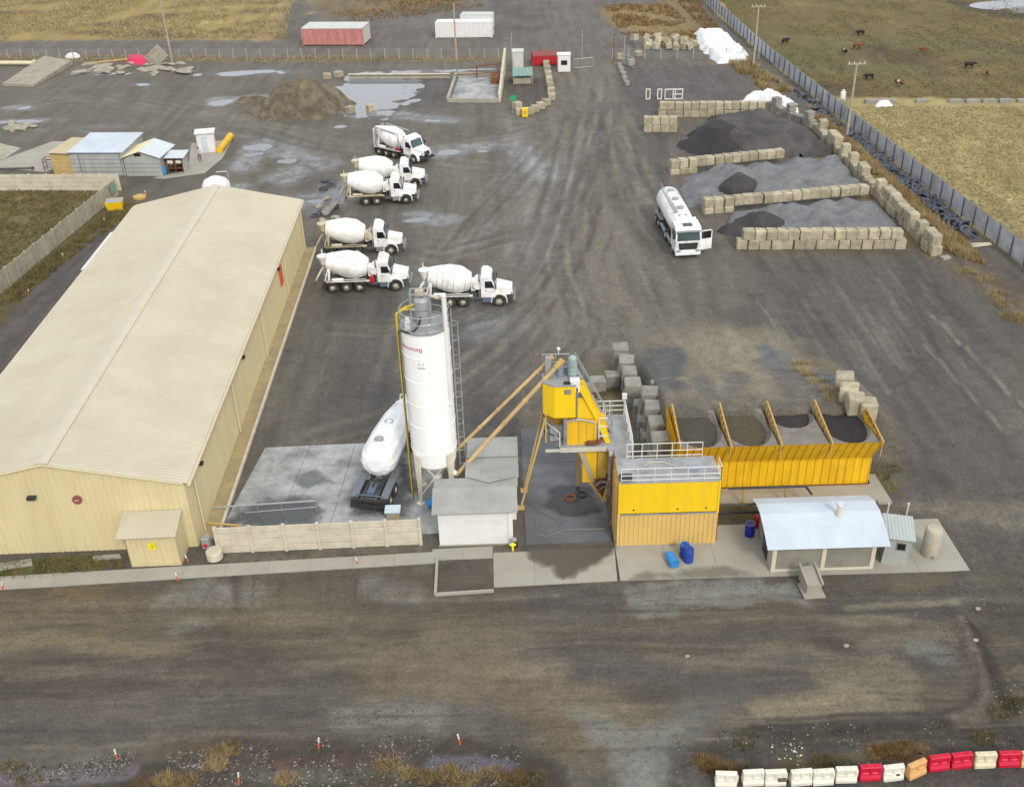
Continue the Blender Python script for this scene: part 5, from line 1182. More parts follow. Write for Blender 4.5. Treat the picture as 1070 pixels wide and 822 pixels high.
mb = MB(); mb.tube([(2.6, .42, 3.58), (8.6, .3, 3.3)], .035, 5); mb.tube([(2.6, -.42, 3.58), (8.6, -.3, 3.3)], .035, 5); mb.tube([(9.0, -.2, 3.1), (9.2, -.2, 3.5), (9.2, .2, 3.5), (9.0, .2, 3.1)], .04, 5); mb.build('top_rail', 'tank_white', tnk)
# pump unit beside the trailer
pu = thing('pump_cabinet', 'small pale blue topped pump cabinet standing by the panel wall', 'cabinet', (-7.75, 52.2, .06))
MB().box((0, 0, .62), (.75, .6, 1.15), c2=.02).build('body', 'concrete', pu); MB().box((0, .0, 1.28), (1.0, .8, .16), c2=.04).build('lid', mat('lid_blue', K(196, 212, 220), .5), pu)
MB().tube([(-.5, -.7, .1), (-.45, -.7, .6), (0, -.75, .9), (.5, -.8, .85), (1.1, -.95, .6), (1.35, -1.1, .1)], .045, 7).tube([(-.5, -.7, .1), (-.5, -.7, .75), (-.3, -.5, .8)], .045, 7).tube([(.35, -.3, .1), (.35, -.3, 1.1)], .05).build('pipe', 'yellow_tube', pu)
# ------------------------------------------------------------------ heaps
def heap(name, label, cat, pts, hfun, m, step=.35, parent=None, warp=.6, kind=None):
    a = np.array(pts); x = np.arange(a[:, 0].min() - 1, a[:, 0].max() + 1, step); y = np.arange(a[:, 1].min() - 1, a[:, 1].max() + 1, step)
    X, Y = np.meshgrid(x, y)
    sd = poly_sd(X + warp*(vnoise(X, Y, .5, 5, 3) - .5)*2, Y + warp*(vnoise(X, Y, .5, 9, 3) - .5)*2, pts)
    Z = np.where(sd > 0, hfun(X, Y, sd), -.12) + gz(X, Y)
    ny_, nx_ = X.shape; ii = np.arange(ny_*nx_).reshape(ny_, nx_); keep = sd > -step*1.5
    k = (keep[:-1, :-1] & keep[:-1, 1:] & keep[1:, 1:] & keep[1:, :-1])
    f = np.stack([ii[:-1, :-1][k], ii[:-1, 1:][k], ii[1:, 1:][k], ii[1:, :-1][k]], 1)
    used = np.unique(f); rm = np.full(ny_*nx_, -1); rm[used] = np.arange(len(used))
    V = np.stack([X.ravel(), Y.ravel(), Z.ravel()], 1)[used]
    c = V.mean(0); c[2] = 0
    o = mesh_np(name, V - c, rm[f], MATS[m] if isinstance(m, str) else m, smooth=True); o.location = c
    return tag(o, label, cat, kind=kind)
def humps(X, Y, seed, n, x0, x1, y0, y1, h, slope):
    r = random.Random(seed); z = np.zeros(X.shape)
    for k in range(n):
        cx, cy, hh = r.uniform(x0, x1), r.uniform(y0, y1), h*r.uniform(.6, 1.1); z = np.maximum(z, hh - slope*np.hypot(X - cx, (Y - cy)*1.1))
    return z
rid = lambda X, Y, s, sc, seed: (vnoise(X, Y, sc, seed, 4) - .5) * s
heap('gravel_pile', 'grey gravel spread in the bay behind the two-row block wall', 'gravel pile', [(26, 95), (39.6, 94.2), (39.9, 105.5), (24, 103.6), (22.8, 100)], lambda X, Y, d: .4 + .8*sstep(0, 3, d)*(.4 + .6*sstep(24, 33, X)) + humps(X, Y, 3, 16, 28, 39.5, 97, 105, .85, .5) + .25*rid(X, Y, 1, .9, 3), 'gravel_grey')
heap('gravel_pile', 'dark brown gravel mound at the open mouth of the front bay', 'gravel pile', [(21.2, 98.6), (24, 96.3), (28.5, 96.5), (30, 99), (27.5, 102), (23.5, 102)], lambda X, Y, d: np.minimum(1.9, .75*d) + rid(X, Y, .5, .8, 4), 'gravel_dark', warp=.9)
heap('gravel_pile', 'wide blue grey gravel bed with rounded humps in the middle bay', 'gravel pile', [(19.4, 112), (19.8, 106.5), (22, 105.0), (39.9, 108), (39.9, 120.2), (24, 117.6), (20.5, 116)], lambda X, Y, d: .5*sstep(0, 2, d) + .95*sstep(0, 5, d)*(.3 + .7*sstep(19, 27, X))*(.6 + .4*sstep(106, 114, Y)) + humps(X, Y, 5, 24, 25, 39.5, 108, 120, .95, .5) + .25*rid(X, Y, 1, .9, 7), 'gravel_grey', warp=.9)
heap('gravel_pile', 'small dark sand mound on the edge of the blue grey gravel', 'gravel pile', [(23.2, 108.6), (24.8, 106.6), (27.2, 107.2), (28, 111.0), (25.6, 112.5)], lambda X, Y, d: 1.2 + np.minimum(1.3, .8*d), 'gravel_dark', warp=.5)
heap('sand_pile', 'large grey ridged sand heap against the far bay walls', 'sand pile', [(26, 121.4), (34, 121.4), (39.9, 121.6), (39.9, 131.5), (36.6, 139.5), (28, 139), (24, 131)], lambda X, Y, d: np.minimum(1.6, .6*d)*(.7 + .5*vnoise(X, Y, .35, 13, 4)) + humps(X, Y, 9, 22, 27, 39.5, 121, 135, 1.15, .5) + .3*rid(X, Y, 1, .9, 17), 'dust_grey' if False else mat('sand_grey', K(92, 89, 87), .95, var=.2, scale=1.4, dirt=K(66, 64, 64), damt=.9, dscale=.35, bump=.05, bscale=8), warp=1.0)
heap('sand_pile', 'black sand cone in front of the grey ridged heap', 'sand pile', [(21.5, 126.5), (24.5, 121.8), (29.8, 121.4), (32, 127), (30.5, 133), (24, 132.5)], lambda X, Y, d: np.minimum(2.6, .75*d) + rid(X, Y, .7, .5, 19), mat('sand_coal', K(58, 56, 58), .95, var=.2, scale=2, bump=.05), warp=.8)
c = P(312, 119)
heap('dirt_pile', 'brown earth pile with pale rubble crest beside the flooded pit', 'dirt pile', [(c.x - 8, c.y + 2), (c.x - 4, c.y - 3), (c.x + 4, c.y - 3.4), (c.x + 8.3, c.y + 5), (c.x + 5, c.y + 8.5), (c.x - 2, c.y + 8)], lambda X, Y, d: np.minimum(4.2, .88*d) + rid(X, Y, .9, .6, 23), 'dirt_pile', warp=1.0)
c = P(256, 106); heap('dirt_pile', 'low brown mud heap at the foot of the earth pile', 'dirt pile', [(c.x - 2, c.y - 1), (c.x + 3, c.y - 1.2), (c.x + 3.4, c.y + 1.5), (c.x - 1.5, c.y + 1.5)], lambda X, Y, d: np.minimum(.9, .6*d), 'dirt_pile')
def bags(name, label, px, H, seed):
    pts = [tuple(P(x, y).xy) for x, y in px]
    return heap(name, label, 'sack pile', pts, lambda X, Y, d: np.minimum(H, 1.1*d) + .32*np.abs(rid(X, Y, 2.2, .9, seed)) - .2*(vnoise(X, Y, 2.2, seed, 2) > .6), 'bag_white', step=.25, warp=.5)
bags('sack_pile', 'long stack of white plastic sacks by the far boundary', [(725, 36), (754, 33), (782, 58), (781, 66), (750, 67), (733, 52)], .95, 3)
bags('sack_pile', 'loose heap of white plastic sacks above the sand bay', [(772, 106), (795, 100), (800, 94), (812, 102), (832, 112), (834, 120), (812, 119), (796, 110)], 1.3, 9)
# ------------------------------------------------------------------ concrete blocks, every one its own object
BV = {}
def block_proto(m, k):
    if (m, k) in BV: return BV[(m, k)]
    r = random.Random(k); mb = MB(); mb.box((0, 0, .5), (1.06 + r.uniform(-.03, .03), 1.0, 1.0), c2=.07)
    mb.v = [(x + r.uniform(-.04, .04), y + r.uniform(-.045, .045), z + r.uniform(-.04, .04)) for x, y, z in mb.v]
    me_o = mb.build('concrete_block', m); me = me_o.data; bpy.data.objects.remove(me_o); BV[(m, k)] = me; return me
def block(x, y, z, rz, label, group, m='block_tan', s=(1, 1, 1), rx=0, ry=0):
    o = bpy.data.objects.new('concrete_block', block_proto(m, random.randrange(5))); COL.objects.link(o)
    o.location = (x, y, z); o.rotation_euler = (rx, ry, rz); o.scale = s
    return tag(o, label, 'concrete block', group)
def block_run(a, b, rows, label, group, m='block_tan', pitch=1.09, z0=-.05, drop=0, jit=.05, lag=.5):
    A, B = Vector(a), Vector(b); L = (B - A).length; d = (B - A)/L; n = int(L/pitch); ang = math.atan2(d.y, d.x)
    for j in range(rows):
        for k in range(n if j == 0 else n - 1 if lag else n):
            if random.random() < drop and j == rows - 1: continue
            p = A + d * ((k + .5 + (lag if j % 2 else 0)) * pitch)
            block(p.x + random.uniform(-jit, jit), p.y + random.uniform(-jit, jit), z0 + j*1.0 + gzh(p.x, p.y), ang + random.uniform(-.05, .05), label, group, m)
g = 'blocks of the stockpile bay walls'
block_run((22.6, 94.7), (39.2, 93.6), 2, 'lichened tan block in the two-row wall closing the front gravel bay', g)
block_run((21.0, 104.5), (39.4, 107.2), 1, 'tan block in the single wall between the two grey gravel bays', g, z0=.55)
block_run((21.0, 104.3), (24.4, 104.8), 1, 'tan block in the lower course at the open end of the middle wall', g, z0=-.4)
block_run((19.3, 117.2), (34, 120.2), 1, 'tan block in the wall between blue grey gravel and black sand', g, z0=.6)
block_run((19.3, 117.0), (23, 117.6), 1, 'tan block in the lower course beside the blue grey gravel', g, z0=-.4)
block_run((18.3, 133.8), (23.0, 133.3), 2, 'tan block in the short stub wall at the edge of the black sand', g, lag=0)
block_run((21.2, 140.5), (36.0, 139.0), 2, 'tan block in the furthest two-row bay wall under the white sacks', g, lag=0)
g2 = 'blocks of the long retaining wall'
block_run((41.0, 91.0), (40.6, 110.7), 2, 'pale weathered block in the long stepped retaining wall by the dry grass', g2, 'block_tan', jit=.16, drop=.3)
block_run((40.6, 110.9), (40.4, 132.3), 2, 'pale weathered block in the long retaining wall behind the gravel bays', g2, 'block_tan', jit=.16, drop=.45)
block_run((40.3, 132.7), (36.6, 143.2), 2, 'pale block in the bent end of the retaining wall near the sacks', g2, 'block_grey', jit=.12, drop=.3)
block(41.6, 90.2, 0, .3, 'flat broken block lying at the near end of the retaining wall', g2, 'block_grey', (.9, .8, .4))
g3 = 'blocks holding the loading ramp'
for px, py in ((648, 361), (654, 374), (658, 386), (661, 398)):
    q = P(px, py, 2.0)
    for j in range(2): block(q.x + random.uniform(-.08, .08), q.y, j*1.0 - .03, 1.5 + random.uniform(-.06, .06), 'grey block in the two-high row at the top of the loading ramp', g3, 'block_grey', (1.25, 1.15, 1.05))
for px, py in ((680, 407), (684, 422), (688, 438), (691, 455)):
    q = P(px, py, 3.0)
    for j in range(3): block(q.x + random.uniform(-.06, .06) - .12*(2 - j), q.y, j*1.0 - .03, 1.5 + random.uniform(-.08, .08), 'large grey block of the stack between mixing tower and yellow bins', g3, 'block_grey', (1.3, 1.3, 1.02))
for k in range(4):
    q = P(667 + 5*k, 420 + 17*k, 1.4)
    for j in range(2): block(q.x, q.y, j*.8 - .2, 1.4, 'grey block of the low outer course under the ramp stack', g3, 'block_grey', (1, .7, .8))
block(10.9, 65.2, 1.6, .2, 'mossy grey block lying on the ramp behind the stack', g3, 'block_grey', (1.2, .8, .8))
block(6.6, 68.3, 0, .1, 'square grey block next to the hoist platform, first of a pair', g3, 'block_grey', (1.05, 1, 1)); block(7.75, 68.9, 0, .05, 'square grey block of the pair touching the ramp row', g3, 'block_grey', (1.1, 1, 1.1))
for (px, py), l in zip(((881, 405), (886, 417), (893, 428), (905, 433)), ('pale block topmost in the group on the far side of the bins', 'pale block second in the group on the far side of the bins', 'pale block third in the group on the far side of the bins', 'pale block tucked against the end of the bins')):
    p = PG(px, py); block(p.x, p.y, p.z - .15, 1.3 + random.uniform(-.2, .2), l, g3, 'block_tan', (1.15, 1.15, 1.25))
g4 = 'dumped blocks outside the yard fence'
for k in range(30):
    px = random.uniform(662, 724); py = random.uniform(46, 52); p = P(px, py)
    block(p.x, p.y, random.choice((0, 0, .8)), random.uniform(0, 3), 'cream concrete block dumped in the long heap beyond the wire fence', g4, 'block_tan', (1.05,)*3, random.uniform(-.4, .4), random.uniform(-.4, .4))
g5 = 'blocks around the fuel bay'
for px, py in ((571, 70), (572, 75.5), (573, 81), (574, 87), (575, 93), (576, 99), (577, 105), (571, 111), (565, 114.5), (559, 117.5), (553, 120), (543, 121), (541, 114)):
    p = P(px, py); block(p.x, p.y + .4, 0, random.uniform(-.2, .2) + (1.5 if py < 106 else .35), 'pale block in the hooked row edging the fuel bay', g5, 'block_tan', (1, 1, .9))
for px, py in ((647, 70), (649, 74), (651, 79), (653, 84), (655, 89)):
    p = P(px, py); block(p.x, p.y, 0, 1.7, 'pale kerb block in the short row inside the gate', g5, 'block_grey', (.9, .7, .6))
for i, (px, py) in enumerate(((648, 62), (659, 68), (667, 59))):
    p = P(px, py); block(p.x, p.y, 0, .3*i, ('grey block by the gate post', 'round edged tan block just inside the gate', 'pale block standing alone near the gate')[i], g5, 'block_tan', (1, .8, .9))
g6 = 'blocks of the field boundary'
for k in range(13):
    px = 858 + k*17.5
    if k in (2, 5, 7): continue
    p = P(px, 108 - (px - 858)*.004); block(p.x, p.y, -.5, random.uniform(-.1, .1), 'weathered block in the broken boundary row across the pasture', g6, 'block_grey', (1.5 + random.uniform(0, .5), .7, 1.0))
for k, (px, py) in enumerate(((342, 82), (354, 80), (366, 117), (388, 115))):
    p = P(px, py); block(p.x, p.y, -.2, random.uniform(0, 1), ('tan block at the crest side of the flooded pit', 'tan block behind the flooded pit next to another', 'muddy block at the near shore of the flooded pit', 'darker muddy block by the near shore, beside its pale fellow')[k], 'blocks round the flooded pit', 'block_tan', (1.2, 1, 1))
# ------------------------------------------------------------------ workshop house, hut, tank
hs = thing('block_workshop', 'small grey block workshop with pale blue corrugated roof and chimney', 'workshop', (14.96, 46.72, .075))
mb = MB(); mb.bx(0, 6.02, 0, .12, 0, 2.15); mb.bx(5.9, 6.02, .12, 3.4, 0, 2.1); mb.bx(0, 6.02, 3.3, 3.42, 0, 2.3); mb.bx(0, .12, .12, 3.3, 0, 2.15)
mb.extr([(0, .12, 2.15), (0, 3.3, 2.3), (0, 1.85, 2.85)], (.1, 0, 0)); mb.build('wall', 'fibre_wall', hs)
mb = MB()
for z in range(8): mb.bx(.26, 2.9, -.025, 0, .18 + z*.24, .18 + z*.24 + .19); mb.bx(3.1, 5.8, -.025, 0, .18 + z*.24, .18 + z*.24 + .19)
mb.build('cladding', 'fibre_wall', hs)
for x in (.0, 2.9, 5.8): MB().bx(x - .01, x + .23, -.06, .14, 0, 2.12).build('pillar', 'pillar', hs)
MB().bx(-.02, 6.04, -.045, 0, 0, .17).build('plinth', 'pillar', hs)
rp = [(-.55, 2.08), (.7, 2.62), (1.8, 2.9), (2.8, 2.86), (3.8, 2.5)]
for (ya, za), (yb_, zb) in zip(rp, rp[1:]): MB().ribs((-.5, ya, za), (7.1, 0, 0), (0, yb_ - ya + .01, zb - za), (0, -(zb - za), yb_ - ya), .2, .014, prof='sine').build('roof', 'roof_blue', hs)
ch = MB().cyl((4.05, 1.5, 2.7), (4.05, 1.5, 3.65), .14).build('chimney', 'pillar', hs); MB().cyl((4.05, 1.5, 3.65), (4.05, 1.5, 3.8), .24, .1).box((4.05, 1.5, 3.72), (.42, .3, .12)).build('cap', 'pale_roof', ch)
mb = MB(); mb.bx(-.05, 0, .9, 2.1, .02, 1.95); dw = mb.build('door', 'black_metal', hs); mb = MB(); mb.bx(-.07, -.05, 1.0, 1.5, 1.0, 1.7); mb.bx(-.07, -.05, 1.62, 2.0, .4, 1.2); mb.build('door_glass', 'glass', dw)
mb = MB(); mb.bx(-.04, 0, .1, .85, .02, 2.1); mb.build('side_panel', 'zinc_wall', hs)
mb = MB(); mb.tube([(-.2, 3.5, 2.4), (-.6, 3.6, 2.2), (-3.0, 3.8, 2.1)], .07); mb.build('flue_pipe', 'black_metal', hs)
ht = thing('sheet_hut', 'leaning grey sheet metal hut with one small dark window', 'hut', (22.3, 46.95, .075), rad(-14))
mb = MB(); mb.extr([(-.72, 0, 0), (.72, 0, 0), (.82, 0, 2.0), (-.62, 0, 2.0)], (0, 1.9, 0)); mb.build('wall', 'zinc_wall', ht)
MB().ribs((-.8, -.15, 2.0), (1.75, 0, 0), (0, 2.3, .12), (0, 0, 1), .2, .02).build('roof', mat('hut_roof', K(182, 192, 188), .5, var=.1), ht)
wn = MB().bx(-.05, .5, -.03, .0, 1.15, 1.7).build('window_frame', 'fibre_wall', ht); MB().bx(.0, .45, -.04, -.03, 1.2, 1.65).build('pane', 'dark_glass', wn)
t = thing('cylinder_tank', 'pale upright concrete coloured cylinder tank alone on the apron', 'tank', (24.78, 47.9, .075))
MB().lathe((0, 0, 0), (0, 0, 1), [(0, .5), (.05, .53), (1.75, .52), (1.9, .42), (1.98, 0)], 24).build('shell', mat('tank_pale', K(190, 184, 166), .7, var=.1, dirt=K(150, 144, 128), damt=.4), t)
MB().tube([(-.5, 0, 1.0), (-.85, .1, 1.15)], .05).tube([(0, -.5, .15), (0, -.62, .15)], .08).build('pipe_stub', 'grey_metal', t)
for i, (px, py, h) in enumerate(((926, 541, 1.1), (947, 538, .9))):
    p = P(px, py); tag(MB().cyl((0, 0, 0), (0, 0, h), .05, n=8).box((0, 0, h), (.12, .12, .05)).build('marker_post', 'rail_white', loc=(p.x, p.y, 0)), ('taller white post behind the sheet metal hut', 'shorter white post at the back edge of the apron')[i], 'post')
st = thing('concrete_trough', 'narrow concrete trough with sloping lid and base plate below the workshop', 'trough', (16.95, 44.65, 0), rad(4))
mb = MB(); mb.extr([(-.42, .0, .1), (-.42, 0, .75), (-.42, 1.4, 1.0), (-.42, 1.4, .1)], (.84, 0, 0)); mb.build('body', 'concrete', st)
mb = MB(); mb.extr([(-.5, -.08, .78), (-.5, 1.5, 1.06), (-.38, 1.5, 1.06), (-.38, -.08, .78)], (0, 0, .12)); mb.extr([(.38, -.08, .78), (.38, 1.5, 1.06), (.5, 1.5, 1.06), (.5, -.08, .78)], (0, 0, .12)); mb.build('rim', 'concrete', st)
MB().bx(-.62, .62, -.3, 1.0, 0, .1).build('base', 'concrete', st)
p = P(922, 526); tag(MB().extr([(-.28, 1.6, .05), (.3, 1.6, .05), (.45, -1.5, .05), (-.45, -1.5, .05)], (0, 0, .18)).build('concrete_plank', 'concrete', loc=(p.x + .1, 54.3, 0)), 'long grey concrete plank lying beyond the end of the bins', 'plank')
# ------------------------------------------------------------------ drums
def drum(px, py, m, label, z=.075, lying=None, top=None):
    p = P(px, py, z); t = thing('plastic_drum', label, 'drum', (p.x, p.y, z), random.uniform(0, 6) if lying is None else 0, 'blue plastic drums')
    r, h = .3, .92; pr = [(0, .26), (.03, r), (.28, r), (.3, r + .015), (.33, r), (.6, r), (.62, r + .015), (.65, r), (.86, r), (.92, .25), (.92, 0)]
    M = Matrix.Identity(4)
    if lying is not None: M = Matrix.Translation((0, 0, r)) @ Matrix.Rotation(rad(lying), 4, 'Z') @ Matrix.Rotation(rad(90), 4, 'Y') @ Matrix.Translation((0, 0, -.46))
    mb = MB(); mb.M = M; mb.lathe((0, 0, 0), (0, 0, 1), pr, 20); mb.build('barrel', m, t)
    mb = MB(); mb.M = M; mb.cyl((.14, 0, .91), (.14, 0, .96), .04); mb.cyl((-.14, 0, .91), (-.14, 0, .96), .04); mb.lathe((0, 0, .9), (0, 0, 1.5), [(0, .27), (.05, .29), (.05, .25), (.0, .24)], 18); mb.build('lid', top or m, t)
drum(702, 588, 'blue_light', 'light blue plastic drum tipped on its side near the control room', lying=-78)
drum(715, 581, 'blue_dark', 'dark blue drum with a pale patch against the tan container', top='blue_light')
drum(719, 586, 'blue_dark', 'dark blue drum standing in front of its twin')
drum(783, 559, mat('blue_deep', K(26, 40, 150), .4, var=.06), 'deep blue drum with grey lid by the workshop door', top='grey_metal')
p = P(789, 553); tag(MB().lathe((0, 0, .3), (.1, 0, 2), [(0, .0), (0, .18), (.05, .22), (.5, .2), (.62, .1), (.62, 0)], 14).box((.0, 0, .16), (.3, .3, .32)).build('red_canister', 'red_paint', loc=(p.x + .12, p.y + .15, .075)), 'red canister on a stand beside the deep blue drum', 'canister')
# small things by the panel wall and the warehouse corner
p = P(225, 583); tag(MB().lathe((0, 0, 0), (0, 0, 1), [(0, .5), (.5, .5), (.55, .46), (.55, 0)], 24).build('concrete_ring', 'fence_concrete', loc=(p.x, p.y, .07)), 'round pale concrete drum at the end of the panel wall', 'concrete drum')
p = P(217, 572); b_ = thing('signal_bin', 'pale grey bin with a red dot by the warehouse corner', 'bin', (p.x, p.y, .07)); MB().box((0, 0, .4), (.5, .5, .8), c2=.04).build('body', 'galv', b_); MB().cyl((-.02, -.25, .3), (-.02, -.28, .3), .14).build('red_mark', 'ink_red', b_)
gt = thing('pipe_barrier', 'grey steel pipe barrier on posts across the parking slab', 'barrier', (P(222, 530).x, P(222, 530).y, .05))
a0 = Vector(gt.location); pts = [P(222, 530, 1.0) - a0, P(330, 523, 1.0) - a0]; d = pts[1] - pts[0]
mb = MB(); mb.tube(pts, .06, 8); mb.tube([pts[0] + Vector((2, 0, -.5)), pts[1] + Vector((0, 0, -.5))], .03, 6); mb.build('rail', 'galv', gt)
for q in (.25, .43, .66, .99): p = pts[0] + d*q; MB().cyl((p.x, p.y, 0), (p.x, p.y, p.z + .06), .05, n=8).build('post', 'grey_metal', gt)
yb = thing('yellow_boom', 'low yellow and grey boom pole lying from the warehouse wall', 'boom', (P(216, 546).x, P(216, 546).y, .1)); a0 = Vector(yb.location)
A, B, C_ = P(216, 546, .45) - a0, P(252, 549, .35) - a0, P(285, 551, .25) - a0
MB().tube([A, B], .07, 8).build('pole', 'ochre', yb); MB().tube([B, C_], .05, 8).build('pole_end', 'galv', yb); MB().box((B.x, B.y, B.z/2), (.14, .14, max(.1, B.z))).build('rest', 'grey_metal', yb)
p = P(536, 577); v_ = thing('yellow_valve', 'small yellow valve with dark motor at the cabin corner', 'valve', (p.x, p.y + .1, .07))
MB().cyl((0, 0, 0), (0, 0, .4), .07).ball((0, 0, .45), .15).cyl((-.2, 0, .45), (.2, 0, .45), .06).build('body', 'sign_yellow', v_); MB().box((.15, .25, .35), (.32, .3, .5)).build('motor', 'black_metal', v_); MB().cyl((.1, .25, .6), (.1, .25, .7), .16).build('cap', 'galv', v_)
mb = MB(); q = [P(x, y, .08) for x, y in ((560, 545), (562, 558), (570, 561), (580, 557), (592, 553), (615, 553), (632, 552), (640, 546))]; mb.tube(q, .03, 5)
tag(mb.build('water_hose', 'hose_grey'), 'pale water hose looping across the wet bay under the mixer', 'hose')
mb = MB(); mb.tube([P(x, y, .08) for x, y in ((548, 520), (562, 533), (585, 545), (600, 540))], .02, 5); tag(mb.build('cable', 'hose_grey'), 'thin cable trailing on the dark wet bay floor', 'cable')
for i, (px, py, r) in enumerate(((596, 521, .4), (608, 517, .36))):
    p = P(px, py); tag(MB().lathe((0, 0, 0), (0, 0, 1), [(0, r*.6), (0, r), (.08, r), (.08, r*.6), (0, r*.6)], 18).build('drain_ring', 'rust' if i == 0 else 'black_metal', loc=(p.x, p.y, .05)), ('rusty ring lying on the wet bay floor', 'dark ring beside the rusty one on the wet bay floor')[i], 'ring')
# ------------------------------------------------------------------ plastic road barriers
def barrier_proto(m):
    xs_ = [-.51, -.47, -.4, -.36, -.1, -.06, .06, .1, .36, .4, .47, .51]; zs_ = [0, .03, .22, .42, .5, .55, .8, .86, .93, .96]
    def yf(z): return .28 if z < .22 else .28 - .1*(z - .22)/.2 if z < .42 else .18 - .04*(z - .42)/.54
    def pocket(i, j): return .05 if (i in (3, 4, 7, 8) and j in (5, 6)) else 0
    vs = []; nx_, nz_ = len(xs_), len(zs_)
    for sgn in (-1, 1):
        for j, z in enumerate(zs_):
            for i, x in enumerate(xs_):
                e = .03 if i in (0, nx_ - 1) or j in (0, nz_ - 1) else 0
                vs.append((x, sgn*(yf(z) - pocket(i, j) - e), z))
    fs = []; o = nx_*nz_
    for j in range(nz_ - 1):
        for i in range(nx_ - 1):
            q = (j*nx_ + i, j*nx_ + i + 1, (j+1)*nx_ + i + 1, (j+1)*nx_ + i); fs.append(q); fs.append(tuple(o + k for k in q[::-1]))
    for j in range(nz_ - 1):
        for i in (0, nx_ - 1):
            q = (j*nx_ + i, (j+1)*nx_ + i, o + (j+1)*nx_ + i, o + j*nx_ + i); fs.append(q if i == 0 else q[::-1])
    for i in range(nx_ - 1):
        for j in (0, nz_ - 1):
            q = (j*nx_ + i, j*nx_ + i + 1, o + j*nx_ + i + 1, o + j*nx_ + i); fs.append(q[::-1] if j == 0 else q)
    mb = MB(); mb.add(vs, fs); mb.box((.55, 0, .45), (.08, .1, .5)); return mb, m
bp = {}
seq = 'WWWWWWRWORRCRO'; bx_ = (758, 786, 809, 836, 859, 883, 908, 932, 956, 979, 1002.5, 1027, 1052, 1075); by_ = (820, 819, 819, 818, 816, 814, 812.5, 811, 809, 804, 800.5, 800.5, 800, 799)
lab = {'W': 'white plastic road barrier', 'R': 'red plastic road barrier', 'O': 'faded orange plastic road barrier', 'C': 'cream plastic road barrier'}
extra = ['at the free end of the barrier line', 'second from the free end of the line', 'with a dirty dark patch, third from the free end', 'fourth from the free end, between white ones', 'fifth from the free end of the line', 'touching the first red barrier', 'alone between two white ones', 'with a small black square, beside the orange one', 'set askew between white and red', 'next to the askew orange one', 'between red and cream barriers', 'between two red ones', 'following the cream one', 'at the frame end after the last red one']
for i, c in enumerate(seq):
    t = thing('road_barrier', lab[c] + ' ' + extra[i], 'road barrier', (0, 0, 0), 0, 'plastic road barriers along the roadside')
    mname = {'W': 'barrier_white', 'R': 'barrier_red', 'O': 'barrier_orange', 'C': 'barrier_cream'}[c]
    if c not in bp:
        mb, _ = barrier_proto(mname); a = mb.build('body', mname, t)
        e = [MB().bx(x - .09, x + .09, -.06, .06, .95, .99).build('filler_cap', mname, t) for x in (-.27, .27)]; bp[c] = (a, *e)
    else:
        for ob in bp[c]: q = ob.copy(); COL.objects.link(q); q.parent = t
    j = min(max(i, 1), len(bx_) - 2); A_, B_ = P(bx_[j-1], by_[j-1]), P(bx_[j+1], by_[j+1]); p = P(bx_[i], by_[i])
    t.location = (p.x, p.y + .05, gzh(p.x, p.y)); t.scale = (.97, .9, .84); t.rotation_euler = (0, 0, math.atan2(B_.y - A_.y, B_.x - A_.x) + random.uniform(-.06, .06) + (.25 if i == 8 else 0))
    if i == 2: MB().box((.3, -.22, .45), (.4, .03, .3)).build('dirt_patch', 'dirt_pile', t)
    if i == 7: MB().box((.2, -.2, .4), (.16, .03, .16)).build('black_square', 'ink_dark', t)
# ------------------------------------------------------------------ orange and white markers
mk = [(123, 793, 'orange topped marker stake leaning in the near verge gravel'), (333, 781, 'orange white marker stake at the middle of the near verge'), (481, 778, 'orange white marker stake by the purple verge puddle'), (250, 820, 'white tipped stake at the lowest edge of the verge'), (374, 590, 'tiny orange white marker on the path beside the panel wall'), (186, 606, 'orange white marker at the path edge before the porch'), (3, 616, 'orange white marker at the far path end by the grass'), (197, 587, 'orange marker against the porch corner'), (30, 308, 'red white stake along the lane, nearest the camera'), (67, 270, 'red white stake midway along the lane'), (109, 233, 'orange stake just below the yellow skip'), (153, 204, 'thin white stake at the lane mouth by the yellow lid')]
for i, (px, py, l) in enumerate(mk):
    l = l.replace(', nearest the camera', ' closest to the road')
    p = P(px, py); t = thing('marker_stake', l, 'marker', (p.x, p.y, gzh(p.x, p.y)), 0, 'marker stakes'); big = 1.25 if py > 700 else 1
    tl = random.uniform(-.12, .12)
    MB().cyl((0, 0, 0), (tl*.6, .0, .34*big), .045).build('shaft', 'orange', t); MB().cyl((tl*.6, 0, .34*big), (tl, 0, .58*big), .045).build('tip', 'rail_white', t)
# ------------------------------------------------------------------ fences east and north
ft = thing('metal_fence', 'long grey metal panel fence along the dry field', 'fence', (48.9, 80, 0)); a0 = Vector((48.9, 80, 0))
fp = [Vector((49.2, 76, 0)), Vector((48.35, 88.4, 0)), Vector((45.5, 129, 0)), Vector((42.9, 171.6, 0)), Vector((41.4, 221, 0)), Vector((40.2, 262, 0))]
cnt = 0
for A, B in zip(fp, fp[1:]):
    L = (B - A).length; n = round(L/2.5); d = (B - A)/L
    for k in range(n):
        q0 = A + (B - A)*(k/n) - a0; q1 = A + (B - A)*((k + 1)/n) - a0
        q0 = q0 + d*.05; q1 = q1 - d*.05
        MB().ribs((q0.x, q0.y, .08), (q1.x - q0.x, q1.y - q0.y, 0), (0, 0, 1.95), (-1, 0, 0), .31, .05).build('panel', 'grey_sheet', ft); cnt += 1
        MB().box((q0.x - .1, q0.y - .05, 1.05), (.12, .12, 2.1)).build('post', mat('fence_post', K(104, 110, 120), .55) if 'fence_post' not in MATS else 'fence_post', ft)
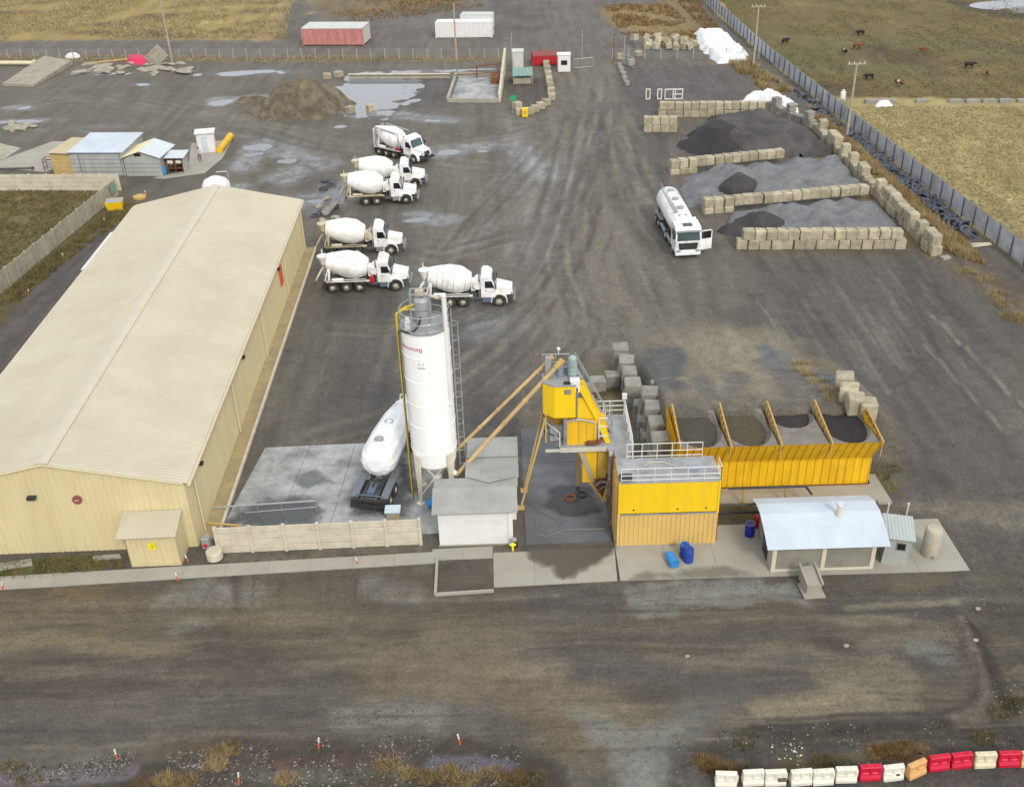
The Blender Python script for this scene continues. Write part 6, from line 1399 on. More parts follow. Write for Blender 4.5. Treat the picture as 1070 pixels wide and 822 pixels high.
def wire_fence(name, label, A, B, step, h=1.7):
    t = thing(name, label, 'fence', A); d = B - A; n = round(d.length/step)
    mb = MB()
    for k in range(n + 1):
        p = d*(k/n); MB().box((p.x, p.y, h/2), (.12, .12, h)).build('post', 'wood_pole', t)
    for z in (.2, .5, .8, 1.1, 1.4, 1.65): mb.tube([Vector((0, 0, z)), d + Vector((0, 0, z))], .012, 4)
    mb.build('wire', 'galv', t); return t
wire_fence('wire_fence', 'wire fence with pale posts along the road behind the yard', Vector((-96, 188.3, 0)), Vector((-.5, 176, 0)), 2.4)
wire_fence('wire_fence', 'short wire fence with pale posts from the gate to the metal fence', Vector((18.2, 173.6, 0)), Vector((41.5, 170.4, 0)), 2.5, 1.8)
for i, (px, py, h) in enumerate(((535, 66, 4.6), (608, 65, 5.0), (641, 66, 4.8), (652, 66, 4.2))):
    p = P(px, py); t = thing('gate_post', ('tall thin pole behind the fuel bay', 'tall pale pole on the near side of the gate', 'tall rust toned pole on the far side of the gate', 'tall grey pole carrying the open gate leaf')[i], 'pole', (p.x, p.y, 0))
    MB().cyl((0, 0, 0), (0, 0, h), .08, .06, n=8).build('pole', 'rust' if i == 2 else 'galv', t); MB().box((0, 0, h), (.3, .12, .08)).build('cap', 'galv', t)
p = P(650, 66); gl = thing('gate_leaf', 'open grey mesh gate leaf beside the yard entrance', 'gate', (p.x, p.y, 0), rad(-70))
mb = MB(); mb.tube([(0, 0, .1), (4.2, 0, .1), (4.2, 0, 1.7), (0, 0, 1.7), (0, 0, .1)], .05); mb.build('frame', 'galv', gl)
mb = MB()
for k in range(14): mb.tube([(.3*k, 0, .1), (.3*k, 0, 1.7)], .02, 4)
mb.build('bars', 'galv', gl)
p = P(600, 72); gl = thing('gate_leaf', 'low mesh gate leaf folded beside the white cabin', 'gate', (p.x, p.y, 0), rad(15)); mb = MB(); mb.tube([(0, 0, .1), (3.2, 0, .1), (3.2, 0, 1.5), (0, 0, 1.5), (0, 0, .1)], .05); mb.build('frame', 'galv', gl); mb = MB()
for k in range(10): mb.tube([(.33*k, 0, .1), (.33*k, 0, 1.5)], .02, 4)
mb.build('bars', 'galv', gl)
def upole(px, py, h, label, arm=True, lean=0):
    p = P(px, py); t = thing('utility_pole', label, 'utility pole', (p.x, p.y, 0)); MB().cyl((0, 0, 0), (lean, 0, h), .17, .11, n=10).build('pole', 'wood_pole', t)
    if arm:
        MB().box((lean, 0, h - .15), (2.2, .12, .14)).build('crossarm', 'wood_pole', t); mb = MB()
        for x in (-.95, -.35, .35, .95): mb.cyl((lean + x, 0, h - .08), (lean + x, 0, h + .16), .05, n=8)
        mb.build('insulators', 'rail_white', t)
upole(180, 65, 12, 'bare leaning pole behind the rubble and red tarp', False)
upole(477, 63, 9, 'thin bare pole in front of the white containers', False)
upole(787, 70, 9.2, 'utility pole with crossarm near the long sack stack')
upole(884, 147, 9.6, 'utility pole with crossarm in the dry grass by the metal fence')
# ------------------------------------------------------------------ tyres
tm = MB(); tm.lathe((0, 0, 0), (0, 0, 1), [(.06, .27), (0, .36), (.02, .5), (.12, .54), (.22, .5), (.24, .36), (.18, .27), (.06, .27)], 14); to = tm.build('tyre', 'tyre_blue'); tme = to.data; bpy.data.objects.remove(to)
for k in range(165):
    y = random.uniform(95.5, 132) if k < 140 else random.uniform(132, 150); x = 48.3 - (y - 88.4)*.0702 - 1.55 + random.uniform(-.75, .75)
    o = bpy.data.objects.new('tyre', tme); COL.objects.link(o); o.location = (x, y, gzh(x, y) + random.choice((.0, .15, .3))); o.rotation_euler = (random.choice((0, 0, .5, 1.2)) + random.uniform(-.2, .2), random.uniform(-.4, .4), random.uniform(0, 6))
    tag(o, 'old tyre in the bluish row dumped along the grey metal fence' if k < 140 else 'old tyre among the scattered ones near the sack heap', 'tyre', 'tyres along the metal fence')
for i, (px, py) in enumerate(((340, 190), (346, 194), (338, 198), (343, 219), (336, 222), (330, 226))):
    p = P(px, py); o = bpy.data.objects.new('tyre', tme); COL.objects.link(o); o.location = (p.x, p.y, 0); o.rotation_euler = (random.uniform(-.2, .2), 0, i)
    tag(o, 'worn tyre lying on dark ground between parked mixers and warehouse', 'tyre', 'loose tyres near the mixers')
def rock_mesh(seed, flat=.6, n=8):
    r = random.Random(seed); mb = MB(); mb.ball((0, 0, 0), 1, n, 5, (1, .8, flat)); cache = {}
    vv = []
    for p in mb.v:
        k = tuple(round(q, 3) for q in p)
        if k not in cache: f = r.uniform(.72, 1.2); cache[k] = tuple(q*f for q in p)
        vv.append(cache[k])
    mb.v = vv; mb.s = [False]*len(mb.f); o = mb.build('rubble', 'stone_pale'); me = o.data; bpy.data.objects.remove(o); return me
RM0 = [rock_mesh(k + 20) for k in range(3)]
# ------------------------------------------------------------------ zinc sheds and things by the lane
def base_w(a, b): A, B = P(*a), P(*b); return A, B, (B - A).length
def shed(name, label, cat, a, b, depth, h, wm, rm, rise=.5, gable=False, doors=None):
    A, B, w = base_w(a, b); ang = math.atan2(B.y - A.y, B.x - A.x); t = thing(name, label, cat, A, ang)
    if gable:
        mb = MB(); mb.extr([(0, 0, 0), (w, 0, 0), (w, 0, h), (w/2, 0, h + rise), (0, 0, h)], (0, depth, 0)); mb.build('wall', wm, t)
        MB().ribs((-.25, -.3, h - .08), (0, depth + .6, 0), (w/2 + .25, 0, rise + .08), (-rise, 0, w/2), .3, .03).build('roof', rm, t)
        MB().ribs((w + .25, -.3, h - .08), (0, depth + .6, 0), (-w/2 - .25, 0, rise + .08), (rise, 0, w/2), .3, .03).build('roof', 'pale_roof', t)
    else:
        mb = MB(); mb.extr([(0, 0, 0), (0, 0, h), (0, depth, h + rise), (0, depth, 0)], (w, 0, 0)); mb.build('wall', wm, t)
        MB().ribs((-.2, -.25, h + .02), (w + .4, 0, 0), (0, depth + .5, rise), (0, 0, 1), .3, .03).build('roof', rm, t)
    mb = MB()
    for z in range(1, int(h/.5)): mb.bx(.05, w - .05, -.03, .0, z*.5, z*.5 + .05)
    mb.build('wall_batten', 'grey_metal' if wm == 'zinc_wall' else wm, t)
    return t, w
shed('plywood_shed', 'low tan plywood lean-to against the zinc shed', 'shed', (57, 182), (79, 183), 5.2, 2.7, 'plywood', mat('tan_roof', K(196, 184, 150), .6, var=.1), .2)
zs, w = shed('zinc_shed', 'largest zinc sheet shed with flat pale blue roof', 'shed', (78, 183.5), (132, 183.5), 6.5, 2.9, 'zinc_wall', 'roof_blue', .35)
MB().bx(1.0, 1.1, -.06, 0, 0, 2.8).bx(6.2, 6.3, -.06, 0, 0, 2.8).build('door_frame', 'grey_metal', zs)
gs, w = shed('zinc_shed', 'smaller gabled zinc shed with cream and pale roof slopes', 'shed', (133, 184), (170, 184), 4.6, 2.4, 'zinc_wall', 'cream_roof', .75, True)
MB().bx(1.4, 2.2, -.04, 0, 2.45, 2.8).build('gable_vent', 'dark_glass', gs)
A = P(176, 181); sh = thing('tool_shelter', 'tiny open shelter with pale roof and brown shelf', 'shelter', (A.x, A.y, 0), rad(-4))
MB().ribs((-.2, -.3, 1.95), (2.5, 0, 0), (0, 2.4, .25), (0, 0, 1), .25, .03).build('roof', 'pale_roof', sh); mb = MB(); mb.bx(0, 2.1, 1.6, 1.7, 0, 1.95); mb.bx(2.0, 2.1, 0, 1.7, 0, 1.95); mb.build('wall', 'zinc_wall', sh)
mb = MB()
for x in (.05, 1.0, 1.95): mb.bx(x - .06, x + .06, .0, .12, 0, 1.95)
for z in (.5, 1.1, 1.6): mb.bx(0, 2.0, .1, 1.0, z, z + .06)
mb.build('shelf', 'rust', sh)
for i, x in enumerate((.45, 1.45)): tag(MB().box((0, 0, .2), (.7, .5, .4), c2=.06).build('white_box', 'barrier_white', loc=(A.x + x, A.y + .2, 1.16), rz=rad(-4)), ('white box on the tool shelter shelf next to the gabled shed', 'larger white box on the tool shelter shelf near the dark drum')[i], 'box')
def drum_at(px, py, m, l): drum(px, py, m, l, z=.02)
drum_at(172, 182, 'blue_light', 'bright blue drum in front of the gabled zinc shed'); drum_at(191, 177, 'blue_dark', 'dark blue drum at the tool shelter corner')
p = P(52, 179); rk = thing('pipe_rack', 'small purple steel rack beside the plywood lean-to', 'rack', (p.x, p.y, 0)); mb = MB()
for x in (-.6, .6):
    for y in (0, 1): mb.tube([(x, y, 0), (x, y, 1.5)], .05, 5)
for z in (.5, 1.1, 1.5): mb.tube([(-.6, 0, z), (.6, 0, z), (.6, 1, z), (-.6, 1, z), (-.6, 0, z)], .04, 5)
mb.build('frame', mat('purple', K(112, 84, 104), .6), rk)
A, B, w = base_w((208, 160.5), (226, 159)); pt = thing('portable_cabin', 'tall white portable cabin with overhanging flat roof', 'cabin', A, math.atan2(B.y - A.y, B.x - A.x))
MB().bx(0, w, 0, 1.6, 0, 2.5).build('wall', 'white_paint', pt); MB().bx(-.18, w + .18, -.2, 1.8, 2.5, 2.65).build('roof', 'white_paint', pt); MB().bx(.5, 1.25, -.03, 0, .1, 2.1).build('door', 'pale_roof', pt)
A, B = P(229, 157, .4), P(241, 142, .4); t = thing('yellow_pipe', 'thick yellow pipe with dusty top lying past the white portable cabin', 'pipe', A); d = B - A
MB().cyl((0, 0, 0), d, .42, n=16).build('pipe', 'yellow_bin', t); mb = MB()
for q in (.02, .5, .97): mb.cyl(d*q, d*(q + .02), .48, n=16)
mb.build('flange', 'ochre', t)
slab('yard_slab', [(196, 178), (160, 186), (172, 187), (214, 181), (232, 166), (243, 146), (200, 150)], .03, 'concrete')
slab('yard_slab', [(0, 176), (48, 180), (88, 162), (86, 148), (55, 148), (0, 168)], .03, 'concrete')
slab('yard_slab', [(-30, 148), (0, 150), (22, 155), (5, 166), (-30, 172)], .04, 'fence_grey')
A = P(112, 221); ys = thing('yellow_skip', 'yellow skip with grey load beside the lane wall', 'skip', (A.x + .9, A.y + .4, 0), rad(10))
mb = MB(); mb.add([(-.75, -.6, 0), (.75, -.6, 0), (.75, .6, 0), (-.75, .6, 0), (-.95, -.75, 1.15), (.95, -.75, 1.15), (.95, .75, 1.15), (-.95, .75, 1.15)], [(3,2,1,0),(0,1,5,4),(1,2,6,5),(2,3,7,6),(3,0,4,7)]); mb.build('tub', 'yellow', ys)
MB().bx(-.9, .9, -.7, .7, 1.0, 1.12).build('load', 'galv', ys)
p = P(146, 207); tag(MB().lathe((0, 0, 0), (0, 0, 1), [(0, .75), (.25, .75), (.35, .5), (.35, 0)], 16).build('yellow_dish', 'sign_yellow' if False else 'ochre', loc=(p.x, p.y, 0)), 'flat yellow lid lying near the lane mouth', 'lid')
t = thing('storage_tank', 'white domed storage tank peeking over the far warehouse ridge', 'tank', (-31.2, 107.5, 0)); MB().lathe((0, 0, 0), (0, 0, 1), [(0, 1.5), (3.7, 1.5), (4.2, 1.2), (4.55, .5), (4.6, 0)], 24).build('shell', 'white_paint', t); mb = MB(); mb.tube([(1.3, .6, 0), (1.3, .6, 4.9), (.2, .2, 5.0)], .06); mb.build('pipe', 'galv', t)
p = P(347, 222); t = thing('old_chute', 'grey worn chute section dumped behind the cream framed mixer', 'chute', (p.x, p.y, 0), rad(70)); mb = MB()
q_ = [(.5*math.cos(rad(a)), .5 - .45*math.sin(rad(a))) for a in range(0, 181, 30)]
for (y0, z0), (y1, z1) in zip(q_, q_[1:]): mb.extr([(-1.4, y0, z0 + .1), (-1.4, y1, z1 + .1), (1.4, y1*.8, z1 + .5), (1.4, y0*.8, z0 + .5)], (0, 0, .05))
mb.build('trough', 'block_grey', t); MB().box((1.1, 0, .25), (.2, .6, .5)).build('support', 'chassis', t)
for k, (px, py) in enumerate(((352, 214), (342, 208), (337, 231), (350, 228), (333, 216))):
    p = P(px, py); o = bpy.data.objects.new('rubble', RM0[k % 3]); COL.objects.link(o); o.location = (p.x, p.y, .1); o.scale = (.6, .45, .35); o.rotation_euler = (0, 0, k); tag(o, 'hardened concrete lump on dark ground behind the parked mixers', 'rubble', 'lumps behind the mixers')
# ------------------------------------------------------------------ rubble in the far corner
p0 = [P(3, 90), P(36, 91), P(76, 68), P(47, 63)]; c = sum(p0, Vector())/4
mb = MB(); mb.add([tuple(Vector((p.x - c.x, p.y - c.y, z))) for z in (0, ) for p in p0] + [(p.x - c.x, p.y - c.y, z) for p, z in zip(p0, (.4, .4, .75, .75))], [(3,2,1,0),(4,5,6,7),(0,1,5,4),(1,2,6,5),(2,3,7,6),(3,0,4,7)])
tag(mb.build('concrete_ramp', 'stone_pale', loc=c), 'broad weathered concrete ramp slab in the far yard corner', 'ramp')
RM = [rock_mesh(k) for k in range(5)]
for k in range(26):
    px = random.uniform(84, 196); py = random.uniform(66, 78) - abs(px - 140)*.03; p = P(px, py); s = random.uniform(.5, 1.35)
    o = bpy.data.objects.new('rubble', random.choice(RM)); COL.objects.link(o); o.location = (p.x, p.y, .1*s); o.scale = (s*1.5, s*1.1, s*.5); o.rotation_euler = (0, 0, random.uniform(0, 6))
    tag(o, 'broken concrete lump in the rubble below the red tarp', 'rubble', 'rubble in the far yard corner')
for k in range(9):
    px = random.uniform(0, 36); py = random.uniform(128, 138); p = P(px, py); s = random.uniform(.5, 1.1)
    o = bpy.data.objects.new('rubble', random.choice(RM)); COL.objects.link(o); o.location = (p.x, p.y, .1); o.scale = (s*1.4, s, s*.5); o.rotation_euler = (0, 0, random.uniform(0, 6))
    tag(o, 'tan rubble lump beside the thin yard puddle', 'rubble', 'rubble by the thin puddle')
p = P(165, 68); o = MB().box((0, 0, 1.4), (3.2, .3, 2.4), ry=rad(-38), c2=.04).build('concrete_slab', 'stone_pale', loc=(p.x, p.y, 0), rz=rad(10)); tag(o, 'tilted grey slab leaning on the rubble next to the red tarp', 'slab')
heap('red_tarp', 'crumpled red tarp over the rubble', 'tarp', [tuple(P(x, y).xy) for x, y in ((132, 66), (155, 69), (157, 61), (136, 58))], lambda X, Y, d: np.minimum(.75, .8*d) + rid(X, Y, .5, .8, 41), 'tarp_red', step=.3)
p = P(76, 60); tag(MB().lathe((0, 0, 0), (0, 0, 1), [(0, 1.3), (.3, 1.2), (.7, .7), (.8, 0)], 16).build('white_dome', 'white_paint', loc=(p.x, p.y, 0)), 'small white dome cover behind the ramp slab', 'cover')
A, B = P(96, 66, .6), P(132, 62, .6); tag(MB().cyl((0, 0, 0), B - A, .12).cyl((B - A), (B - A)*1.03, .2).build('yellow_pole', 'ochre', loc=A), 'yellow pole lying across the rubble', 'pole')
A, B = P(0, 65, .4), P(36, 66, .4); tag(MB().cyl((-4, 0, 0), B - A, .35).box(B - A, (.5, .9, .9)).build('white_pipe', 'barrier_cream', loc=A), 'pale pipe lying behind the ramp slab', 'pipe')
A, B = P(0, 176.5, .3), P(34, 175.5, .3); tag(MB().cyl((0, 0, 0), B - A, .12, n=8).box((B - A), (.3, .3, .3)).build('dark_pipe', 'chassis', loc=A), 'dark pipe lying on the pale slab near the plywood lean-to', 'pipe')
# ------------------------------------------------------------------ containers beyond the fence
def far_cont(name, label, a, b, depth, h, m, top):
    A, B, w = base_w(a, b); ang = math.atan2(B.y - A.y, B.x - A.x); t = thing(name, label, 'container', A, ang)
    MB().ribs((0, 0, .1), (w, 0, 0), (0, 0, h - .15), (0, -1, 0), .45, .06).ribs((w, 0, .1), (0, depth, 0), (0, 0, h - .15), (1, 0, 0), .45, .06).ribs((0, 0, .1), (0, depth, 0), (0, 0, h - .15), (-1, 0, 0), .45, .06).ribs((0, depth, .1), (w, 0, 0), (0, 0, h - .15), (0, 1, 0), .45, .06).build('wall', m, t)
    MB().bx(-.05, w + .05, -.05, depth + .05, h - .1, h + .05).build('roof', top, t); 
    for x in (0, w):
        for y in (0, depth): MB().box((x, y, h/2), (.2, .2, h)).build('corner_post', m, t)
    MB().bx(w + .06, w + .1, .3, depth - .3, .2, h - .2).build('door', top if m == 'container_red' else m, t)
far_cont('freight_container', 'faded red freight container pair with pale roof beyond the road', (317, 47.5), (380, 47.5), 5.2, 2.9, 'container_red', 'container_top')
far_cont('freight_container', 'long white freight container behind the thin pole', (456, 40), (514, 39.5), 2.6, 2.7, 'white_paint', 'white_paint')
far_cont('freight_container', 'shorter white container standing behind the long white one', (482, 31), (514, 31), 2.6, 2.6, 'white_paint', 'container_top')
# ------------------------------------------------------------------ fuel bay and settling pit near the gate
A, B, w = base_w((583, 76), (596, 75.5)); t = thing('guard_cabin', 'white guard cabin with square dark window by the gate', 'cabin', A); MB().box((w/2, .9, 1.3), (w, 1.8, 2.6), c2=.1).build('wall', 'white_paint', t); wf = MB().bx(.45, 1.5, -.04, 0, 1.1, 1.9).build('window', 'galv', t); MB().bx(.53, 1.42, -.06, -.04, 1.18, 1.82).build('pane', 'dark_glass', wf); MB().box((w/2, .9, 2.66), (w + .2, 2, .12), c2=.04).build('roof', 'white_paint', t)
far_cont('rusty_container', 'low rusty red container between the block row and guard cabin', (557, 69), (584, 68), 3.4, 1.5, 'red_paint', mat('rust_red', K(150, 74, 72), .8, var=.2, dirt=K(120, 88, 64), damt=.5))
A, B, w = base_w((536, 75), (547, 75)); t = thing('panel_shed', 'narrow pale panel shed behind the teal tarp roof', 'shed', A); MB().ribs((0, 0, 0), (w, 0, 0), (0, 0, 3.0), (0, -1, 0), .4, .04).bx(0, w, .05, 2, 0, 3).build('wall', 'container_top', t); MB().bx(-.1, w + .1, -.1, 2.1, 3, 3.1).build('roof', 'container_top', t)
A, B, w = base_w((536, 89), (557, 89)); t = thing('tarp_shelter', 'low shelter with teal tarp roof in the fuel bay', 'shelter', A); MB().ribs((0, 0, 1.3), (w, 0, 0), (0, 3.2, .5), (0, -.1, 1), .6, .05).build('roof', 'tarp_teal', t); mb = MB()
for x in (.1, w - .1):
    for y, h in ((.1, 1.3), (3.1, 1.75)): mb.box((x, y, h/2), (.1, .1, h))
mb.build('leg', 'galv', t); MB().bx(.2, w - .2, .5, 2.5, .02, .9).build('fuel_tank', 'fence_grey', t)
p = P(536, 119); t = thing('green_sign', 'small green sign on a thin post at the fuel bay corner', 'sign', (p.x, p.y, 0)); MB().cyl((0, 0, 0), (0, 0, 2.0), .05).build('post', 'galv', t); MB().box((.1, -.06, 2.2), (.85, .05, .7)).build('board', 'sign_green', t)
p = P(548.5, 122); t = thing('yellow_box', 'small yellow box standing before the hooked block row', 'box', (p.x, p.y, 0)); MB().box((0, 0, .62), (.85, .7, 1.2), c2=.05).build('body', 'yellow', t); MB().box((0, -.37, .7), (.4, .03, .35)).build('plate', 'ochre', t)
q = [P(468, 107), P(522, 107), P(526, 82), P(477, 80)]; c = q[0]; t = thing('settling_pit', 'concrete settling pit frame with rusty plates and muddy floor', 'pit', c); q = [v - c for v in q]
mb = MB()
for a, b in ((0, 1), (3, 2), (0, 3)):
    d = (q[b] - q[a]).normalized(); n_ = Vector((-d.y, d.x, 0))*.2; mb.prism([tuple((v).xy) for v in (q[a] - n_, q[b] - n_, q[b] + n_, q[a] + n_)], 0, .55 if a == 0 and b == 1 else .7)
mb.build('wall', 'concrete', t)
d = (q[2] - q[1]).normalized(); n_ = Vector((-d.y, d.x, 0))*.18; e0 = q[2] + d*8; mb = MB(); mb.extr([q[1] - n_, e0 - n_, e0 - n_ + Vector((0, 0, 2.8)), q[1] - n_ + Vector((0, 0, 1.2))], n_*2); mb.build('side_wall', 'fence_concrete', t)
mb = MB(); mb.prism([tuple(v.xy) for v in (q[0]*.95 + q[2]*.05, q[1]*.95 + q[3]*.05, q[2]*.95 + q[0]*.05, q[3]*.95 + q[1]*.05)], 0, .2); mb.build('mud_floor', 'slab_concrete', t)
mb = MB(); m_ = q[2] - Vector((1.6, 1.5, 0)); mb.box(m_ + Vector((.3, -.8, .6)), (1.2, 3.5, .9)); mb.tube([m_ + Vector((-2.5, 1.5, .2)), m_ + Vector((-2.5, 1.5, 2.0)), m_ + Vector((.8, 1.6, 2.2)), m_ + Vector((.8, 1.6, .2))], .1, 5); mb.tube([m_ + Vector((-6, 1.2, .8)), m_ + Vector((.8, 1.4, 1.0))], .06, 5); mb.build('rusty_frame', 'rust', t)
t = thing('edge_wall', 'long low pale wall at the back of the flooded pit', 'wall', P(365, 82)); A = P(365, 82); B = P(470, 81.5); d = B - A; MB().box(d*.5 + Vector((0, 0, .3)), (d.length, .35, .7), rz=math.atan2(d.y, d.x)).build('wall', 'fence_grey', t); MB().box(d*.5 + Vector((0, -.2, .68)), (d.length + .2, .5, .1), rz=math.atan2(d.y, d.x)).build('coping', 'fence_concrete', t)
for i, (px, w_) in enumerate(((677, .7), (689, .7), (700, 1.6), (708, 1.5))):
    p = P(px, 104); mb = MB(); h = 1.5; x0 = -w_/2; x1 = w_/2
    mb.bx(x0, x1, 0, .1, 0, .14); mb.bx(x0, x1, 0, .1, h - .14, h); mb.bx(x0, x0 + .14, 0, .1, .14, h - .14); mb.bx(x1 - .14, x1, 0, .1, .14, h - .14)
    for y in (0, 1.0): mb.bx(x0, x0 + .1, .1, 1.0, .02, .1)
    if i == 3: mb.bx(x0, x1, .02, .09, .68, .8)
    tag(mb.build('window_frame', 'rail_white', loc=(p.x, p.y, 0)), ('narrow empty white frame nearest the gate road', 'narrow empty white frame, second in its row', 'square empty white frame between narrow and divided ones', 'white frame with a middle bar at the row end')[i].replace('nearest the gate road', 'at the gate end of its row'), 'frame', 'empty frames by the bay wall')
p = P(922, 111); heap('white_sack', 'small white sack pile in the dry field by the boundary row', 'sack pile', [(p.x - 1.2, p.y - .6), (p.x + 1.3, p.y - .6), (p.x + 1.2, p.y + .8), (p.x - .8, p.y + .8)], lambda X, Y, d: np.minimum(.7, 1.2*d), 'bag_white', step=.2, warp=.2)
p = P(880, 106); tag(MB().box((0, 0, .7), (.7, .5, 1.4), c2=.1).cyl((0, 0, 1.4), (0, 0, 1.6), .2).build('white_post', 'white_paint', loc=(p.x, p.y, 0)), 'stubby white post where boundary row meets the metal fence', 'post')
for i, (px, py) in enumerate(((690, 60), (815, 70))):
    pass
# timber scraps near the fence
p = P(1025, 258); mb = MB(); mb.box((0, 0, .15), (2.2, .2, .12), rz=.2); mb.box((.1, .5, .12), (2.0, .2, .12), rz=.05); tag(mb.build('timber_planks', 'pillar', loc=(p.x, p.y, gzh(p.x, p.y))), 'two pale planks lying in dry grass near the metal fence', 'planks')
# ------------------------------------------------------------------ figures: skinned bodies
def skin_mesh(verts, edges, radii, sub=2):
    me = bpy.data.meshes.new('s'); me.from_pydata(verts, edges, []); o = bpy.data.objects.new('s', me); COL.objects.link(o)
    o.modifiers.new('Skin', 'SKIN'); sd = o.data.skin_vertices[0].data
    for k, r in enumerate(radii): sd[k].radius = r if isinstance(r, tuple) else (r, r)
    sd[0].use_root = True
    m = o.modifiers.new('Sub', 'SUBSURF'); m.levels = sub; m.render_levels = sub
    dg = bpy.context.evaluated_depsgraph_get(); out = bpy.data.meshes.new_from_object(o.evaluated_get(dg)); bpy.data.objects.remove(o)
    for p in out.polygons: p.use_smooth = True
    return out
pv = [(0,0,.95),(0,0,1.15),(0,0,1.38),(0,0,1.5),(0,-.01,1.58),(0,-.02,1.68),(0,-.01,1.76), (.1,0,.9),(.11,-.03,.5),(.11,.02,.09),(.11,-.14,.04),(-.1,0,.9),(-.12,.05,.5),(-.13,.1,.09),(-.13,-.06,.04),(.19,0,1.42),(.25,.02,1.15),(.24,-.1,.92),(.24,-.13,.83),(-.19,0,1.42),(-.26,.02,1.15),(-.25,-.08,.92),(-.25,-.1,.83)]
pe = [(0,1),(1,2),(2,3),(3,4),(4,5),(5,6),(0,7),(7,8),(8,9),(9,10),(0,11),(11,12),(12,13),(13,14),(2,15),(15,16),(16,17),(17,18),(2,19),(19,20),(20,21),(21,22)]
prr = [.15,.15,.17,.07,.06,.1,.06,.1,.075,.05,.04,.1,.075,.05,.04,.065,.05,.04,.045,.065,.05,.04,.045]
pm = skin_mesh(pv, pe, prr)
for m_ in ('trousers', 'shirt_pink', 'skin', 'ink_dark'): pm.materials.append(MATS[m_])
for f_ in pm.polygons:
    z = f_.center.z; x = abs(f_.center.x)
    f_.material_index = 3 if z < .1 else 2 if (z > 1.53 or (x > .19 and z < .97 and z > .7)) else 1 if z > .95 else 0
p = P(209.5, 169); pr_ = thing('person', 'person in pink top and blue trousers by the white portable cabin', 'person', (p.x, p.y, .03), rad(20)); b = bpy.data.objects.new('body', pm); COL.objects.link(b); b.parent = pr_
MB().ball((0, .02, 1.73), .115, 12, 8, (1, 1.05, .9)).build('hair', 'hair', pr_)
cv = [(0,0,1.0),(.45,0,1.02),(.8,0,1.05),(-.5,0,1.0),(-.85,0,1.05),(1.1,0,1.12),(1.38,0,1.02),(1.6,0,.85),(-1.0,0,.95),(-1.03,0,.5),(.62,.2,.75),(.62,.2,.4),(.6,.2,.04),(.62,-.2,.75),(.66,-.2,.4),(.68,-.2,.04),(-.68,.2,.78),(-.62,.2,.52),(-.74,.2,.36),(-.72,.2,.04),(-.68,-.2,.78),(-.6,-.2,.52),(-.72,-.2,.36),(-.7,-.2,.04),(1.3,.2,1.1),(1.3,-.2,1.1)]
ce = [(0,1),(1,2),(0,3),(3,4),(2,5),(5,6),(6,7),(4,8),(8,9),(1,10),(10,11),(11,12),(1,13),(13,14),(14,15),(3,16),(16,17),(17,18),(18,19),(3,20),(20,21),(21,22),(22,23),(5,24),(5,25)]
crr = [(.36,.36),(.36,.38),(.3,.34),(.35,.36),(.26,.28),.17,.15,.09,.05,.03,.15,.09,.055,.15,.09,.055,.17,.1,.065,.055,.17,.1,.065,.055,.04,.04]
for nm, ms in (('k', ('cow_black', 'cow_black')), ('b', ('cow_brown', 'cow_brown')), ('w', ('cow_black', 'cow_white')), ('r', ('cow_brown', 'cow_white'))):
    m_ = skin_mesh(cv, ce, crr, 1)
    for q in ms: m_.materials.append(MATS[q])
    for f_ in m_.polygons: f_.material_index = 1 if (-.15 < f_.center.x < .35 or f_.center.x > 1.35 or f_.center.z < .3) else 0
    BV[nm] = m_
cows = [(820, 46, 'k', 30, 1, 'dark cow grazing nearest the metal fence corner'), (899, 38, 'k', 200, 1, 'dark cow standing highest up in the pasture'), (895, 52, 'b', 10, 1, 'reddish brown cow on the green wet patch'), (882, 58, 'w', 100, 1, 'black and white cow next to the reddish brown one'), (965, 56, 'b', 160, .8, 'small brown cow alone in mid pasture'), (1012, 72, 'k', 5, 1.05, 'large black cow farthest from the metal fence'), (1031, 79, 'b', 80, .75, 'small reddish calf near the large black cow'), (908, 84, 'k', 190, 1, 'black cow just beyond the pole crossarm'), (939, 91, 'r', 120, 1, 'brown and white cow closest to the boundary row')]
for px, py, k, a, s, l in cows:
    p = P(px, py); o = bpy.data.objects.new('cow', BV[k]); COL.objects.link(o); o.location = (p.x, p.y, gzh(p.x, p.y)); o.rotation_euler = (0, 0, rad(a)); o.scale = (s*.74,)*3
    tag(o, l.replace('nearest the', 'close to the').replace('farthest from', 'well away from').replace('closest to', 'next to'), 'cow', 'cows in the pasture')
# ------------------------------------------------------------------ grasses and stones
def tufts(name, pos, h, spread, m, blades=6, wid=.035):
    n = len(pos); pos = np.asarray(pos); hh = h if hasattr(h, '__len__') else np.full(n, h)
    tot = n*blades; base = np.repeat(pos, blades, 0); H = np.repeat(hh, blades)*RNG.uniform(.6, 1.25, tot); a = RNG.uniform(0, 6.283, tot); b = RNG.uniform(0, 6.283, tot)
    r = spread*np.repeat(hh, blades)*RNG.uniform(0, 1, tot)
    bx = base[:, 0] + .35*r*np.cos(a); by = base[:, 1] + .35*r*np.sin(a); bz = base[:, 2] - .03
    w = wid*(.6 + np.repeat(hh, blades))
    v0 = np.stack([bx - w*np.cos(b), by - w*np.sin(b), bz], 1); v1 = np.stack([bx + w*np.cos(b), by + w*np.sin(b), bz], 1); v2 = np.stack([bx + r*np.cos(a), by + r*np.sin(a), bz + H], 1)
    V = np.stack([v0, v1, v2], 1).reshape(-1, 3); F = np.arange(tot*3).reshape(-1, 3)
    return tag(mesh_np(name, V, F, MATS[m]), kind='stuff')
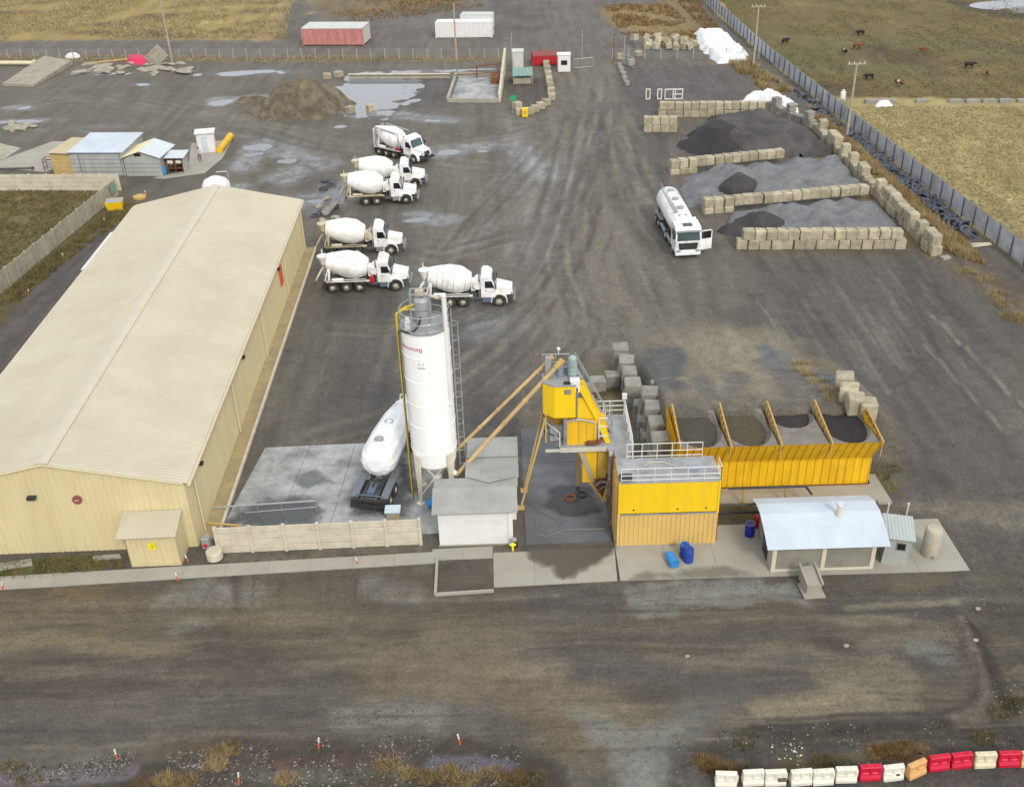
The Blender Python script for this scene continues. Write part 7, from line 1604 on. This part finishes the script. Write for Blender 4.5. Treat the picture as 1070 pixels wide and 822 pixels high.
def scat(px, n, clump=0.0, sc=.3):
    pts = [tuple(P(x, y).xy) for x, y in px]; a = np.array(pts); out = []
    x = RNG.uniform(a[:, 0].min(), a[:, 0].max(), n*6); y = RNG.uniform(a[:, 1].min(), a[:, 1].max(), n*6)
    k = poly_sd(x, y, pts) > 0
    if clump: k &= vnoise(x, y, sc, 77, 3) > clump
    x, y = x[k][:n], y[k][:n]; return np.stack([x, y, gz(x, y)], 1)
p_ = scat([(838, 122), (872, 130), (900, 160), (1003, 250), (1030, 275), (1004, 274), (980, 262), (908, 190)], 8500, .28, .5); tufts('dry_grass', p_, RNG.uniform(.25, .7, len(p_)), .8, 'dry_grass', 8, .028)
p_ = scat([(745, 45), (760, 45), (850, 118), (830, 118), (770, 75)], 1800, .45, .4); tufts('dry_grass', p_, RNG.uniform(.3, .9, len(p_)), .6, 'dry_grass', 6)
p_ = scat([(700, -5), (725, -5), (752, 30), (735, 30)], 700, .4, .4); tufts('dry_grass', p_, RNG.uniform(.3, .8, len(p_)), .6, 'rusty_grass', 5)
p_ = scat([(905, 142), (880, 112), (1180, 112), (1180, 350), (1075, 278)], 20000, .2, .25); tufts('field_grass', p_, RNG.uniform(.08, .24, len(p_)), .8, 'field_grass', 5, .05)
p_ = scat([(800, 55), (748, -4), (1160, -4), (1160, 104), (880, 102)], 9000, .42, .12); tufts('pasture_grass', p_, RNG.uniform(.1, .3, len(p_)), .9, 'green_grass', 4, .06)
p_ = scat([(-40, 198), (110, 201), (60, 243), (0, 288), (-40, 330)], 8000, .22, .3); tufts('field_grass', p_, RNG.uniform(.12, .34, len(p_)), .8, 'green_grass', 5, .045)
p_ = scat([(124, 214), (150, 214), (70, 272), (0, 332), (-30, 350), (-30, 335), (60, 262)], 2600, .36, .5); tufts('verge_grass', p_, RNG.uniform(.15, .5, len(p_)), .8, 'green_grass', 6)
p_ = scat([(-40, 43), (300, 40), (305, -6), (-40, -8)], 9000, .46, .08); tufts('hill_grass', p_, RNG.uniform(.2, .6, len(p_)), .9, 'field_grass', 4, .07)
p_ = scat([(-40, 65), (530, 66), (530, 60), (-40, 57)], 1800, .4, .3); tufts('verge_grass', p_, RNG.uniform(.15, .4, len(p_)), .8, 'field_grass', 5, .06)
p_ = scat([(345, 30), (520, 5), (500, -5), (350, -5)], 1400, .5, .15); tufts('rusty_grass', p_, RNG.uniform(.2, .5, len(p_)), .9, 'rusty_grass', 5, .06)
p_ = scat([(630, 5), (700, 5), (740, 42), (650, 36)], 1200, .46, .2); tufts('rusty_grass', p_, RNG.uniform(.2, .6, len(p_)), .9, 'rusty_grass', 5, .06)
p_ = scat([(-20, 606), (-20, 590), (100, 580), (128, 586), (128, 592), (60, 604)], 1500, .3, .8); tufts('green_grass', p_, RNG.uniform(.08, .22, len(p_)), .9, 'green_grass', 6, .03)
def clumps(name, spots, n, rr, h0, h1, m):
    out = []
    for px, py in spots:
        c = PG(px, py); a = RNG.uniform(0, 6.28, n); r = rr*np.sqrt(RNG.uniform(0, 1, n)); out.append(np.stack([c.x + r*np.cos(a), c.y + r*np.sin(a)*.7], 1))
    q = np.concatenate(out); z = gz(q[:, 0], q[:, 1]); tufts(name, np.column_stack([q, z]), RNG.uniform(h0*.8, h1*.85, len(q)), .95, m, 9, .013)
clumps('verge_clumps', [(425, 808), (445, 812), (468, 806), (490, 815), (515, 808), (228, 788), (225, 800), (172, 815), (195, 817), (300, 815), (535, 815), (405, 800)], 90, .6, .14, .42, 'dry_grass')
clumps('verge_clumps', [(468, 816), (545, 812), (736, 796), (745, 803), (756, 808), (770, 806), (930, 786), (945, 783), (918, 788), (240, 783), (150, 820)], 80, .7, .1, .34, 'rusty_grass')
clumps('verge_clumps', [(395, 818), (10, 800), (30, 815), (560, 815), (1045, 745), (1060, 735), (1030, 770), (780, 775), (535, 822), (860, 795), (880, 800)], 70, .7, .1, .35, 'green_grass')
clumps('verge_clumps', [(1042, 308), (1050, 318), (1056, 330), (1030, 292), (1012, 284), (1068, 335)], 60, 1.0, .2, .6, 'dry_grass')
clumps('ramp_grass', [(835, 388), (845, 393), (855, 400), (865, 408), (838, 380), (872, 416)], 40, .8, .2, .6, 'dry_grass'); clumps('ramp_grass', [(918, 498), (925, 510), (930, 490), (770, 515), (800, 518), (625, 400), (640, 410), (630, 430), (645, 395), (620, 415)], 40, .8, .12, .4, 'green_grass')
def stones(name, px, n, s0, s1, m='rock', clump=.4, sc=.6):
    q = scat(px, n, clump, sc); base = []
    for k in range(6):
        a = RNG.uniform(.7, 1.2, 6); b_ = np.array([(1, 0, 0), (-1, 0, 0), (0, 1, 0), (0, -1, 0), (0, 0, .8), (0, 0, -.8)], float)*a[:, None]; base.append(b_)
    F0 = np.array([(0, 2, 4), (2, 1, 4), (1, 3, 4), (3, 0, 4), (2, 0, 5), (1, 2, 5), (3, 1, 5), (0, 3, 5)]); V = []; F = []
    s = s0 + (s1 - s0)*RNG.power(.45, len(q)); ang = RNG.uniform(0, 6.28, len(q)); pick = RNG.integers(0, 6, len(q))
    for i, p in enumerate(q):
        b_ = base[pick[i]]*s[i]; c, sn = math.cos(ang[i]), math.sin(ang[i]); V.append(np.stack([p[0] + b_[:, 0]*c - b_[:, 1]*sn, p[1] + b_[:, 0]*sn + b_[:, 1]*c, p[2] + b_[:, 2]*.8 + s[i]*.2], 1)); F.append(F0 + 6*i)
    return tag(mesh_np(name, np.concatenate(V), np.concatenate(F), MATS[m]), kind='stuff')
stones('verge_stones', [(-20, 800), (130, 786), (240, 782), (260, 800), (-20, 822)], 2600, .01, .075)
stones('verge_stones', [(250, 778), (400, 768), (540, 775), (550, 800), (250, 800)], 1600, .008, .07, clump=.45)
stones('verge_stones', [(200, 800), (420, 790), (560, 812), (560, 830), (150, 830)], 2000, .01, .085)
stones('loose_gravel', [(345, 740), (460, 742), (470, 755), (350, 758)], 350, .015, .06)
stones('loose_gravel', [(745, 765), (1060, 752), (1060, 795), (800, 806), (750, 806)], 700, .012, .07, clump=.5)
stones('loose_gravel', [(648, 612), (840, 606), (838, 628), (700, 640)], 900, .012, .05)
stones('loose_gravel', [(605, 745), (720, 745), (735, 822), (660, 822)], 500, .012, .05)
stones('loose_gravel', [(230, 584), (440, 573), (440, 581), (230, 592)], 900, .015, .05)
stones('yard_stones', [(940, 610), (1070, 600), (1070, 760), (1010, 750)], 420, .012, .07, clump=.45)
stones('pale_litter', [(775, 775), (845, 768), (840, 800), (785, 800)], 24, .03, .08, 'barrier_cream', .5)
stones('yard_stones', [(330, 480), (560, 330), (700, 330), (690, 200), (450, 260)], 300, .02, .08, clump=.3)
for i, (px, py) in enumerate(((884, 675), (718, 686), (1018, 673), (1022, 636))):
    p = P(px, py); o = bpy.data.objects.new('stone', RM[i]); COL.objects.link(o); o.location = (p.x, p.y, .06 + gzh(p.x, p.y)); o.scale = (.16, .16, .14); tag(o, ('pale stone at the end of the dark skid mark', 'pale stone on the tan stripe of the road', 'pale stone beside the twin ruts', 'grey stone at the head of the ruts')[i], 'stone')
# ------------------------------------------------------------------ light, sky, camera
SUN_EL, SUN_ROT = rad(40), rad(158)
w = bpy.data.worlds.new('World'); SC.world = w; w.use_nodes = True; N = w.node_tree.nodes; L = w.node_tree.links
bg = N['Background']; sky = N.new('ShaderNodeTexSky'); sky.sky_type = 'NISHITA'; sky.sun_disc = False; sky.sun_elevation = SUN_EL; sky.sun_rotation = SUN_ROT
sky.air_density = 1.0; sky.dust_density = 4.0; sky.ozone_density = 1.0
tc = N.new('ShaderNodeTexCoord'); nz = N.new('ShaderNodeTexNoise'); nz.inputs['Scale'].default_value = 2.2; nz.inputs['Detail'].default_value = 6
mp = N.new('ShaderNodeMapping'); mp.inputs['Scale'].default_value = (1, 1, 2.5); L.new(tc.outputs['Generated'], mp.inputs['Vector']); L.new(mp.outputs['Vector'], nz.inputs['Vector'])
mr = N.new('ShaderNodeMapRange'); mr.inputs['From Min'].default_value = .3; mr.inputs['From Max'].default_value = .62; mr.inputs['To Min'].default_value = .45; mr.inputs['To Max'].default_value = .92
L.new(nz.outputs['Fac'], mr.inputs['Value'])
cl = N.new('ShaderNodeMix'); cl.data_type = 'RGBA'; cl.inputs[7].default_value = (9.5, 9.7, 10.0, 1)
L.new(mr.outputs['Result'], cl.inputs[0]); L.new(sky.outputs['Color'], cl.inputs[6]); L.new(cl.outputs[2], bg.inputs['Color'])
bg.inputs['Strength'].default_value = .1
sl_ = bpy.data.lights.new('sun', 'SUN'); sl_.energy = 1.5; sl_.angle = rad(14); sl_.color = (1, .95, .87); so = bpy.data.objects.new('sun', sl_); COL.objects.link(so)
dv = Vector((math.sin(SUN_ROT)*math.cos(SUN_EL), math.cos(SUN_ROT)*math.cos(SUN_EL), math.sin(SUN_EL))); so.rotation_euler = dv.to_track_quat('Z', 'Y').to_euler(); so.location = (60, -80, 120)
cd = bpy.data.cameras.new('camera'); cam = bpy.data.objects.new('camera', cd); COL.objects.link(cam); SC.camera = cam
cd.sensor_fit = 'HORIZONTAL'; cd.sensor_width = 36; cd.lens = FPX/1070*36; cd.clip_end = 6000; cd.clip_start = .5
R0 = Matrix((Vector((1, 0, 0)), UPV, -FWD)).transposed().to_4x4()
cam.matrix_world = Matrix.Translation((0, 0, HC)) @ R0 @ Matrix.Rotation(ROLL, 4, 'Z')
SC.view_settings.view_transform = 'Standard'; SC.view_settings.look = 'None'; SC.view_settings.gamma = 1; SC.view_settings.exposure = .42
SC.view_settings.use_curve_mapping = False
SC.render.engine = 'CYCLES'; SC.cycles.max_bounces = 6; SC.cycles.diffuse_bounces = 3; SC.cycles.use_denoising = True
